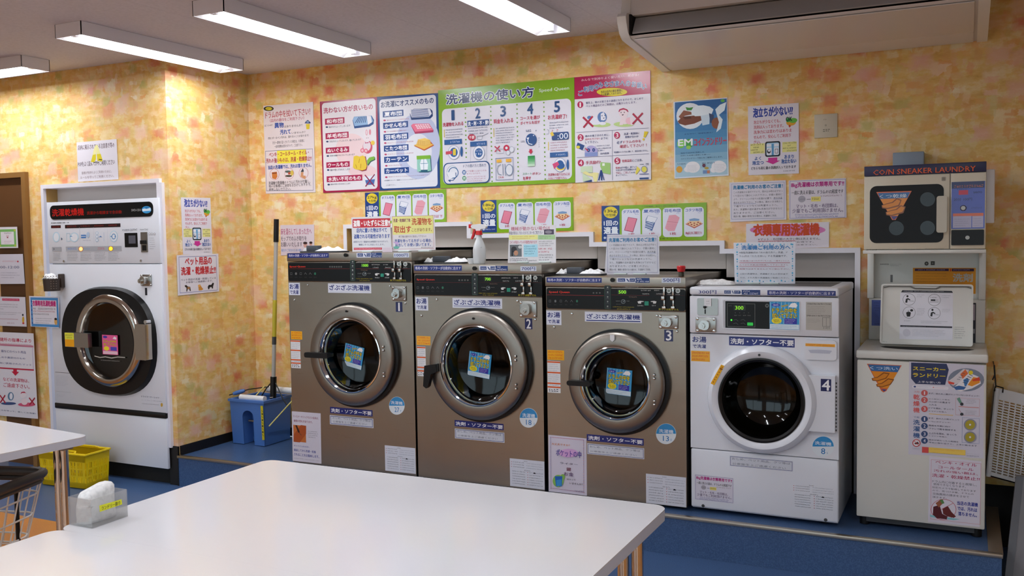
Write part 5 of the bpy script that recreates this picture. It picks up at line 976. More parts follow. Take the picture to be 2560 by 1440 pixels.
# wipe-the-drum notice
s = Sheet(BW).z(650, 250, 6).sheet('#dcd2d6', (48, 88), (795, 28), (832, 1385), (88, 1405))
s.e('#2a2a1c', 130, 130, 76, 36); s.e('#d8c830', 132, 130, 50, 24); s.s_('#40401c', 95, 120, 168, 140); s.t('ドラムの中を拭いて下さい！', '#b02c3c', 78, 178, 752, 222, .015); s.t('（店内の雑巾をご利用下さい）', '#a82850', 150, 285, 662, 292, .015)
s.s_('#38343c', 70, 372, 185, 388); s.t('異物', '#2c50a0', 218, 345, 355, 412, .05); s.t('はありませんか？', '#38343c', 365, 382, 635, 394, .02); s.t('汚れて', '#2c50a0', 300, 448, 460, 508, .05); s.t('いませんか？', '#38343c', 475, 480, 680, 494, .02)
s.p('#203870', (668, 350), (690, 318), (718, 298), (762, 338), (755, 352)); s.e('#8098c0', 716, 328, 22, 14); s.p('#d8c030', (688, 362), (748, 356), (742, 436), (698, 440))
s.t('（特にボールペン汚れは、落ちないことがあります）', '#38343c', 120, 558, 732, 548, .015); s.t('万が一異物が混入されていた場合は、お客様に', '#4a444c', 188, 622, 668, 632, .0); s.t('一部修理費負担頂きますので、ご注意下さい。', '#4a444c', 215, 680, 642, 692, .0)
s.p('#e4d848', (255, 762), (690, 740), (700, 938), (260, 955)); s.l('#3a4a78', 4, (82, 768), (790, 732)); s.l('#3a4a78', 4, (82, 768), (98, 1362)); s.l('#3a4a78', 4, (98, 1362), (802, 1352)); s.l('#3a4a78', 4, (790, 732), (802, 1352))
s.t('ペンキ・コールタール・オイル・', '#a83440', 135, 790, 732, 815, .03); s.t('汚れの強いものは、洗濯・乾燥禁止!!', '#a83440', 90, 880, 775, 908, .03); s.t('当店の洗濯機では、汚れは落ちません。', '#2c4a98', 122, 985, 775, 1005, .04)
s.part('stain_pictures')
for x, y in ((218, 1115), (440, 1105), (655, 1095)): s.e('#b84850', x, y, 70, 83); s.e('#dcd2d6', x, y, 66, 79)
s.p('#c87838', (178, 1085), (255, 1075), (262, 1150), (235, 1190), (185, 1175)); s.p('#8a4828', (185, 1110), (250, 1105), (252, 1085), (182, 1090)); s.e('#50605a', 420, 1075, 45, 18); s.e('#c8b050', 480, 1095, 25, 40); s.e('#4a4438', 430, 1140, 50, 16); s.e('#b85038', 440, 1100, 18, 20); s.p('#38404a', (610, 1080), (645, 1020), (660, 1070), (650, 1080)); s.p('#c89068', (615, 1085), (655, 1080), (650, 1130), (690, 1140), (680, 1190), (610, 1150)); s.cur = None
s.t('洗濯機や乾燥機のドラムに汚れが付着し、', '#38343c', 130, 1222, 755, 1245, .008); s.t('他のお客様にご迷惑をおかけしますので、', '#38343c', 132, 1272, 768, 1288, .008); s.t('使用しないで下さい。', '#38343c', 135, 1325, 462, 1350, .008)
s.build('paper_notice', 'tall pinkish notice with three small round pictures, beside the red bordered poster', 'notice', NG)
# ---- the four printed panels
zB, zC, zDD, zE = (795, 240, 5.761), (1080, 180, 4.8), (1430, 170, 9.6), (1430, 300, 9.0)
PG = 'printed instruction panels above the washers'
s = Sheet((0, -.0055, 0), gloss=True).z(*zB).sheet('#a01c48', (25, 82), (850, 12), (890, 1362), (75, 1395), th=.003)
s.rr('#e2dee4', 55, 105, 858, 1335, 40); s.e('#e8cfd2', 480, 780, 230, 240); s.e('#e6c8cc', 640, 1080, 200, 90); s.t('洗わない方が良いもの', '#a82450', 78, 172, 790, 192, .035)
for tx, a, b, c, d_, sub, sx, sy, ex, ey in (('和布団', 100, 328, 382, 392, '綿がかたよってしまいます', 158, 434, 468, 440), ('羊毛布団', 108, 537, 443, 600, '羊毛がかたよってしまったり、縮んでしまいます', 165, 643, 622, 640), ('ぬいぐるみ', 112, 747, 450, 808, '本来の感触でなくなってしまいます', 172, 850, 530, 852), ('ウールもの', 120, 957, 458, 1018, '縮みや型くずれをおこします', 178, 1052, 462, 1066), ('水洗い不可のもの', 125, 1158, 640, 1217, '縮みや型くずれをおこします', 185, 1262, 468, 1270)):
    s.q('#a82450', a, b, c, d_); s.t(tx, '#f4eef2', a+24, b+13, c-24, d_-11, .045); s.e('#30406a', sx-30, sy+14, 18, 12); s.t(sub, '#38405a', sx, sy, ex, ey, .015)
s.part('bedding_picture').p('#1d4a86', (498, 350), (525, 468), (745, 440), (800, 405), (808, 345), (772, 282), (520, 298)); s.p('#8fb4da', (502, 345), (528, 435), (735, 408), (795, 365), (765, 284), (522, 300)); s.p('#e6e6ee', (700, 284), (760, 288), (775, 380), (722, 415))
for k in range(6): s.l('#284a80', 9, (540+k*28, 385+k*2-k*3), (590+k*22, 305-k*2))
s.part('rabbit_picture').e('#c8506a', 715, 735, 70, 95); s.e('#e0d4dc', 705, 720, 55, 72); s.e('#e6dce2', 712, 612, 42, 50); s.e('#d88a98', 700, 525, 15, 42); s.e('#d88a98', 750, 520, 15, 42); s.e('#e6dce2', 700, 525, 8, 32); s.e('#d86a80', 640, 785, 28, 32); s.e('#d86a80', 692, 790, 28, 32); s.e('#e4b8c4', 640, 785, 16, 20); s.e('#e4b8c4', 692, 790, 16, 20); s.e('#e0c048', 790, 675, 28, 32); s.p('#b83060', (680, 665), (705, 672), (730, 660), (728, 680), (705, 678), (682, 685)); s.e('#40404a', 700, 605, 4, 6); s.e('#40404a', 725, 603, 4, 6)
s.part('sweater_picture').p('#8a2040', (530, 880), (690, 870), (712, 1015), (700, 1070), (640, 1085), (520, 1045)); s.p('#e2c440', (515, 870), (560, 858), (600, 872), (650, 856), (680, 880), (705, 1010), (690, 1055), (640, 1072), (600, 1065), (545, 1058), (505, 1030)); s.l('#b88a20', 8, (600, 905), (590, 960)); s.l('#b88a20', 8, (545, 990), (560, 1040)); s.l('#b88a20', 8, (620, 980), (615, 1040)); s.p('#1d4a50', (712, 940), (748, 895), (822, 880), (826, 920), (765, 948), (722, 1008)); s.p('#78b040', (705, 930), (740, 885), (812, 868), (818, 912), (758, 938), (712, 1000))
s.part('tub_picture').p('#d8e0ee', (668, 1160), (830, 1145), (812, 1272), (698, 1282)); s.p('#4868a8', (680, 1212), (822, 1198), (806, 1272), (700, 1280)); s.l('#902048', 14, (680, 1140), (812, 1298)); s.l('#902048', 14, (815, 1132), (688, 1300)); s.cur = None
s.build('instruction_panel', 'crimson bordered panel of things not to wash, leftmost of the row of printed panels', 'poster', PG)
s = Sheet((0, -.0055, 0), gloss=True).z(*zB).sheet('#17407f', (852, 12), (1730, -42), (1757, 1322), (892, 1362), th=.003)
s.rr('#dddfe8', 882, 55, 1724, 1300, 40); s.e('#b8c0dc', 1440, 720, 320, 480); s.e('#dddfe8', 1440, 800, 200, 260); s.t('お洗濯にオススメのもの', '#22386e', 905, 85, 1665, 105, .035)
for tx, a, b, c, d_ in (('夏布団', 932, 222, 1232, 285), ('かせん毛布', 938, 387, 1298, 448), ('羽毛布団', 943, 552, 1302, 618), ('こたつ布団', 948, 717, 1305, 780), ('カーテン', 952, 877, 1308, 943), ('カーペット', 955, 1042, 1312, 1105)): s.q('#1c4488', a, b, c, d_); s.t(tx, '#eef0f6', a+24, b+13, c-24, d_-11, .045)
for tx, a, b, c, d_ in (('薄手なキルティングがおすすめ', 990, 342, 1308, 336), ('ウールは縮むので避けます', 995, 505, 1275, 500), ('キルティングされていればOK', 1000, 668, 1378, 662), ('キルティングされていればOK', 1005, 832, 1378, 826), ('大きいものもOK', 1015, 995, 1215, 1000), ('裏張りのあるものは洗えませんのでご注意下さい', 1015, 1160, 1612, 1140)): s.e('#b83060', a-30, b+10, 18, 12); s.t(tx, '#a84868', a, b, c, d_, .012)
s.t('※洗濯機によって、乾燥に入らないこともあります', '#50587a', 955, 1210, 1430, 1205, .008); s.t('※洗濯機は中身により、絶縁な力に縮みや型くずれなどがおこる場合があります', '#50587a', 960, 1258, 1680, 1222, .008); s.t('ご注意下さい。', '#50587a', 980, 1275, 1125, 1288, .008)
s.part('bedding_picture').p('#163a70', (1322, 255), (1345, 345), (1620, 325), (1655, 290), (1650, 215), (1615, 180), (1380, 185)); s.p('#dfe2ee', (1325, 245), (1350, 312), (1600, 300), (1640, 255), (1612, 184), (1382, 190))
for k in range(8): s.l('#244a88', 6, (1342+k*1, 205+k*14), (1580+k*4, 188+k*15))
s.part('blanket_picture').p('#a83860', (1342, 430), (1400, 545), (1660, 522), (1665, 490), (1600, 400)); s.p('#e0708c', (1342, 422), (1400, 515), (1662, 492), (1600, 396), (1370, 400))
for k in range(3):
    for j in range(6): s.p('#f0dce4', (1398+j*34+k*14, 415+k*22-j*2), (1424+j*34+k*14, 413+k*22-j*2), (1430+j*34+k*14, 428+k*22-j*2), (1405+j*34+k*14, 431+k*22-j*2))
s.part('kotatsu_picture').p('#b85020', (1385, 720), (1530, 788), (1672, 712), (1610, 640)); s.p('#e2b450', (1380, 708), (1530, 770), (1668, 700), (1610, 680), (1440, 690)); s.p('#e8c468', (1445, 625), (1540, 606), (1615, 632), (1628, 690), (1530, 720), (1418, 695))
for k in range(4): s.l('#c08a38', 4, (1425+k*4, 690-k*18), (1528, 715-k*20)); s.l('#c08a38', 4, (1528, 715-k*20), (1625-k*2, 688-k*16)); s.l('#c08a38', 4, (1450+k*26, 650), (1445+k*28, 708))
s.part('curtain_picture').p('#1d5a70', (1432, 870), (1625, 858), (1640, 1080), (1590, 1100), (1460, 1100)); s.p('#78b030', (1422, 862), (1620, 852), (1622, 905), (1425, 915)); s.p('#e6ecf2', (1440, 915), (1615, 905), (1612, 1060), (1445, 1065)); s.p('#90c8b8', (1428, 915), (1490, 912), (1470, 980), (1485, 1085), (1432, 1090)); s.p('#90c8b8', (1560, 908), (1618, 905), (1632, 1075), (1580, 1085), (1588, 980)); s.l('#4080a0', 6, (1525, 912), (1525, 1062)); s.l('#4080a0', 6, (1480, 975), (1580, 970)); s.cur = None
s.build('instruction_panel', 'navy bordered panel of recommended laundry, between the crimson and the green panels', 'poster', PG)
GRN = '#80ac18'
s = Sheet((0, -.0055, 0), gloss=True).z(*zC).sheet(GRN, (72, 222), (1706, 64), (1716, 1326), (100, 1395), th=.003)
s.rr('#dcdae4', 118, 448, 1680, 1282, 50); s.t('洗濯機の使い方', '#1c2c60', 168, 272, 1222, 300, .045, out='#e4e8f0'); s.t('Speed Queen', '#e4ecd8', 1285, 203, 1645, 222, .02)
for x0_, x1_, y0_, y1_ in ((400, 411, 445, 1022), (705, 722, 420, 1312), (1020, 1037, 393, 1297), (1343, 1360, 368, 1285)):
    n_ = round((y1_-y0_)/54)
    for k in range(n_+1): f = k/n_; s.e('#6a9a28', x0_+(x1_-x0_)*f, y0_+(y1_-y0_)*f, 9, 10, 8)
for tx, *q in (('1', 236, 462, 270, 575), ('2', 522, 437, 580, 552), ('3', 823, 412, 887, 530), ('4', 1145, 385, 1213, 500), ('5', 1468, 357, 1535, 477)): s.t(tx, '#1c4a80', *q, .045)
s.q('#244a88', 425, 586, 688, 638); s.t('洗・剤・不・要!', '#e8ecf4', 433, 598, 680, 630, .04)
for tx, *q in (('洗濯物を入れる', 130, 612, 378, 640), ('料金を入れる', 742, 567, 975, 604), ('コースを選び', 1060, 538, 1297, 562), ('ダイヤルを回す', 1060, 598, 1297, 618), ('お洗濯終了!', 1392, 520, 1618, 556), ('ボタン', 1205, 1206, 1307, 1230), ('を押す', 1093, 1256, 1190, 1294)): s.t(tx, '#b83454', *q, .03)
s.q('#d8c050', 143, 690, 153, 785); s.q('#d8c050', 738, 675, 748, 780); s.q('#d8c050', 1393, 840, 1403, 940)
s.lines('#40507a', 165, 682, 385, 790, 4, .5); s.lines('#40507a', 435, 660, 682, 745, 3, .5); s.lines('#40507a', 765, 665, 1000, 850, 7, .5); s.lines('#40507a', 1410, 595, 1645, 675, 3, .5); s.lines('#a04868', 1422, 835, 1645, 945, 4, .5); s.s_('#40507a', 1090, 695, 1192, 718); s.s_('#40507a', 1242, 692, 1262, 712); s.s_('#40507a', 1068, 825, 1112, 843); s.lines('#40507a', 1280, 780, 1298, 910, 5, .6)
s.t('スタート', '#3a9050', 1090, 1210, 1198, 1230, .02); s.t('洗濯物の取り忘れには', '#b83454', 1395, 1217, 1655, 1238, .015); s.t('十分にご注意下さい。', '#b83454', 1395, 1263, 1620, 1285, .015)
def mini(x0, y0, x1, y1, cx, cy, r, k):
    s.fr('#a8b0c0', 3, x0, y0, x1, y1+190) if k else None
    s.q('#2c5c98', x0, y0, x1, y0+46); s.s_('#b8c8e0', x0+70, y0+14, x1-20, y0+30); s.e('#8898b8', cx, cy, r*1.0, r*1.22); s.e('#e2e4ec', cx, cy, r*.93, r*1.15); s.e('#2c5c98', cx, cy, r*.66, r*.8)
s.part('washer_print'); mini(150, 816, 362, 862, 265, 965, 70, 0); s.p('#e0c840', (255, 925), (290, 920), (290, 1000), (255, 1000)); s.p('#c84858', (168, 955), (245, 945), (245, 985), (168, 990)); s.e('#2c5c98', 357, 955, 15, 62)
mini(460, 838, 660, 880, 565, 970, 70, 1); s.s_('#d8e4f4', 535, 935, 595, 955); s.s_('#d8e4f4', 520, 970, 612, 995); mini(1418, 968, 1632, 1010, 1540, 1115, 70, 0); s.e('#e0c030', 1545, 1150, 50, 30); s.e('#2c5c98', 1548, 1125, 48, 40); s.p('#d04878', (1448, 1105), (1510, 1075), (1530, 1110), (1470, 1165)); s.e('#2c5c98', 1632, 1112, 15, 62)
s.e('#b82848', 480, 785, 46, 38); s.t('不要', '#f0e4e8', 448, 770, 512, 802, .03); s.l('#8890a0', 5, (545, 770), (610, 765), (600, 810), (550, 812), (545, 770)); s.l('#8890a0', 5, (610, 765), (675, 735))
s.l('#c02848', 12, (758, 895), (820, 950)); s.l('#c02848', 12, (812, 890), (760, 955)); s.fr('#a8a8b4', 4, 775, 925, 865, 975); s.e('#c02848', 897, 912, 36, 38); s.e('#e2e4ec', 897, 912, 15, 16); s.e('#a8acb8', 960, 930, 30, 38); s.e('#dcdee6', 960, 930, 24, 31); s.e('#a8acb8', 915, 970, 26, 30); s.e('#dcdee6', 915, 970, 20, 24)
s.fr('#6a7aa0', 5, 765, 1035, 982, 1290); s.q('#e8b040', 778, 1052, 838, 1085); s.q('#e8b040', 890, 1045, 955, 1078); s.l('#70809a', 6, (830, 1110), (795, 1130), (785, 1180), (800, 1225), (835, 1235)); s.l('#70809a', 7, (852, 1105), (858, 1240)); s.l('#70809a', 7, (878, 1105), (888, 1245)); s.e('#8090a8', 930, 1175, 46, 70); s.e('#dcdee6', 930, 1175, 38, 60); s.s_('#b84858', 800, 1250, 870, 1275)
s.e('#1e4c88', 1195, 812, 66, 73); s.l('#e4e8f0', 9, (1150, 820), (1165, 860), (1205, 870)); s.p('#e4e8f0', (1138, 790), (1170, 785), (1158, 822)); s.e('#e4e8f0', 1222, 762, 7, 7)
s.p('#c02848', (1172, 928), (1204, 925), (1204, 950), (1215, 950), (1188, 985), (1160, 952), (1172, 952))
for k in range(6): s.q(('#2c9048', '#3e9c56', '#58aa6a', '#78ba84', '#9ccaa2', '#bcd8be')[k], 1153, 1008+k*20, 1237, 1030+k*20)
s.rr('#1c4480', 1440, 728, 1645, 808, 18); s.t(':00', '#e4ecf4', 1510, 738, 1635, 800, .0); s.p('#e0c040', (1420, 735), (1450, 715), (1470, 760), (1440, 775)); s.t('ピーッ!', '#c04060', 1440, 695, 1515, 705, .01) if False else s.s_('#c04060', 1440, 692, 1515, 715); s.l('#8890a8', 4, (1385, 690), (1405, 700), (1402, 740), (1380, 745))
s.rr('#1c4a80', 140, 1095, 700, 1328, 55); s.rr('#dcdae4', 152, 1106, 688, 1318, 48); s.e('#a8b4c4', 250, 1205, 70, 82); s.e('#dee0e8', 250, 1205, 62, 74); s.e('#3a6898', 262, 1210, 62, 68); s.e('#dcdfe8', 262, 1210, 52, 58); s.p('#e2e4ec', (180, 1205), (270, 1198), (275, 1260), (215, 1285), (195, 1240)); s.l('#1c4a80', 8, (290, 1210), (295, 1260), (260, 1300), (215, 1305)); s.p('#1c4a80', (228, 1290), (195, 1300), (225, 1325)); s.cur = None
s.t('ドアの開け方と閉め方', '#3a4a7a', 380, 1112, 655, 1136, .015); s.e('#2c5c98', 390, 1205, 24, 28); s.t('開', '#e4ecf4', 376, 1190, 404, 1222, .02); s.e('#3c9050', 392, 1275, 24, 28); s.t('閉', '#e4ecf4', 378, 1260, 406, 1292, .02); s.t('ドアを開くにはハンドル', '#a84464', 420, 1182, 660, 1192, .01); s.t('を下にさげます。', '#a84464', 422, 1214, 590, 1224, .01); s.lines('#a84464', 425, 1248, 675, 1312, 3, .6)
s.build('instruction_panel', 'wide green panel with five numbered washing steps', 'poster', PG)
s = Sheet((0, -.0055, 0), gloss=True).z(*zDD); c4 = [s.m(58, 225), s.m(1880, 58)]; s.z(*zE); c4 += [s.m(1778, 1338), s.m(75, 1412)]; s.base, s.col, s.th = c4, '#dddae2', .003
s.z(*zDD); s.p('#b0164e', (58, 225), (1880, 58), (1882, 612), (62, 755)); s.t('みんなで気持ちよく使いたい…だから!', '#e8c8d4', 218, 262, 1600, 195, .02)
for ch, x, y in zip('ご利用のみなさまへのお願い', (205, 335, 455, 580, 690, 830, 955, 1080, 1215, 1345, 1485, 1615, 1735), (600, 510, 490, 450, 410, 388, 378, 372, 372, 372, 385, 412, 445)): s.t(ch, '#24488a', x-54, y-58, x+54, y+58, .03, out='#dce4ee')
s.e('#a84030', 960, 575, 380, 108); s.e('#d8c830', 960, 575, 366, 98); s.t('当店は店内の衛生管理に', '#4a3a18', 695, 548, 1215, 560, .03); s.t('十分配慮しております。', '#4a3a18', 695, 612, 1195, 625, .03)
s.e('#b02450', 200, 880, 72, 80); s.t('1', '#f0e8ec', 184, 830, 216, 932, .03); s.t('衛生上、他のお客さまの迷惑になりますので、おしめや', '#4a4878', 335, 812, 1715, 755, .025); s.t('ペット用品などのご利用は、お断りいたします。', '#5a4478', 335, 890, 1545, 850, .025)
s.part('dog_and_baby_picture').e('#b8d088', 700, 1360, 230, 60); s.e('#b8d088', 1250, 1350, 250, 62); s.e('#e0e0ec', 560, 1270, 190, 95); s.e('#5a7cb0', 725, 1180, 112, 128); s.p('#e4e4ee', (690, 1100), (760, 1060), (800, 1140), (810, 1230), (760, 1260), (695, 1250)); s.e('#e4e4ee', 735, 1330, 80, 40); s.e('#5a7cb0', 420, 1190, 55, 42); s.e('#303a58', 722, 1145, 10, 16); s.e('#303a58', 790, 1140, 10, 16); s.p('#303a58', (740, 1200), (790, 1190), (765, 1220))
s.e('#e6d4da', 1235, 1090, 110, 105); s.p('#b02850', (1115, 1050), (1140, 990), (1235, 960), (1330, 995), (1360, 1055), (1335, 1055), (1300, 1015), (1235, 998), (1160, 1018), (1140, 1055)); s.e('#e6d4da', 1270, 1260, 110, 90); s.p('#e6d4da', (1170, 1200), (1240, 1200), (1225, 1370), (1140, 1370)); s.e('#e6b8c4', 1380, 1270, 90, 85); s.p('#e6d4da', (1390, 1200), (1470, 1180), (1490, 1370), (1410, 1370)); s.e('#402838', 1180, 1070, 10, 16); s.e('#402838', 1258, 1065, 10, 16); s.p('#402838', (1190, 1120), (1250, 1110), (1220, 1145))
for a, b in (((275, 1190), (500, 1400)), ((490, 1170), (285, 1420)), ((1470, 1105), (1690, 1335)), ((1690, 1090), (1465, 1335))): s.l('#a82040', 44, a, b)
s.cur = None; s.z(*zE)
for a, b in (((105, 280), (1725, 180)), ((112, 845), (1728, 760))): s.l('#9090a8', 9, a, b)
s.l('#9090a8', 9, (905, 240), (910, 1350))
for n_, x, y in (('2', 195, 395), ('3', 1015, 345), ('4', 200, 965), ('5', 1022, 920)): s.e('#b02450', x, y, 68, 76); s.t(n_, '#f0e0e8', x-30, y-48, x+30, y+48, .03)
for tx, c, *q in (('他のお客さまのために、', '#3a4474', 298, 340, 845, 352), ('店内を汚さない', '#b83454', 298, 415, 640, 435), ('ように', '#3a4474', 650, 390, 815, 430), ('して下さい。', '#3a4474', 300, 480, 590, 515), ('洗濯・乾燥前に', '#3a4474', 1170, 290, 1522, 318), ('異物がないか', '#3a4474', 1195, 360, 1498, 392), ('必ず', '#4a5484', 1008, 475, 1135, 530), ('ドラムの中を', '#b83454', 1155, 465, 1555, 505), ('確認して下さい！！', '#b83454', 1080, 560, 1680, 598), ('乾燥機のトラブルに関して、責任は負えません。', '#3a4474', 948, 708, 1720, 705, ), ('手洗励行!', '#b83454', 308, 925, 650, 985), ('乾燥温度', '#b83454', 1130, 892, 1345, 940), ('にご注意。', '#3a4474', 1355, 885, 1590, 925), ('乾燥', '#b83454', 985, 1055, 1080, 1095), ('はやや低い…終了って', '#3a4474', 1090, 1048, 1460, 1080), ('もある中での洗濯物の大切', '#3a4474', 988, 1110, 1450, 1130), ('ではし、ごまして', '#b05070', 988, 1165, 1320, 1200), ('お待', '#3a4474', 1330, 1165, 1420, 1195), ('まって下さい。', '#3a4474', 988, 1228, 1245, 1255), ('このほかにも工夫が', '#4a5480', 530, 572, 850, 582), ('食べ残した物は持ち帰', '#4a5480', 530, 630, 875, 640), ('りお願い', '#4a5480', 535, 680, 735, 695), ('店内禁煙', '#3a4474', 640, 735, 830, 768)): s.t(tx, c, *q, .022)
s.part('hygiene_pictures').p('#1c4480', (130, 505), (290, 575), (240, 685), (95, 605)); s.e('#d8c838', 140, 610, 45, 32); s.p('#d4d8e4', (290, 575), (310, 590), (262, 690), (240, 685)); s.e('#a8a0cc', 435, 660, 115, 85); s.q('#a8a0cc', 290, 660, 580, 815); s.p('#8090c4', (290, 735), (580, 720), (580, 810), (290, 818)); s.e('#1c3c7c', 375, 680, 38, 42); s.e('#8a88b8', 375, 680, 14, 16); s.e('#1c3c7c', 490, 675, 34, 40); s.e('#8a88b8', 490, 675, 12, 14); s.p('#b02848', (290, 640), (310, 632), (375, 680), (350, 700))
s.p('#d8c020', (1630, 255), (1720, 265), (1655, 395), (1610, 390)); s.e('#d8c020', 1612, 438, 22, 24); s.p('#98c070', (640, 950), (865, 965), (870, 1225), (700, 1190), (640, 1050)); s.p('#c8d8b8', (200, 1050), (460, 1030), (470, 1180), (200, 1180)); s.q('#e8ece4', 685, 975, 740, 1030); s.p('#e4dc98', (240, 1190), (300, 1150), (400, 1200), (520, 1180), (600, 1190), (590, 1270), (450, 1270), (330, 1240)); s.p('#e4dc98', (470, 1270), (590, 1260), (560, 1390), (500, 1390)); s.p('#c8d8b8', (240, 1190), (330, 1250), (450, 1340), (250, 1390)); s.p('#1c3c7c', (250, 1395), (450, 1345), (450, 1390))
s.p('#1c3c7c', (640, 1130), (675, 1125), (735, 1350), (712, 1355), (690, 1230), (685, 1355), (655, 1358), (650, 1240), (615, 1358), (590, 1355))
s.p('#e0d050', (1470, 1040), (1540, 1110), (1450, 1230), (1430, 1190)); s.e('#8a90a0', 1628, 1110, 72, 80); s.e('#d8d050', 1628, 1110, 55, 64); s.l('#40506a', 10, (1530, 1000), (1615, 995)); s.l('#40508a', 14, (1525, 1218), (1728, 1212)); s.p('#1c4480', (1522, 1300), (1728, 1290), (1728, 1325), (1522, 1335)); s.s_('#50587a', 1655, 975, 1725, 1020); s.cur = None
s.build('instruction_panel', 'magenta headed panel with a crawling baby, last of the printed panels', 'poster', PG)
# blue leaflet
zF = (1660, 230, 4.3646)
s = Sheet(BW, gloss=True).z(*zF).sheet('#d8e0ea', (103, 108), (690, 60), (706, 912), (115, 946))
bl = ('#24609c', '#2c6aa6', '#3676ae', '#4080b4', '#4a8ab8', '#5894bc', '#6ca0c2', '#82aec8', '#98bccf', '#a8c6d4')
for k in range(10): f0, f1 = k/10, (k+1)/10; L = lambda f: (118+6*f, 114+818*f); Rr = lambda f: (684+12*f, 70+830*f); s.p(bl[k], L(f0), Rr(f0), Rr(f1), L(f1))
s.part('hands_picture').e('#dce4ea', 285, 262, 150, 142); s.p('#7a4432', (150, 320), (200, 270), (300, 260), (400, 250), (410, 310), (330, 345), (230, 365), (165, 345)); s.p('#5a3020', (200, 270), (290, 262), (300, 290), (230, 300)); s.p('#8a5440', (160, 270), (215, 200), (290, 215), (330, 240), (230, 260), (180, 290)); s.p('#3a8a3a', (235, 165), (275, 172), (320, 165), (300, 200), (250, 200)); s.p('#e0ecf4', (300, 200), (350, 150), (430, 145), (500, 160), (540, 190), (520, 240), (430, 260), (340, 265), (300, 240)); s.p('#c8dcea', (400, 260), (500, 240), (495, 350), (420, 365)); s.p('#38486a', (490, 230), (545, 250), (540, 330), (505, 340)); s.e('#8a5238', 575, 340, 55, 62); s.p('#dcecf4', (560, 190), (610, 140), (680, 110), (660, 200), (600, 250), (640, 300), (620, 400), (570, 440), (600, 330)); s.e('#5ab048', 640, 95, 22, 16)
s.cur = None; s.t('水を守り！ 地球を救え！', '#20386a', 220, 455, 530, 448, .012); s.e('#78c848', 185, 565, 42, 48); s.e('#48a048', 275, 560, 42, 48); s.e('#98d058', 268, 605, 26, 20); s.t('EM', '#e8eef0', 155, 520, 310, 580, .06); s.t('コインランドリー', '#c03850', 328, 510, 682, 570, .035)
for i, q in enumerate(((182, 660, 440, 662), (182, 690, 505, 685), (185, 722, 640, 715))): s.t(('当店ではEMを活用した', '自然にも皮膚の健康にも優しい', 'コインランドリーで安心をご提供いたします。')[i], '#1c3050', *q, .012)
s.part('cloud_pictures'); s.e('#e4e4e8', 315, 820, 78, 62); s.e('#e4e4e8', 258, 845, 40, 30); s.e('#e4e4e8', 600, 815, 82, 66); s.e('#e4e4e8', 540, 850, 35, 30); s.lines('#6a7a90', 255, 795, 375, 865, 5, .3); s.lines('#6a7a90', 545, 785, 670, 865, 5, .3); s.e('#d8a030', 168, 845, 34, 36); s.e('#603048', 436, 802, 18, 20); s.e('#b09840', 465, 830, 24, 14); s.q('#6a8ab8', 425, 855, 470, 890); s.q('#c07858', 470, 855, 500, 888); s.s_('#30486a', 140, 780, 240, 792); s.s_('#30486a', 415, 768, 550, 780); s.cur = None
s.build('poster', 'blue water poster with cupped brown hands, right of the row of printed panels', 'poster', 'posters')
# notices above the white washer
def usage(s, crumple=False):
    s.norm(); s.fr('#6a74a8', 5, 30, 40, 970, 950); s.t('洗濯機ご利用のお客のご注意！', '#2a78a8', 60, 85, 940, 185, .05)
    tx = ('この洗濯機はお湯式ですので、閉め込み時は必ずゆっ', 'くり回されて静かに入れて下さい。衣類の素材に', 'より、クリーニング店での処理が必要で、表示洗濯', '表示をお守り下さい。その際は、脱水のまま乾かし', '下着やTシャツなどは洗濯ネットへ。', 'また、洗濯物の詰め過ぎも洗浄力が下がるなど', 'ありますので、ご注意ください。', '閉店の際、機械の異常がある場合は、洗濯機をご利用。')
    for i, t_ in enumerate(tx): s.t(t_, '#565662', 70, 235+i*88, (940, 935, 930, 940, 860, 935, 800, 840)[i], 288+i*88, .003)
    s.q('#4060a8', 780, 462, 940, 468); s.q('#4060a8', 70, 558, 470, 564)
s = Sheet(BW).z(*zF).sheet('#d8d4de', (712, 988), (1330, 962), (1336, 1392), (722, 1418)); usage(s); s.build('paper_notice', 'text notice under the blue water poster, with a blue heading', 'notice', NG)
s = Sheet(BW).z(*zF).sheet('#dad4de', (1360, 966), (1985, 938), (1992, 1370), (1366, 1394)); ekg(s, 0); s.build('paper_notice', 'notice with a magenta heading and a grey drum picture, under the switch plate', 'notice', NG)
zK = (1800, 540, 6.737)
s = Sheet(BW).z(*zK).sheet('#dcd6de', (440, 132), (1838, 100), (1835, 528), (440, 560)); s.e('#d07ab0', 1140, 235, 640, 105); s.t('衣類専用洗濯機', '#c84a20', 565, 140, 1672, 322, .06); s.t('※マット・布団類の大きい物は洗えません。', '#3a3840', 640, 372, 1690, 402, .012); s.q('#c07078', 640, 420, 1270, 424); s.t('毛布など大型洗濯機がお得です。', '#3a3840', 640, 432, 1580, 448, .012); s.t('洗濯機の回しすぎにご注意下さい。', '#3a3840', 640, 482, 1640, 492, .012)
s.build('paper_notice', 'notice with orange lettering on a pink oval, behind the sign on the white washer', 'notice', NG)
s = Sheet(BW).z(690, 540, 9).sheet('#d6c8d0', (95, 205), (855, 190), (865, 850), (112, 888))
s.t('床を濡らしてしまった方へ', '#a84068', 105, 282, 800, 412, .012); s.t('モップでのふき取りを', '#40343e', 110, 458, 690, 555, .012); s.t('お願いいたします', '#40343e', 112, 590, 590, 690, .012); s.t('衛生やご安全のためお願い', '#5a80b8', 120, 740, 600, 800, .015)
s.part('two_people_picture').e('#c8988c', 662, 655, 44, 58); s.e('#3a2424', 658, 608, 48, 30); s.e('#c8988c', 782, 630, 32, 42); s.e('#3a2424', 784, 600, 36, 28); s.p('#dce4ea', (600, 790), (640, 720), (720, 700), (760, 780)); s.cur = None
s.build('paper_notice', 'pinkish notice with two small faces, behind the largest stainless washer', 'notice', NG)
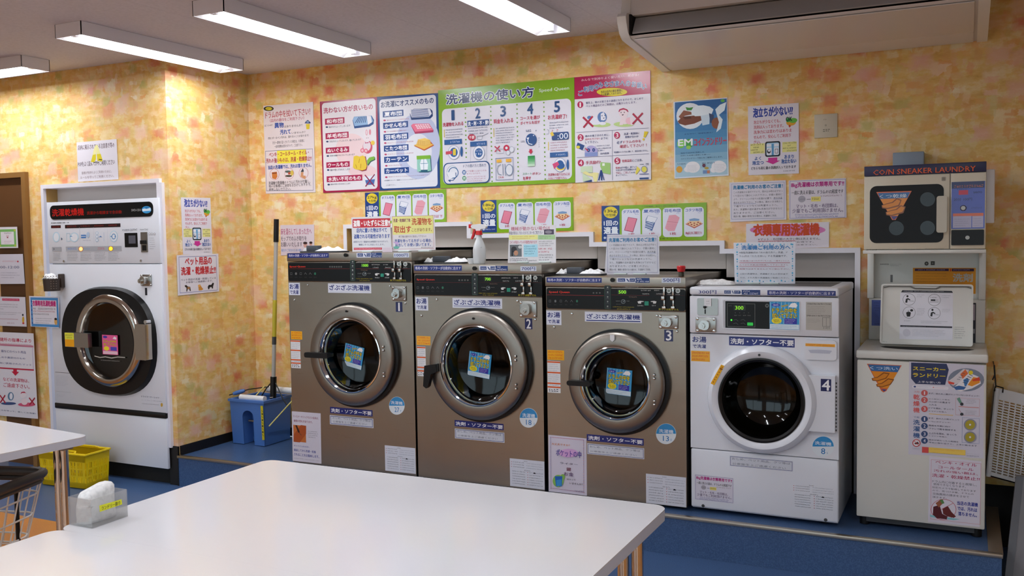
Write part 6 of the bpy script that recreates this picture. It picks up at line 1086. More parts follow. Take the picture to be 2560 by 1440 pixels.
# capacity boards
def capacity(z, quad, kg, kind, labels, label):
    s = Sheet((0, -.004, 0), gloss=True).z(*z).sheet(GRN, *quad, th=.002).norm()
    s.q('#1c3c80', 0, 0, 178, 1000); s.e('#e0c830', 90, 190, 70, 165); s.t(kg, '#3a3a20', 32, 110, 150, 210, .03); s.t(kind, '#3a3a20', 42, 225, 140, 305, .02); s.t('1回の', '#e4e8f0', 22, 420, 162, 560, .045); s.t('適量', '#e4e8f0', 22, 595, 162, 790, .05); s.e('#c0cce0', 30, 900, 12, 32); s.s_('#c0cce0', 45, 880, 160, 920)
    s.t('一下記種類、混ぜて1回の目安です', '#40502a', 395, 35, 735, 72, .01)
    for k in range(4):
        a = 200+k*198; s.rr('#dcdce8', a, 105, a+182, 905, 30); s.t(('ダブル毛布', '夏布団', '羽毛布団', 'コタツ布団')[k], '#2c50a0', a+14, 140, a+166, 225, .03); s.s_('#4a6ab0', a+128, 240, a+162, 275)
    s.part('bedding_print'); a = 200; s.p('#a03858', (a+62, 330), (a+152, 380), (a+110, 760), (a+22, 700)); s.p('#e08098', (a+66, 345), (a+144, 388), (a+106, 735), (a+30, 690))
    a = 398; s.p('#8898b8', (a+55, 300), (a+150, 370), (a+125, 500), (a+95, 740), (a+25, 640), (a+35, 400)); s.p('#e4e4ee', (a+58, 312), (a+144, 375), (a+122, 490), (a+40, 450)); s.p('#2c4c90', (a+36, 470), (a+124, 510), (a+94, 715), (a+30, 635))
    for k in range(5): s.l('#dfe4f0', 6, (a+30, 520+k*45), (a+80+k*6, 500+k*25) if False else (a+118-k*6, 500+k*50-40))
    a = 596; s.p('#e09aa8', (a+60, 310), (a+120, 300), (a+158, 380), (a+140, 520), (a+110, 740), (a+50, 740), (a+20, 660), (a+40, 480)); s.l('#c07080', 4, (a+42, 480), (a+142, 510))
    for k in range(3): s.l('#c88898', 2, (a+36, 560+k*55), (a+130-k*6, 585+k*50))
    a = 794; s.p('#b84838', (a+14, 560), (a+50, 470), (a+140, 470), (a+172, 560), (a+95, 680)); s.p('#e8c090', (a+18, 545), (a+50, 470), (a+140, 470), (a+168, 545), (a+95, 650)); s.p('#7898c0', (a+48, 430), (a+95, 405), (a+142, 430), (a+138, 480), (a+52, 480))
    for x, y in ((40, 550), (70, 575), (95, 600), (120, 575), (148, 550), (60, 520), (95, 540), (130, 520)): s.e('#a03828', a+x, y, 9, 18, 8)
    s.cur = None
    for k in range(4):
        if labels[k]: s.t(labels[k], '#b83454', *((200+k*198+68, 770, 200+k*198+125, 850) if len(labels[k]) < 4 else (200+k*198+15, 760, 200+k*198+165, 850)), .02)
    s.t('※布団にご注意下さい。', '#40502a', 395, 925, 735, 962, .01)
    s.build('capacity_board', label, 'sign', 'green capacity boards above the washers')
zG, zH = (860, 470, 4.5714), (1180, 480, 4)
capacity(zG, ((240, 58), (1165, 12), (1170, 385), (245, 422)), '27kg', '大型機', ('3枚', '3枚', '2枚', '1組以下'), 'green capacity board reading 27kg')
capacity(zH, ((85, 84), (1010, 52), (1014, 384), (92, 413)), '18kg', '大型機', ('2枚', '2枚', '1枚', '1枚'), 'green capacity board reading 18kg, behind the spray bottle')
capacity(zH, ((1297, 143), (2345, 104), (2345, 480), (1297, 495)), '13kg', '中型機', ('1枚', '1枚', '1枚', '18kg以上をご利用下さい'), 'green capacity board reading 13kg')
# switch plate
A, B = onY(1660+1642/4.3646, 230+250/4.3646, 0), onY(1660+1893/4.3646, 230+492/4.3646, 0)
g = G(); g.box(A.x, B.x, -.007, -.0005, B.z, A.z, bev=.002); o = g.obj('switch_plate', mat('plate_grey', '#c4bca8', .4), None, 'beige blank switch plate on the wall beside the foam notice', 'switch')
s = Sheet((0, -.0075, 0)).z(*zF); s.s_('#605a4c', 1742, 295, 1785, 306); s.e('#a8a090', 1765, 363, 12, 12); s.s_('#605a4c', 1735, 405, 1800, 430); s.build('plate_print', parent=o)
# ------------------------------------------------------------------ standing signs on the washers
def stand(y, lean=.06): return Sheet((0, y, 0), (0, -1, 0), gloss=True)
def feet(o, s, xs, ztop):
    for f in xs:
        u = s.base[3][0]+(s.base[2][0]-s.base[3][0])*f; g = G(); y = s.P.y
        g.box(u-.035, u+.035, y-.012, y+.02, ztop+.0004, ztop+.008, bev=.002); g.box(u-.03, u+.03, y+.0013, y+.004, ztop+.004, ztop+.03); g.obj('clip_foot', mat('clear_grey_plastic', '#c8d4d0', .3), o)
zI, zJ = (860, 540, 6.737), (1440, 560, 6.4)
s = stand(-.565).z(*zI).sheet('#dcdce2', (122, 25), (775, -2), (800, 585), (142, 602), th=.0015)
s.rr('#c02434', 142, 52, 782, 185, 12); s.t('盗難・いたずらに注意!!', '#f4eef0', 158, 75, 772, 165, .05); s.t('店内に置いた物はすべて', '#34509c', 210, 208, 722, 272, .035); s.t('盗難される可能性があります', '#34509c', 168, 310, 772, 372, .035); s.t('※防犯カメラ・録画中は24時間見ておりますので、', '#3a4470', 160, 420, 745, 445, .015); s.t('警察にすぐに対応いたします。', '#3a4470', 248, 468, 680, 495, .015); s.q('#c83a50', 165, 535, 640, 568); s.s_('#e8b8c4', 172, 542, 630, 560)
o = s.build('standing_sign', 'standing sign with a red heading on the largest stainless washer', 'sign', 'standing signs on the washers'); feet(o, s, (.4,), 1.4615)
s = stand(-.575).z(*zI).sheet('#dcd8dc', (800, 8), (1520, -15), (1542, 572), (818, 590), th=.0015)
s.p('#e4e08a', (812, 15), (1505, -8), (1512, 290), (822, 318)); s.t('洗濯・乾燥終了後', '#7a3050', 830, 48, 1118, 100, .03); s.t('洗濯物を', '#b84820', 1138, 38, 1478, 145, .035); s.t('取出す', '#b83c20', 842, 170, 1130, 280, .035); s.t('ことがあります。', '#8a5030', 1140, 202, 1478, 258, .02); s.t('終了後は速やかに取出して下さい!!', '#5a4850', 922, 330, 1385, 358, .01); s.t('洗濯を待ってる方が いる場合、', '#34509c', 852, 392, 1482, 440, .03); s.t('取出して お使い頂いてます。', '#34509c', 865, 460, 1462, 508, .03); s.s_('#5a4850', 1288, 520, 1490, 545); s.p('#68b0a0', (830, 520), (880, 505), (940, 520), (910, 555), (850, 555)); s.p('#c8a8d8', (830, 440), (900, 430), (930, 470), (880, 480)); s.fr('#b86878', 4, 808, 6, 1515, 552)
o = s.build('standing_sign', 'standing sign with a yellow heading on the largest stainless washer', 'sign', 'standing signs on the washers'); feet(o, s, (.28, .75), 1.4615)
s = Sheet((0, -.588, 0)).z(700, 540, 4.8).sheet('#d8ccd8', (1228, 378), (1345, 372), (1350, 496), (1230, 498), th=.0008); s.lines('#a07080', 1238, 385, 1335, 490, 6, .3); s.build('paper_slip', 'small pink slip hanging under the red headed sign', 'note')
y2 = onZ(1330, 657, 1.3931).y
s = stand(y2).z(*zH).sheet('#dcdade', (372, 325), (838, 330), (840, 708), (358, 710), th=.0015)
s.t('機械が動かない場合は…', '#a83458', 392, 348, 818, 380, .015); s.t('料金が表示しておったらモニターをご覧下さい', '#3a3860', 372, 395, 705, 422, .01); s.q('#50485a', 720, 375, 820, 424); s.e('#8a8490', 765, 400, 35, 16); s.q('#e4e490', 370, 432, 658, 475); s.lines('#b04a38', 398, 438, 635, 470, 2, .5); s.q('#a8cc98', 660, 430, 832, 474); s.lines('#586a50', 672, 434, 800, 468, 2, .5); s.t('コインが詰まっている可能性があります', '#b84464', 378, 488, 650, 515, .01)
s.part('coin_slot_picture').q('#6a6e72', 378, 528, 498, 646); s.e('#3a3c40', 420, 575, 28, 30); s.e('#c0c4c4', 480, 550, 18, 16); s.e('#b8886c', 440, 610, 22, 26); s.q('#2a2c30', 395, 590, 410, 640); s.cur = None; s.q('#a8d8e8', 515, 525, 658, 648); s.lines('#38708a', 522, 532, 645, 628, 4, .6); s.lines('#3a3a44', 670, 485, 828, 545, 3, .5); s.lines('#c03858', 665, 552, 822, 612, 2, .6); s.lines('#3a3a44', 668, 618, 815, 690, 3, .6); s.s_('#3a3a44', 378, 660, 560, 675); s.s_('#3a3a44', 378, 680, 650, 692)
o = s.build('standing_sign', 'standing sign with a light blue box on the middle stainless washer', 'sign', 'standing signs on the washers'); feet(o, s, (.32, .78), 1.3931)
y3 = onZ(1580, 686.5, 1.3296).y
s = stand(y3).z(*zJ).sheet('#d8d6de', (498, 172), (1330, 160), (1335, 805), (458, 812), th=.0015); usage(s)
o = s.build('standing_sign', 'standing sign in a crinkled clear sleeve on the smallest stainless washer', 'sign', 'standing signs on the washers'); feet(o, s, (.3, .65), 1.3296)
# crinkled clear sleeve over that sign
uu = [p[0] for p in s.base]; vv = [p[1] for p in s.base]; g = G(); nx, nz_ = 22, 18; gr = []
for j in range(nz_+1):
    row = []
    for i in range(nx+1):
        fx, fz = i/nx, j/nz_; xl_ = uu[0]+(uu[3]-uu[0])*fz; xr_ = uu[1]+(uu[2]-uu[1])*fz
        row.append(g.bm.verts.new((xl_-.004+(xr_-xl_+.008)*fx, y3-.006-random.uniform(0, .007), vv[0]+.006+(vv[3]-vv[0]-.006)*fz)))
    gr.append(row)
for j in range(nz_):
    for i in range(nx): g.bm.faces.new((gr[j][i], gr[j][i+1], gr[j+1][i+1], gr[j+1][i])).smooth = True
g.obj('clear_sleeve', glass('clear_film', '#fbfbfc', .02, .2, .07), o, ang=3)
y4 = onZ(1915, 710.5, 1.2836).y
s = stand(y4).z(*zK).sheet('#dadce6', (228, 450), (1268, 432), (1265, 1140), (250, 1150), th=.0015)
for k in range(16):
    f = k/15
    for q in ((285+10*f, 490+600*f), (1222-2*f, 480+600*f), (300+920*f, 1095+8*math.sin(k*2)), (300+900*f, 478-5*math.sin(k))): s.e(('#58b0d8', '#3a90c0', '#98d0e8')[k % 3], q[0], q[1], (14, 9, 6)[k % 3], (16, 10, 7)[k % 3], 10)
s.t('洗濯機ご利用の方へ', '#2878b8', 362, 495, 1185, 562, .04)
for tx, c, *q in (('※縦型洗濯機式は「水の渦で洗う」洗濯、ド', '#50525e', 325, 600, 1140, 628), ('ラム式は「たたき洗い」する洗濯機です。', '#50525e', 325, 660, 1130, 690), ('※衣類(綿)のほつれやすいものは、一度ネットに入', '#b06070', 330, 745, 1172, 770), ('れてから洗濯(自然乾燥)して下さいますと', '#b06070', 330, 812, 1145, 838), ('故障ではありませんのでご安心下さい。', '#b06070', 330, 880, 1180, 905), ('上記の洗濯物は、洗濯機ドラムの半分以下', '#50525e', 335, 960, 1145, 990), ('又は、より大型の洗濯機をご利用ください。', '#50525e', 335, 1025, 1165, 1055)): s.t(tx, c, *q, .003)
s.q('#b83050', 325, 785, 1180, 791); s.q('#b83050', 325, 847, 1095, 853)
o = s.build('standing_sign', 'standing sign with a dotted blue border on the white washer', 'sign', 'standing signs on the washers'); feet(o, s, (.3, .62), 1.2836)
# ------------------------------------------------------------------ things on top of the washers
def lump(g, cx, cy, z, sx, sy, h, n=16, m_=9, seed=1):
    rnd = random.Random(seed); ph = [rnd.uniform(0, 6.28) for _ in range(8)]; rows = []
    for j in range(m_+1):
        row = []
        for i in range(n+1):
            a, b = i/n*2-1, j/m_*2-1; e = max(0, 1-abs(a)**3)*max(0, 1-abs(b)**3)
            hz = h*e**.6*(.72+.28*math.sin(a*5+ph[0])*math.cos(b*4+ph[1])+.12*math.sin(a*11+ph[2]))
            row.append(g.bm.verts.new((cx+a*sx*(1+.06*math.sin(b*5+ph[3])), cy+b*sy*(1+.08*math.sin(a*4+ph[4])), z+max(0, hz))))
        rows.append(row)
    for j in range(m_):
        for i in range(n): g.bm.faces.new((rows[j][i], rows[j][i+1], rows[j+1][i+1], rows[j+1][i])).smooth = True
    rim = [rows[0][i] for i in range(n+1)]+[rows[j][n] for j in range(1, m_+1)]+[rows[m_][i] for i in range(n-1, -1, -1)]+[rows[j][0] for j in range(m_-1, 0, -1)]
    g.bm.faces.new(rim[::-1]); return g
for k, (zt_, bx, cl, tr_, y, nm) in enumerate(((1.4615, (771, 797), ((797, 858),), (757, 900), -.56, 'on the largest stainless washer'), (1.3931, (1086, 1121), ((1068, 1086), (1121, 1168)), (1062, 1165), -.50, 'on the middle stainless washer'), (1.3296, (1420, 1457), ((1397, 1419), (1457, 1508)), (1393, 1515), -.47, 'on the smallest stainless washer'))):
    X = lambda px, yy=y: onY(px, (629, 657, 688)[k], yy).x
    a, b = X(tr_[0]), X(tr_[1])
    if k < 1: b = min(b, X(868))
    g = G(); g.prism(rrect(a, y-.05, b, y+.05, .045, 0), (0, 0, 0)) if False else None
    pts = [V((p.x, p.z, zt_+.0005)) for p in rrect(a, y-.06, b, y+.055, .05, 0)]
    g.prism(pts, (0, 0, .009)); o = g.obj('tray', DGREY, None, 'dark oval tray '+nm, 'tray', 'trays on the washers')
    a, b = X(bx[0]), X(bx[1]); g = G(); g.box(a, b, y-.02, y+.03, zt_+.0098, zt_+.042, bev=.003); g.obj('sponge_box', mat('slate_box', '#454a52', .5), None, 'small slate grey box on the tray '+nm, 'box', 'grey boxes on the trays')
    for i, c in enumerate(cl):
        a, b = X(c[0]), X(c[1]); g = G(); lump(g, (a+b)/2, y, zt_+.0098, (b-a)/2, .04, .026, seed=k*3+i); g.obj('cleaning_cloth', CLOTH, None, ('white cloth right of the grey box ' if i == len(cl)-1 else 'small white cloth left of the grey box ')+nm, 'cloth', 'white cloths on the trays')
g = G(); y = -.40; a, b = onY(1745, 712, y).x, onY(1838, 712, y).x; lump(g, (a+b)/2, y, 1.2851, (b-a)/2, .07, .028, seed=21); g.obj('cleaning_cloth', CLOTH, None, 'white folded cloth lying on the white washer beside the standing sign', 'cloth', 'white cloths on the trays')
# red capped bottle
o = onZ(1703, 691, 1.3296); t = thing('dispenser_bottle', 'small dark bottle with a red cap on the smallest stainless washer', 'bottle', (o.x, o.y, 1.3296))
g = G(); g.lathe([(0, 0), (.014, 0), (.014, .018), (.012, .022), (0, .022)], (o.x, o.y, 1.3297), (0, 0, 1), 20); g.obj('body', mat('dark_olive', '#3a3424', .4), t)
g = G(); g.lathe([(0, .0), (.017, .0), (.0205, .012), (.0215, .026), (.018, .030), (0, .031)], (o.x, o.y, 1.3522), (0, 0, 1), 24); g.obj('cap', RED, t)
# spray bottle and dish
bz = 1.3931; o = onZ(1199, 660, bz); o.y = max(o.y, -.57); o.x = onY(1199, 660, o.y).x
t = thing('spray_bottle', 'translucent white spray bottle with a red and white trigger on the middle stainless washer', 'spray bottle', (o.x, o.y, bz))
pr = [(0, 0), (.038, 0), (.043, .006), (.0445, .04), (.045, .075), (.041, .095), (.030, .118), (.021, .135), (.018, .150), (.0175, .158), (0, .158)]
BOT = mat('translucent_bottle', '#dfe3e6', .25); BOT.node_tree.nodes['Principled BSDF'].inputs['Transmission Weight'].default_value = .25
g = G(); g.lathe(pr, (o.x, o.y, bz+.0005), (0, 0, 1), 32, sy=1.0, sx=.72); b = g.obj('bottle', BOT, t)
s = Sheet((0, o.y-.034, 0)).z(*zI)
for x, y in ((2185, 530), (2310, 530), (2178, 578), (2165, 655)): s.s_('#8a90a0', x-10, y-8, x+12, y+8)
s.s_('#8a90a0', 2230, 650, 2285, 665); s.build('bottle_print', parent=b)
g = G(); g.cyl((o.x, o.y, bz+.157), (o.x, o.y, bz+.180), .0195, .017, 24); g.obj('collar', RED, t)
g = G(); zt_ = bz+.196; g.prism([V((o.x+a, o.y-.011, zt_+c)) for a, c in ((-.045, .008), (-.040, .016), (.0, .020), (.035, .017), (.048, .006), (.044, -.004), (.014, -.008), (.012, -.018), (-.014, -.018), (-.016, -.008), (-.040, -.002))], (0, .022, 0)); g.obj('spray_head', WPLAST, t)
g = G(); g.box(o.x-.060, o.x-.045, o.y-.010, o.y+.010, zt_-.002, zt_+.020, bev=.003); g.obj('nozzle', RED, t)
g = G(); g.prism([V((o.x+a, o.y-.007, zt_+c)) for a, c in ((-.030, -.006), (-.018, -.006), (-.030, -.045), (-.042, -.062), (-.048, -.058), (-.040, -.040))], (0, .014, 0)); g.obj('trigger', RED, t)
A = onY(1172, 656, -.58); g = G(); g.lathe([(0, 0), (.018, 0), (.026, .028), (.027, .030), (.024, .030), (.017, .003), (0, .003)], (A.x+.006, -.555, bz+.0005), (0, 0, 1), 24, sy=1); g.obj('measuring_cup', WPLAST, None, 'small white cup beside the spray bottle', 'cup')
# ------------------------------------------------------------------ mop and bucket
t = thing('mop_bucket', 'blue plastic mop bucket with white rollers on the platform in the alcove corner', 'bucket', (-3.29, -.2, ZP))
x0, x1, y0, y1, zz0, zz1 = -3.435, -3.165, -.325, -.07, ZP+.001, .475
def tap(x, y, z): k = 1+.07*(z-zz0)/(zz1-zz0); return V(((x0+x1)/2+(x-(x0+x1)/2)*k, (y0+y1)/2+(y-(y0+y1)/2)*k, z))
wl = .006
def shell(g, xa, xb, ya, yb):
    q0 = [tap(xa, ya, zz0), tap(xb, ya, zz0), tap(xb, yb, zz0), tap(xa, yb, zz0)]; q1 = [tap(xa, ya, zz1), tap(xb, ya, zz1), tap(xb, yb, zz1), tap(xa, yb, zz1)]
    for i in (1, 2, 3): j = (i+1) % 4; g.face((q0[i], q0[j], q1[j], q1[i]))
    return q0, q1
g = G(); shell(g, x0, x1, y0, y1); shell(g, x0+wl, x1-wl, y0+wl, y1-wl)
# front wall with the arched foot cut-out
ax0, ax1 = x0+.095, x0+.185; arch = [(ax1, zz0)]+[((ax0+ax1)/2+(ax1-ax0)/2*math.cos(math.radians(a)), zz1-.10+(ax1-ax0)/2*math.sin(math.radians(a))) for a in range(0, 181, 20)]+[(ax0, zz0)]
fo = [(x0, zz0), (x0, zz1), (x1, zz1), (x1, zz0)]+arch
g.prism([tap(x, y0, z) for x, z in fo], (0, wl, 0))
g.prism([tap(x, y0+.005, z)+V((0, .09, 0)) for x, z in arch], (0, .004, 0)); 
for (xa, za), (xb, zb_) in zip(arch, arch[1:]): g.face((tap(xa, y0+.002, za), tap(xb, y0+.002, zb_), tap(xb, y0+.09, zb_), tap(xa, y0+.09, za)))
g.face((tap(x0, y0+.1, zz0+.004), tap(x1, y0+.1, zz0+.004), tap(x1, y1, zz0+.004), tap(x0, y1, zz0+.004)))
g.obj('tub', BUCK, t)
c = [tap(x0-.008, y0-.008, zz1), tap(x1+.008, y0-.008, zz1), tap(x1+.008, y1+.008, zz1), tap(x0-.008, y1+.008, zz1)]; ci = [tap(x0+.012, y0+.012, zz1), tap(x1-.012, y0+.012, zz1), tap(x1-.012, y1-.012, zz1), tap(x0+.012, y1-.012, zz1)]
g = G(); g.ring(c, ci, (0, 0, .016)); g.obj('rim', BUCK, t)
g = G(); g.cyl((x0+.06, y0+.02, zz1+.025), (x1-.005, y0+.02, zz1+.025), .019, n=24); g.obj('roller', WPLAST, t)
g = G(); g.cyl((x0+.13, y1-.05, zz1+.055), (x1+.10, y1-.05, zz1+.055), .021, n=24); g.obj('roller', WPLAST, t)
g = G(); g.cyl((ax0+.012, y0+.04, zz0+.15), (ax1+.01, y0+.04, zz0+.15), .008); g.obj('foot_rod', ALU, t)
g = G(); g.tube([(x0-.05, y0+.03, zz1+.03), (x0+.06, y0+.10, zz1+.065), (x0+.16, y1-.07, zz1+.075)], .0035); hd = g.obj('wire_handle', BLK, t)
g = G(); d_ = V((.11, .07, .035)).normalized(); p_ = V((x0+.005, y0+.065, zz1+.048)); g.lathe([(0, -.042), (.010, -.040), (.014, -.02), (.014, .02), (.010, .040), (0, .042)], p_, d_, 16); g.obj('grip', BUCK, hd)
for a, b in (((x0+.10, y0+.07, zz1-.01), (x0+.16, y0+.14, zz1+.085)), ((x1+.024, y0+.02, zz0+.13), (x1+.10, y0+.21, zz1+.02))): g = G(); g.tube([a, b], .0045); g.obj('lever_rod', mat('yellow_coating', '#d8cc78', .4), t)
s = Sheet(tap(x0, y0-.013, zz0), (0, -1, 0)).z(560, 940, 7.578).sheet('#c8b820', (690, 565), (735, 565), (768, 1210), (725, 1215), th=.0008).norm()
for k in range(9): s.q('#40421a', 220, 130+k*88, 820, 175+k*88) if k % 2 else s.l('#40421a', 160, (250, 130+k*88), (780, 180+k*88))
s.build('yellow_label', parent=t)
t = thing('mop', 'mop with a long grey pole and black grip leaning in the alcove corner', 'mop', (-3.185, -.2, .56))
pA, pB = V((-3.195, -.21, .53)), V((-3.118, -.16, 1.625)); P_ = lambda f: pA+(pB-pA)*f
pB = onY(691, 548, -.17); pA = onY(683, 985, -.21); 
g = G(); g.tube([P_(.02), P_(.88)], .0135, 12); po = g.obj('pole', mat('pole_grey', '#a8a49c', .4), t)
g = G(); g.tube([P_(.87), P_(1)], .017, 12); g.obj('grip', BLK, t)
g = G(); g.tube([P_(.33), P_(.54)], .0142, 12); g.obj('yellow_sleeve', mat('sleeve_yellow', '#b8a828', .5), po)
g = G(); g.tube([P_(.285), P_(.33)], .0145, 12); g.obj('joint_sleeve', DGREY, po)
g = G(); g.tube([P_(-.08), P_(.10)], .021, 12); hd = g.obj('mop_head', BLK, t)
g = G(); g.tube([P_(-.09)+V((.02*math.cos(k*.9), .02*math.sin(k*.9), k*.0018)) for k in range(50)], .003, 6); g.obj('spring', CHROME, hd)
q = P_(.05)
for sg in (-1, 1): g = G(); g.tube([q+V((sg*.015, 0, .02)), q+V((sg*.05, -.01, -.02)), q+V((sg*.10, -.02, -.09)), q+V((sg*.125, -.02, -.12))], .004, 6); g.obj('wringer_wire', BLK, hd)
# ------------------------------------------------------------------ tables
ZT = .72
def table(x0, x1, y0, y1, label, rot=0, piv=(0, 0), legs=()):
    c = V((piv[0], piv[1], 0)); M = Matrix.Translation(c) @ Matrix.Rotation(rot, 4, 'Z')
    t = thing('folding_table', label, 'table', ((x0+x1)/2+c.x, (y0+y1)/2+c.y, 0), 'white work tables')
    pts = rrect(x0, y0, x1, y1, .045, 0, 8)
    g = G(); g.prism([M @ V((p.x, p.z, ZT-.003)) for p in pts], (0, 0, .003)); g.obj('table_top', MELA, t)
    g = G(); g.prism([M @ V((p.x, p.z, ZT-.034)) for p in pts], (0, 0, .0308)); g.obj('edge_band', MELAE, t)
    for lx, ly in legs:
        g = G(); g.tube([M @ V((lx, ly, .004)), M @ V((lx, ly, ZT-.034))], .018, 14); l = g.obj('leg', CHROME, t)
        g = G(); g.tube([M @ V((lx-.043, ly, .004)), M @ V((lx-.043, ly, ZT-.034))], .018, 14); g.obj('brace_tube', CHROME, l)
        g = G(); g.box(lx-.075, lx+.03, ly-.025, ly+.025, ZT-.042, ZT-.034, M=M); g.obj('leg_plate', ALU, l)
    g = G()
    for lx in sorted({l[0] for l in legs}):
        ys = [l[1] for l in legs if l[0] == lx]; g.tube([M @ V((lx, min(ys), .12)), M @ V((lx, max(ys), .12))], .011, 10)
    g.obj('stretcher', CHROME, t); return t
table(-1.388, .155, -3.2379, -2.337, 'white work table in front of the washers with a clear box on its corner', legs=((.10, -2.47), (.10, -3.1), (-1.28, -2.47), (-1.28, -3.1)))
table(-1.388, .155, -4.142, -3.2381, 'white work table nearest the camera, joined to the one with the clear box', legs=((.10, -3.38), (.10, -4.0), (-1.28, -3.38), (-1.28, -4.0)))
table(-1.5, 0, -.9, 0, 'white work table standing over the wire laundry cart', math.radians(-6.5), (-2.392, -2.293), legs=((-.035, -.10), (-.035, -.80), (-1.43, -.10), (-1.43, -.80)))
# clear box with a towel
b0 = (-1.387, -1.290, -3.197, -3.070); bx0, bx1, by0, by1 = b0; t = thing('acrylic_box', 'clear acrylic box with a yellow label on the corner of the big white table', 'box', ((bx0+bx1)/2, (by0+by1)/2, ZT))
g = G(); z0 = ZT+.0008; w = .0025; h = .082
g.box(bx0, bx1, by0, by1, z0, z0+w); g.box(bx0, bx0+w, by0, by1, z0+w, z0+h); g.box(bx1-w, bx1, by0, by1, z0+w, z0+h); g.box(bx0+w, bx1-w, by0, by0+w, z0+w, z0+h); g.box(bx0+w, bx1-w, by1-w, by1, z0+w, z0+h); ab = g.obj('box', CLEAR, t)
s = Sheet((bx1+.0004, 0, 0), (1, 0, 0), (0, 1, 0)).z(0, 1050, 3.692).sheet('#e0e030', (918, 790), (1122, 732), (1128, 778), (922, 848), th=.0004); s.t('ランドリー雑巾', '#40421c', 935, 800, 1112, 782, .01) if False else s.t('ランドリー雑巾', '#40421c', 938, 798, 1110, 780, .02); s.build('yellow_label', parent=ab)
g = G(); rnd = random.Random(5); rows = []
for j in range(13):
    row = []
    for i in range(24):
        a = 2*math.pi*i/24; f = j/12; r_ = 1+.05*math.sin(a*3+f*5)+.04*math.sin(a*7+f*9); k = (1-.10*f) if f < .85 else .92*max(.05, math.sqrt(max(0, 1-((f-.85)/.15)**2)))
        ca, sa = math.cos(a), math.sin(a); ee = .45
        x = math.copysign(abs(ca)**ee, ca)*.030*r_*k; y = math.copysign(abs(sa)**ee, sa)*.0565*min(r_, 1.0)*k
        row.append(g.bm.verts.new(((bx0+.040)+x, (by0+by1)/2+y-.0+.0, z0+.004+.100*f+(.012*(y/.056) if f > .5 else 0))))
    rows.append(row)
for j in range(12):
    for i in range(24): k = (i+1) % 24; g.bm.faces.new((rows[j][i], rows[j][k], rows[j+1][k], rows[j+1][i])).smooth = True
g.bm.faces.new(rows[-1]); g.bm.faces.new(rows[0][::-1]); g.obj('folded_towel', CLOTH, None, 'white folded towel standing in the clear acrylic box', 'towel', ang=3)
# ------------------------------------------------------------------ yellow shopping basket
t = thing('shopping_basket', 'yellow plastic shopping basket on the floor in front of the tumble dryer', 'basket', (-4.2, -.93, 0))
cA, cB, cC = onZ(214, 1222, .004), onZ(290, 1206, .004), onZ(108, 1210, .004); cA.z = cB.z = cC.z = .004
e1 = (cC-cA); e2 = (cB-cA); e1 *= 1; n1 = e1.normalized(); e2 = (e2-n1*e2.dot(n1)); L1, L2 = e1.length, e2.length*1.0; n2 = e2.normalized(); hB = .215
print('basket', L1, L2, cA)
def bp_(a, b, z): k = .10*z/hB; return cA+n1*(L1*(a+(a-.5)*2*k*.5))+n2*(L2*(b+(k*.12 if b > .5 else (b-.5)*2*k*.6)))+V((0, 0, z))
corner = ((0, 0), (1, 0), (1, 1), (0, 1))
for w_, (i, j) in enumerate(((0, 1), (1, 2), (2, 3), (3, 0))):
    g = G(); A, B = corner[i], corner[j]; F = lambda f, z: bp_(A[0]+(B[0]-A[0])*f, A[1]+(B[1]-A[1])*f, z)
    nn_ = (F(1, 0)-F(0, 0)).cross(V((0, 0, 1))).normalized()*-.003
    def slab(f0, f1, z0_, z1_): g.prism([F(f0, z0_), F(f1, z0_), F(f1, z1_), F(f0, z1_)], nn_)
    lv = (0, .035, .042, .075, .082, .115, .125, .158, .168, hB)
    for k in range(0, 9, 2): slab(0, 1, lv[k], lv[k+1] if k in (0, 8) else lv[k]+.0085) if k in (0, 8) else None
    bands = ((0, .030), (.068, .078), (.116, .126), (.164, hB))
    for a_, b_2 in bands: slab(0, 1, a_, b_2)
    nb_ = 26 if w_ % 2 == 0 else 18
    for (za_, zb_3) in ((.030, .068), (.078, .116), (.126, .164)):
        for k in range(nb_):
            wd_ = .5 if k % 4 else 1.0
            slab(k/nb_, (k+wd_)/nb_, za_, zb_3)
    g.obj('slotted_side', YEL, t)
g = G(); g.prism([bp_(a, b, .002) for a, b in corner], (0, 0, .004)); g.obj('bottom', YEL, t)
g = G(); g.tube([bp_(a*1.02-.01, b*1.02-.01, hB) for a, b in ((0, 0), (.5, -.0), (1, 0), (1, .5), (1, 1), (.5, 1), (0, 1), (0, .5))], .0075, 8, True); g.obj('rim', YEL, t)
for sd in (0, 1):
    g = G(); g.tube([bp_(.22, sd, hB+.004)+n2*(.0 if sd else 0), bp_(.25, abs(sd-.10), hB+.012), bp_(.75, abs(sd-.10), hB+.012), bp_(.78, sd, hB+.004)], .006, 8); g.obj('handle', YEL, t)
# ------------------------------------------------------------------ wire laundry cart under the left table
t = thing('laundry_cart', 'wire laundry cart with a thick dark grey rim under the left table', 'cart', (-2.75, -2.6, 0))
WIRE = mat('wire_coating', '#dcdad8', .4)
def cart(z):
    k = (.55-z)*.5; o = V((-2.672-k*.9, -2.285+.0*k, z)); d1 = V((.30, -.95, 0)).normalized(); d2 = V((-.95, -.30, 0)).normalized(); L1, L2 = .56-k*.6, .42-k*.6
    o = V((-2.672, -2.285, z))+d1*(k*.12)+d2*(k*.55)
    c = [o, o+d1*L1, o+d1*L1+d2*L2, o+d2*L2]; r = .05; out = []
    for i in range(4):
        p, a, b = c[i], c[i-1], c[(i+1) % 4]; ua, ub = (a-p).normalized(), (b-p).normalized()
        for f in (0, .5, 1): q1 = p+ua*r*(1-f); q2 = p+ub*r*f; out.append((q1*(1-f)+q2*f) if f in (0, 1) else p+(ua+ub)*r*.29)
    return out, c
for z in (.45, .355, .262):
    g = G(); g.tube(cart(z)[0], .0042, 8, True); g.obj('wire_loop', WIRE, t)
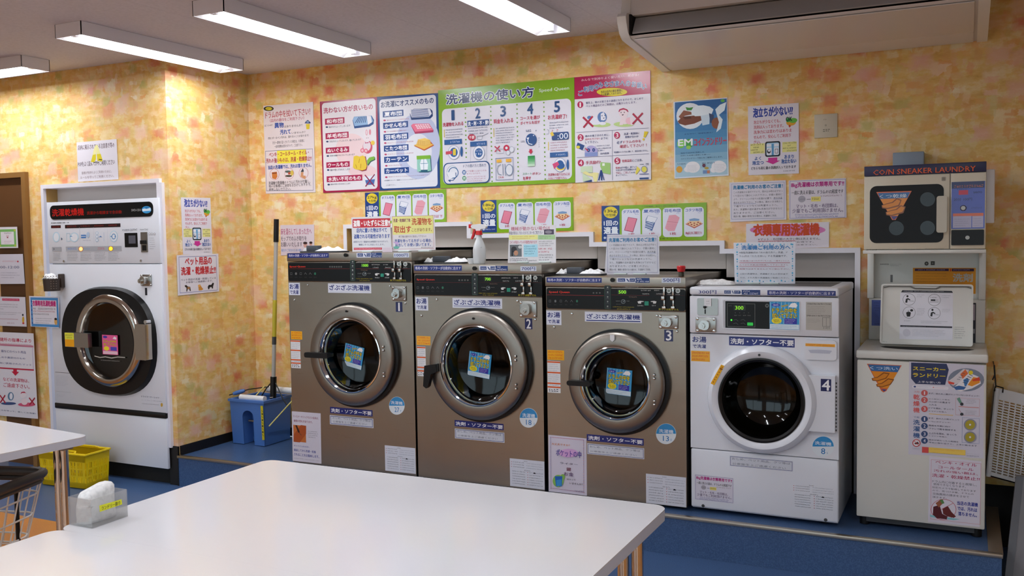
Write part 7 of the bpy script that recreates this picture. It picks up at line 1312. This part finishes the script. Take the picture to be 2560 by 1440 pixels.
top, tc = cart(.535); g = G(); g.tube(top, .021, 10, True); g.obj('rim', DGREY, t)
top2, tc2 = cart(.505); g = G(); g.tube(top2, .012, 8, True); g.obj('rim_lip', DGREY, t)
b_, bc = cart(.22)
for i in range(4):
    n_ = 8 if i % 2 == 0 else 6
    for k in range(n_):
        f = (k+.5)/n_; a = tc[i].lerp(tc[(i+1) % 4], f); b2 = bc[i].lerp(bc[(i+1) % 4], f); g = G(); g.tube([a, b2], .0034, 6); g.obj('wire', WIRE, t)
g = G()
for k in range(9): f = (k+.5)/9; g.tube([bc[0].lerp(bc[1], f), bc[3].lerp(bc[2], f)], .003, 6)
for k in range(6): f = (k+.5)/6; g.tube([bc[0].lerp(bc[3], f), bc[1].lerp(bc[2], f)], .003, 6)
g.tube(b_, .0045, 8, True); g.obj('wire_bottom', WIRE, t)
for i in range(4):
    p = tc[i].lerp((tc[0]+tc[2])/2, .38); g = G(); g.tube([V((p.x, p.y, .52)), V((p.x, p.y, .07))], .009, 8); l = g.obj('leg', BLK, t)
    g = G(); g.lathe([(0, -.012), (.022, -.012), (.025, -.006), (.025, .006), (.022, .012), (0, .012)], (p.x, p.y, .027), (1, 0, 0), 18); g.obj('caster', DGREY, l)
    g = G(); g.box(p.x-.017, p.x-.013, p.y-.012, p.y+.012, .024, .07); g.box(p.x+.013, p.x+.017, p.y-.012, p.y+.012, .024, .07); g.box(p.x-.017, p.x+.017, p.y-.012, p.y+.012, .066, .072); g.obj('caster_fork', ALU, l)
# ------------------------------------------------------------------ cup holder on the dryer
A, B = onY(109, 697, YR-.08), onY(142, 728, YR-.08); cx = (A.x+B.x)/2; r_ = (B.x-A.x)/2*.95
t = thing('cup_holder', 'small dark brown mesh holder fixed to the left edge of the tumble dryer', 'holder', (cx, YR-.06, B.z)); HB = mat('dark_brown_plastic', '#33261e', .5)
g = G(); g.lathe([(0, 0), (r_*.92, 0), (r_, A.z-B.z), (r_*.94, A.z-B.z), (r_*.86, .004), (0, .004)], (cx, YR-.066, B.z), (0, 0, 1), 28, sx=.8, sy=1); hb_ = g.obj('cup', HB, t)
g = G()
for j in range(6):
    for k in range(9): an = math.radians(-75+k*19); g.box(-.003, .003, -.0012, .0012, -.0025, .0025, M=Matrix.Translation((cx+math.sin(an)*r_*(.935+.012*j), YR-.066-math.cos(an)*r_*.8*(.935+.012*j), B.z+.018+j*.016)) @ Matrix.Rotation(an, 4, 'Z'))
g.obj('perforations', mat('perforation', '#6a5c50', .6), hb_)['kind'] = 'stuff'
g = G(); g.box(cx+r_*.2, cx+r_*.75, YR-.03, YR-.001, B.z+.02, A.z+.03, bev=.004); g.obj('bracket', HB, t)
g = G(); lump(g, cx-.012, YR-.07, A.z-.004, r_*.75, r_*.55, .045, seed=9); g.obj('cloth_wad', CLOTH, None, 'white cloth stuffed in the brown holder on the tumble dryer', 'cloth', ang=3)
# ------------------------------------------------------------------ right edge: hanging basket, hook, leaning board
yb = -.17; a0, b0_, a1, b1 = onY(2486, 968, yb), onY(2463, 1188, yb), onY(2600, 995, yb), onY(2580, 1188, yb)
u_ = (a1-a0).normalized(); v_ = (b0_-a0); Wd = (a1-a0).length; hv = v_.length; v_ = v_.normalized()
t = thing('hanging_basket', 'white slotted plastic basket hanging at the right edge by a black hook', 'basket', (a0.x+.1, yb, b0_.z))
Q = lambda f, h_, k=0: a0+u_*f+v_*h_+V((0, k, 0))
g = G(); g.ring([Q(0, 0), Q(Wd, 0), Q(Wd, hv), Q(0, hv)], [Q(.02, .05), Q(Wd-.02, .05), Q(Wd-.02, hv-.02), Q(.02, hv-.02)], (0, .006, 0))
g.tube([Q(.013, 0, -.004), Q(.013, hv, -.004)], .011, 10); g.obj('frame', WPLAST, t)
g = G(); nC, nR = 6, 28
for i in range(nC+1): f = .02+(Wd-.04)*i/nC; g.prism([Q(f-.003, .05, .001), Q(f+.003, .05, .001), Q(f+.003, hv-.02, .001), Q(f-.003, hv-.02, .001)], (0, .004, 0))
for j in range(nR+1): h_ = .05+(hv-.07)*j/nR; g.prism([Q(.02, h_-.0030, .0015), Q(Wd-.02, h_-.0030, .0015), Q(Wd-.02, h_+.0030, .0015), Q(.02, h_+.0030, .0015)], (0, .003, 0))
g.obj('slotted_side', WPLAST, t)
for sgn, f in (('l', 0), ('r', Wd-.006)): g = G(); g.prism([Q(f, 0), Q(f+.006, 0), Q(f+.006, hv), Q(f, hv)], (0, .15, 0)); g.obj('end_panel', WPLAST, t)
g = G(); g.prism([Q(0, hv-.006), Q(Wd, hv-.006), Q(Wd, hv), Q(0, hv)], (0, .15, 0)); g.obj('bottom', WPLAST, t)
g = G(); h0 = Q(.006, 0); g.tube([h0+V((-.008, .2*0, .105)), h0+V((-.004, 0, .05)), h0+V((0, 0, .008)), h0+V((.03, -.014, .002)), h0+V((.028, -.014, -.02))], .0035, 6); g.tube([h0+V((-.005, 0, .06)), h0+V((-.014, 0, .035))], .003, 6); g.tube([h0+V((0, 0, .008)), h0+V((-.006, -.014, -.015))], .0035, 6); g.obj('hook', BLK, t)
g = G(); g.box(h0.x-.010, h0.x-.006, yb, -.001, h0.z+.098, h0.z+.102); g.obj('wall_peg', BLK, t)
LB = mat('grey_board', '#7c7a7e', .6)
g = G(); p0, p1 = onY(2509, 1470, -.62), onY(2540, 1190, -.40); zf = .002; d_ = (p1-p0); p0 = p0+d_*((zf-p0.z)/d_.z); p1 = p0+(p1-p0)*1.0
g.prism([p0, p0+V((.35, 0, 0)), p1+V((.35, 0, 0)), p1], (0, .025, 0)); o = g.obj('leaning_board', LB, None, 'light grey board leaning against the wall at the right end of the platform', 'board')
g = G(); g.prism([p0+V((-.0, -.002, 0)), p0+V((.03, -.002, 0)), p1+V((.03, -.002, 0)), p1+V((0, -.002, 0))], (0, .0015, 0)); g.obj('edge_strip', mat('dark_edge', '#5a5c62', .5), o)
bpy.data.objects.remove(_to); bpy.data.scenes.remove(_ts)
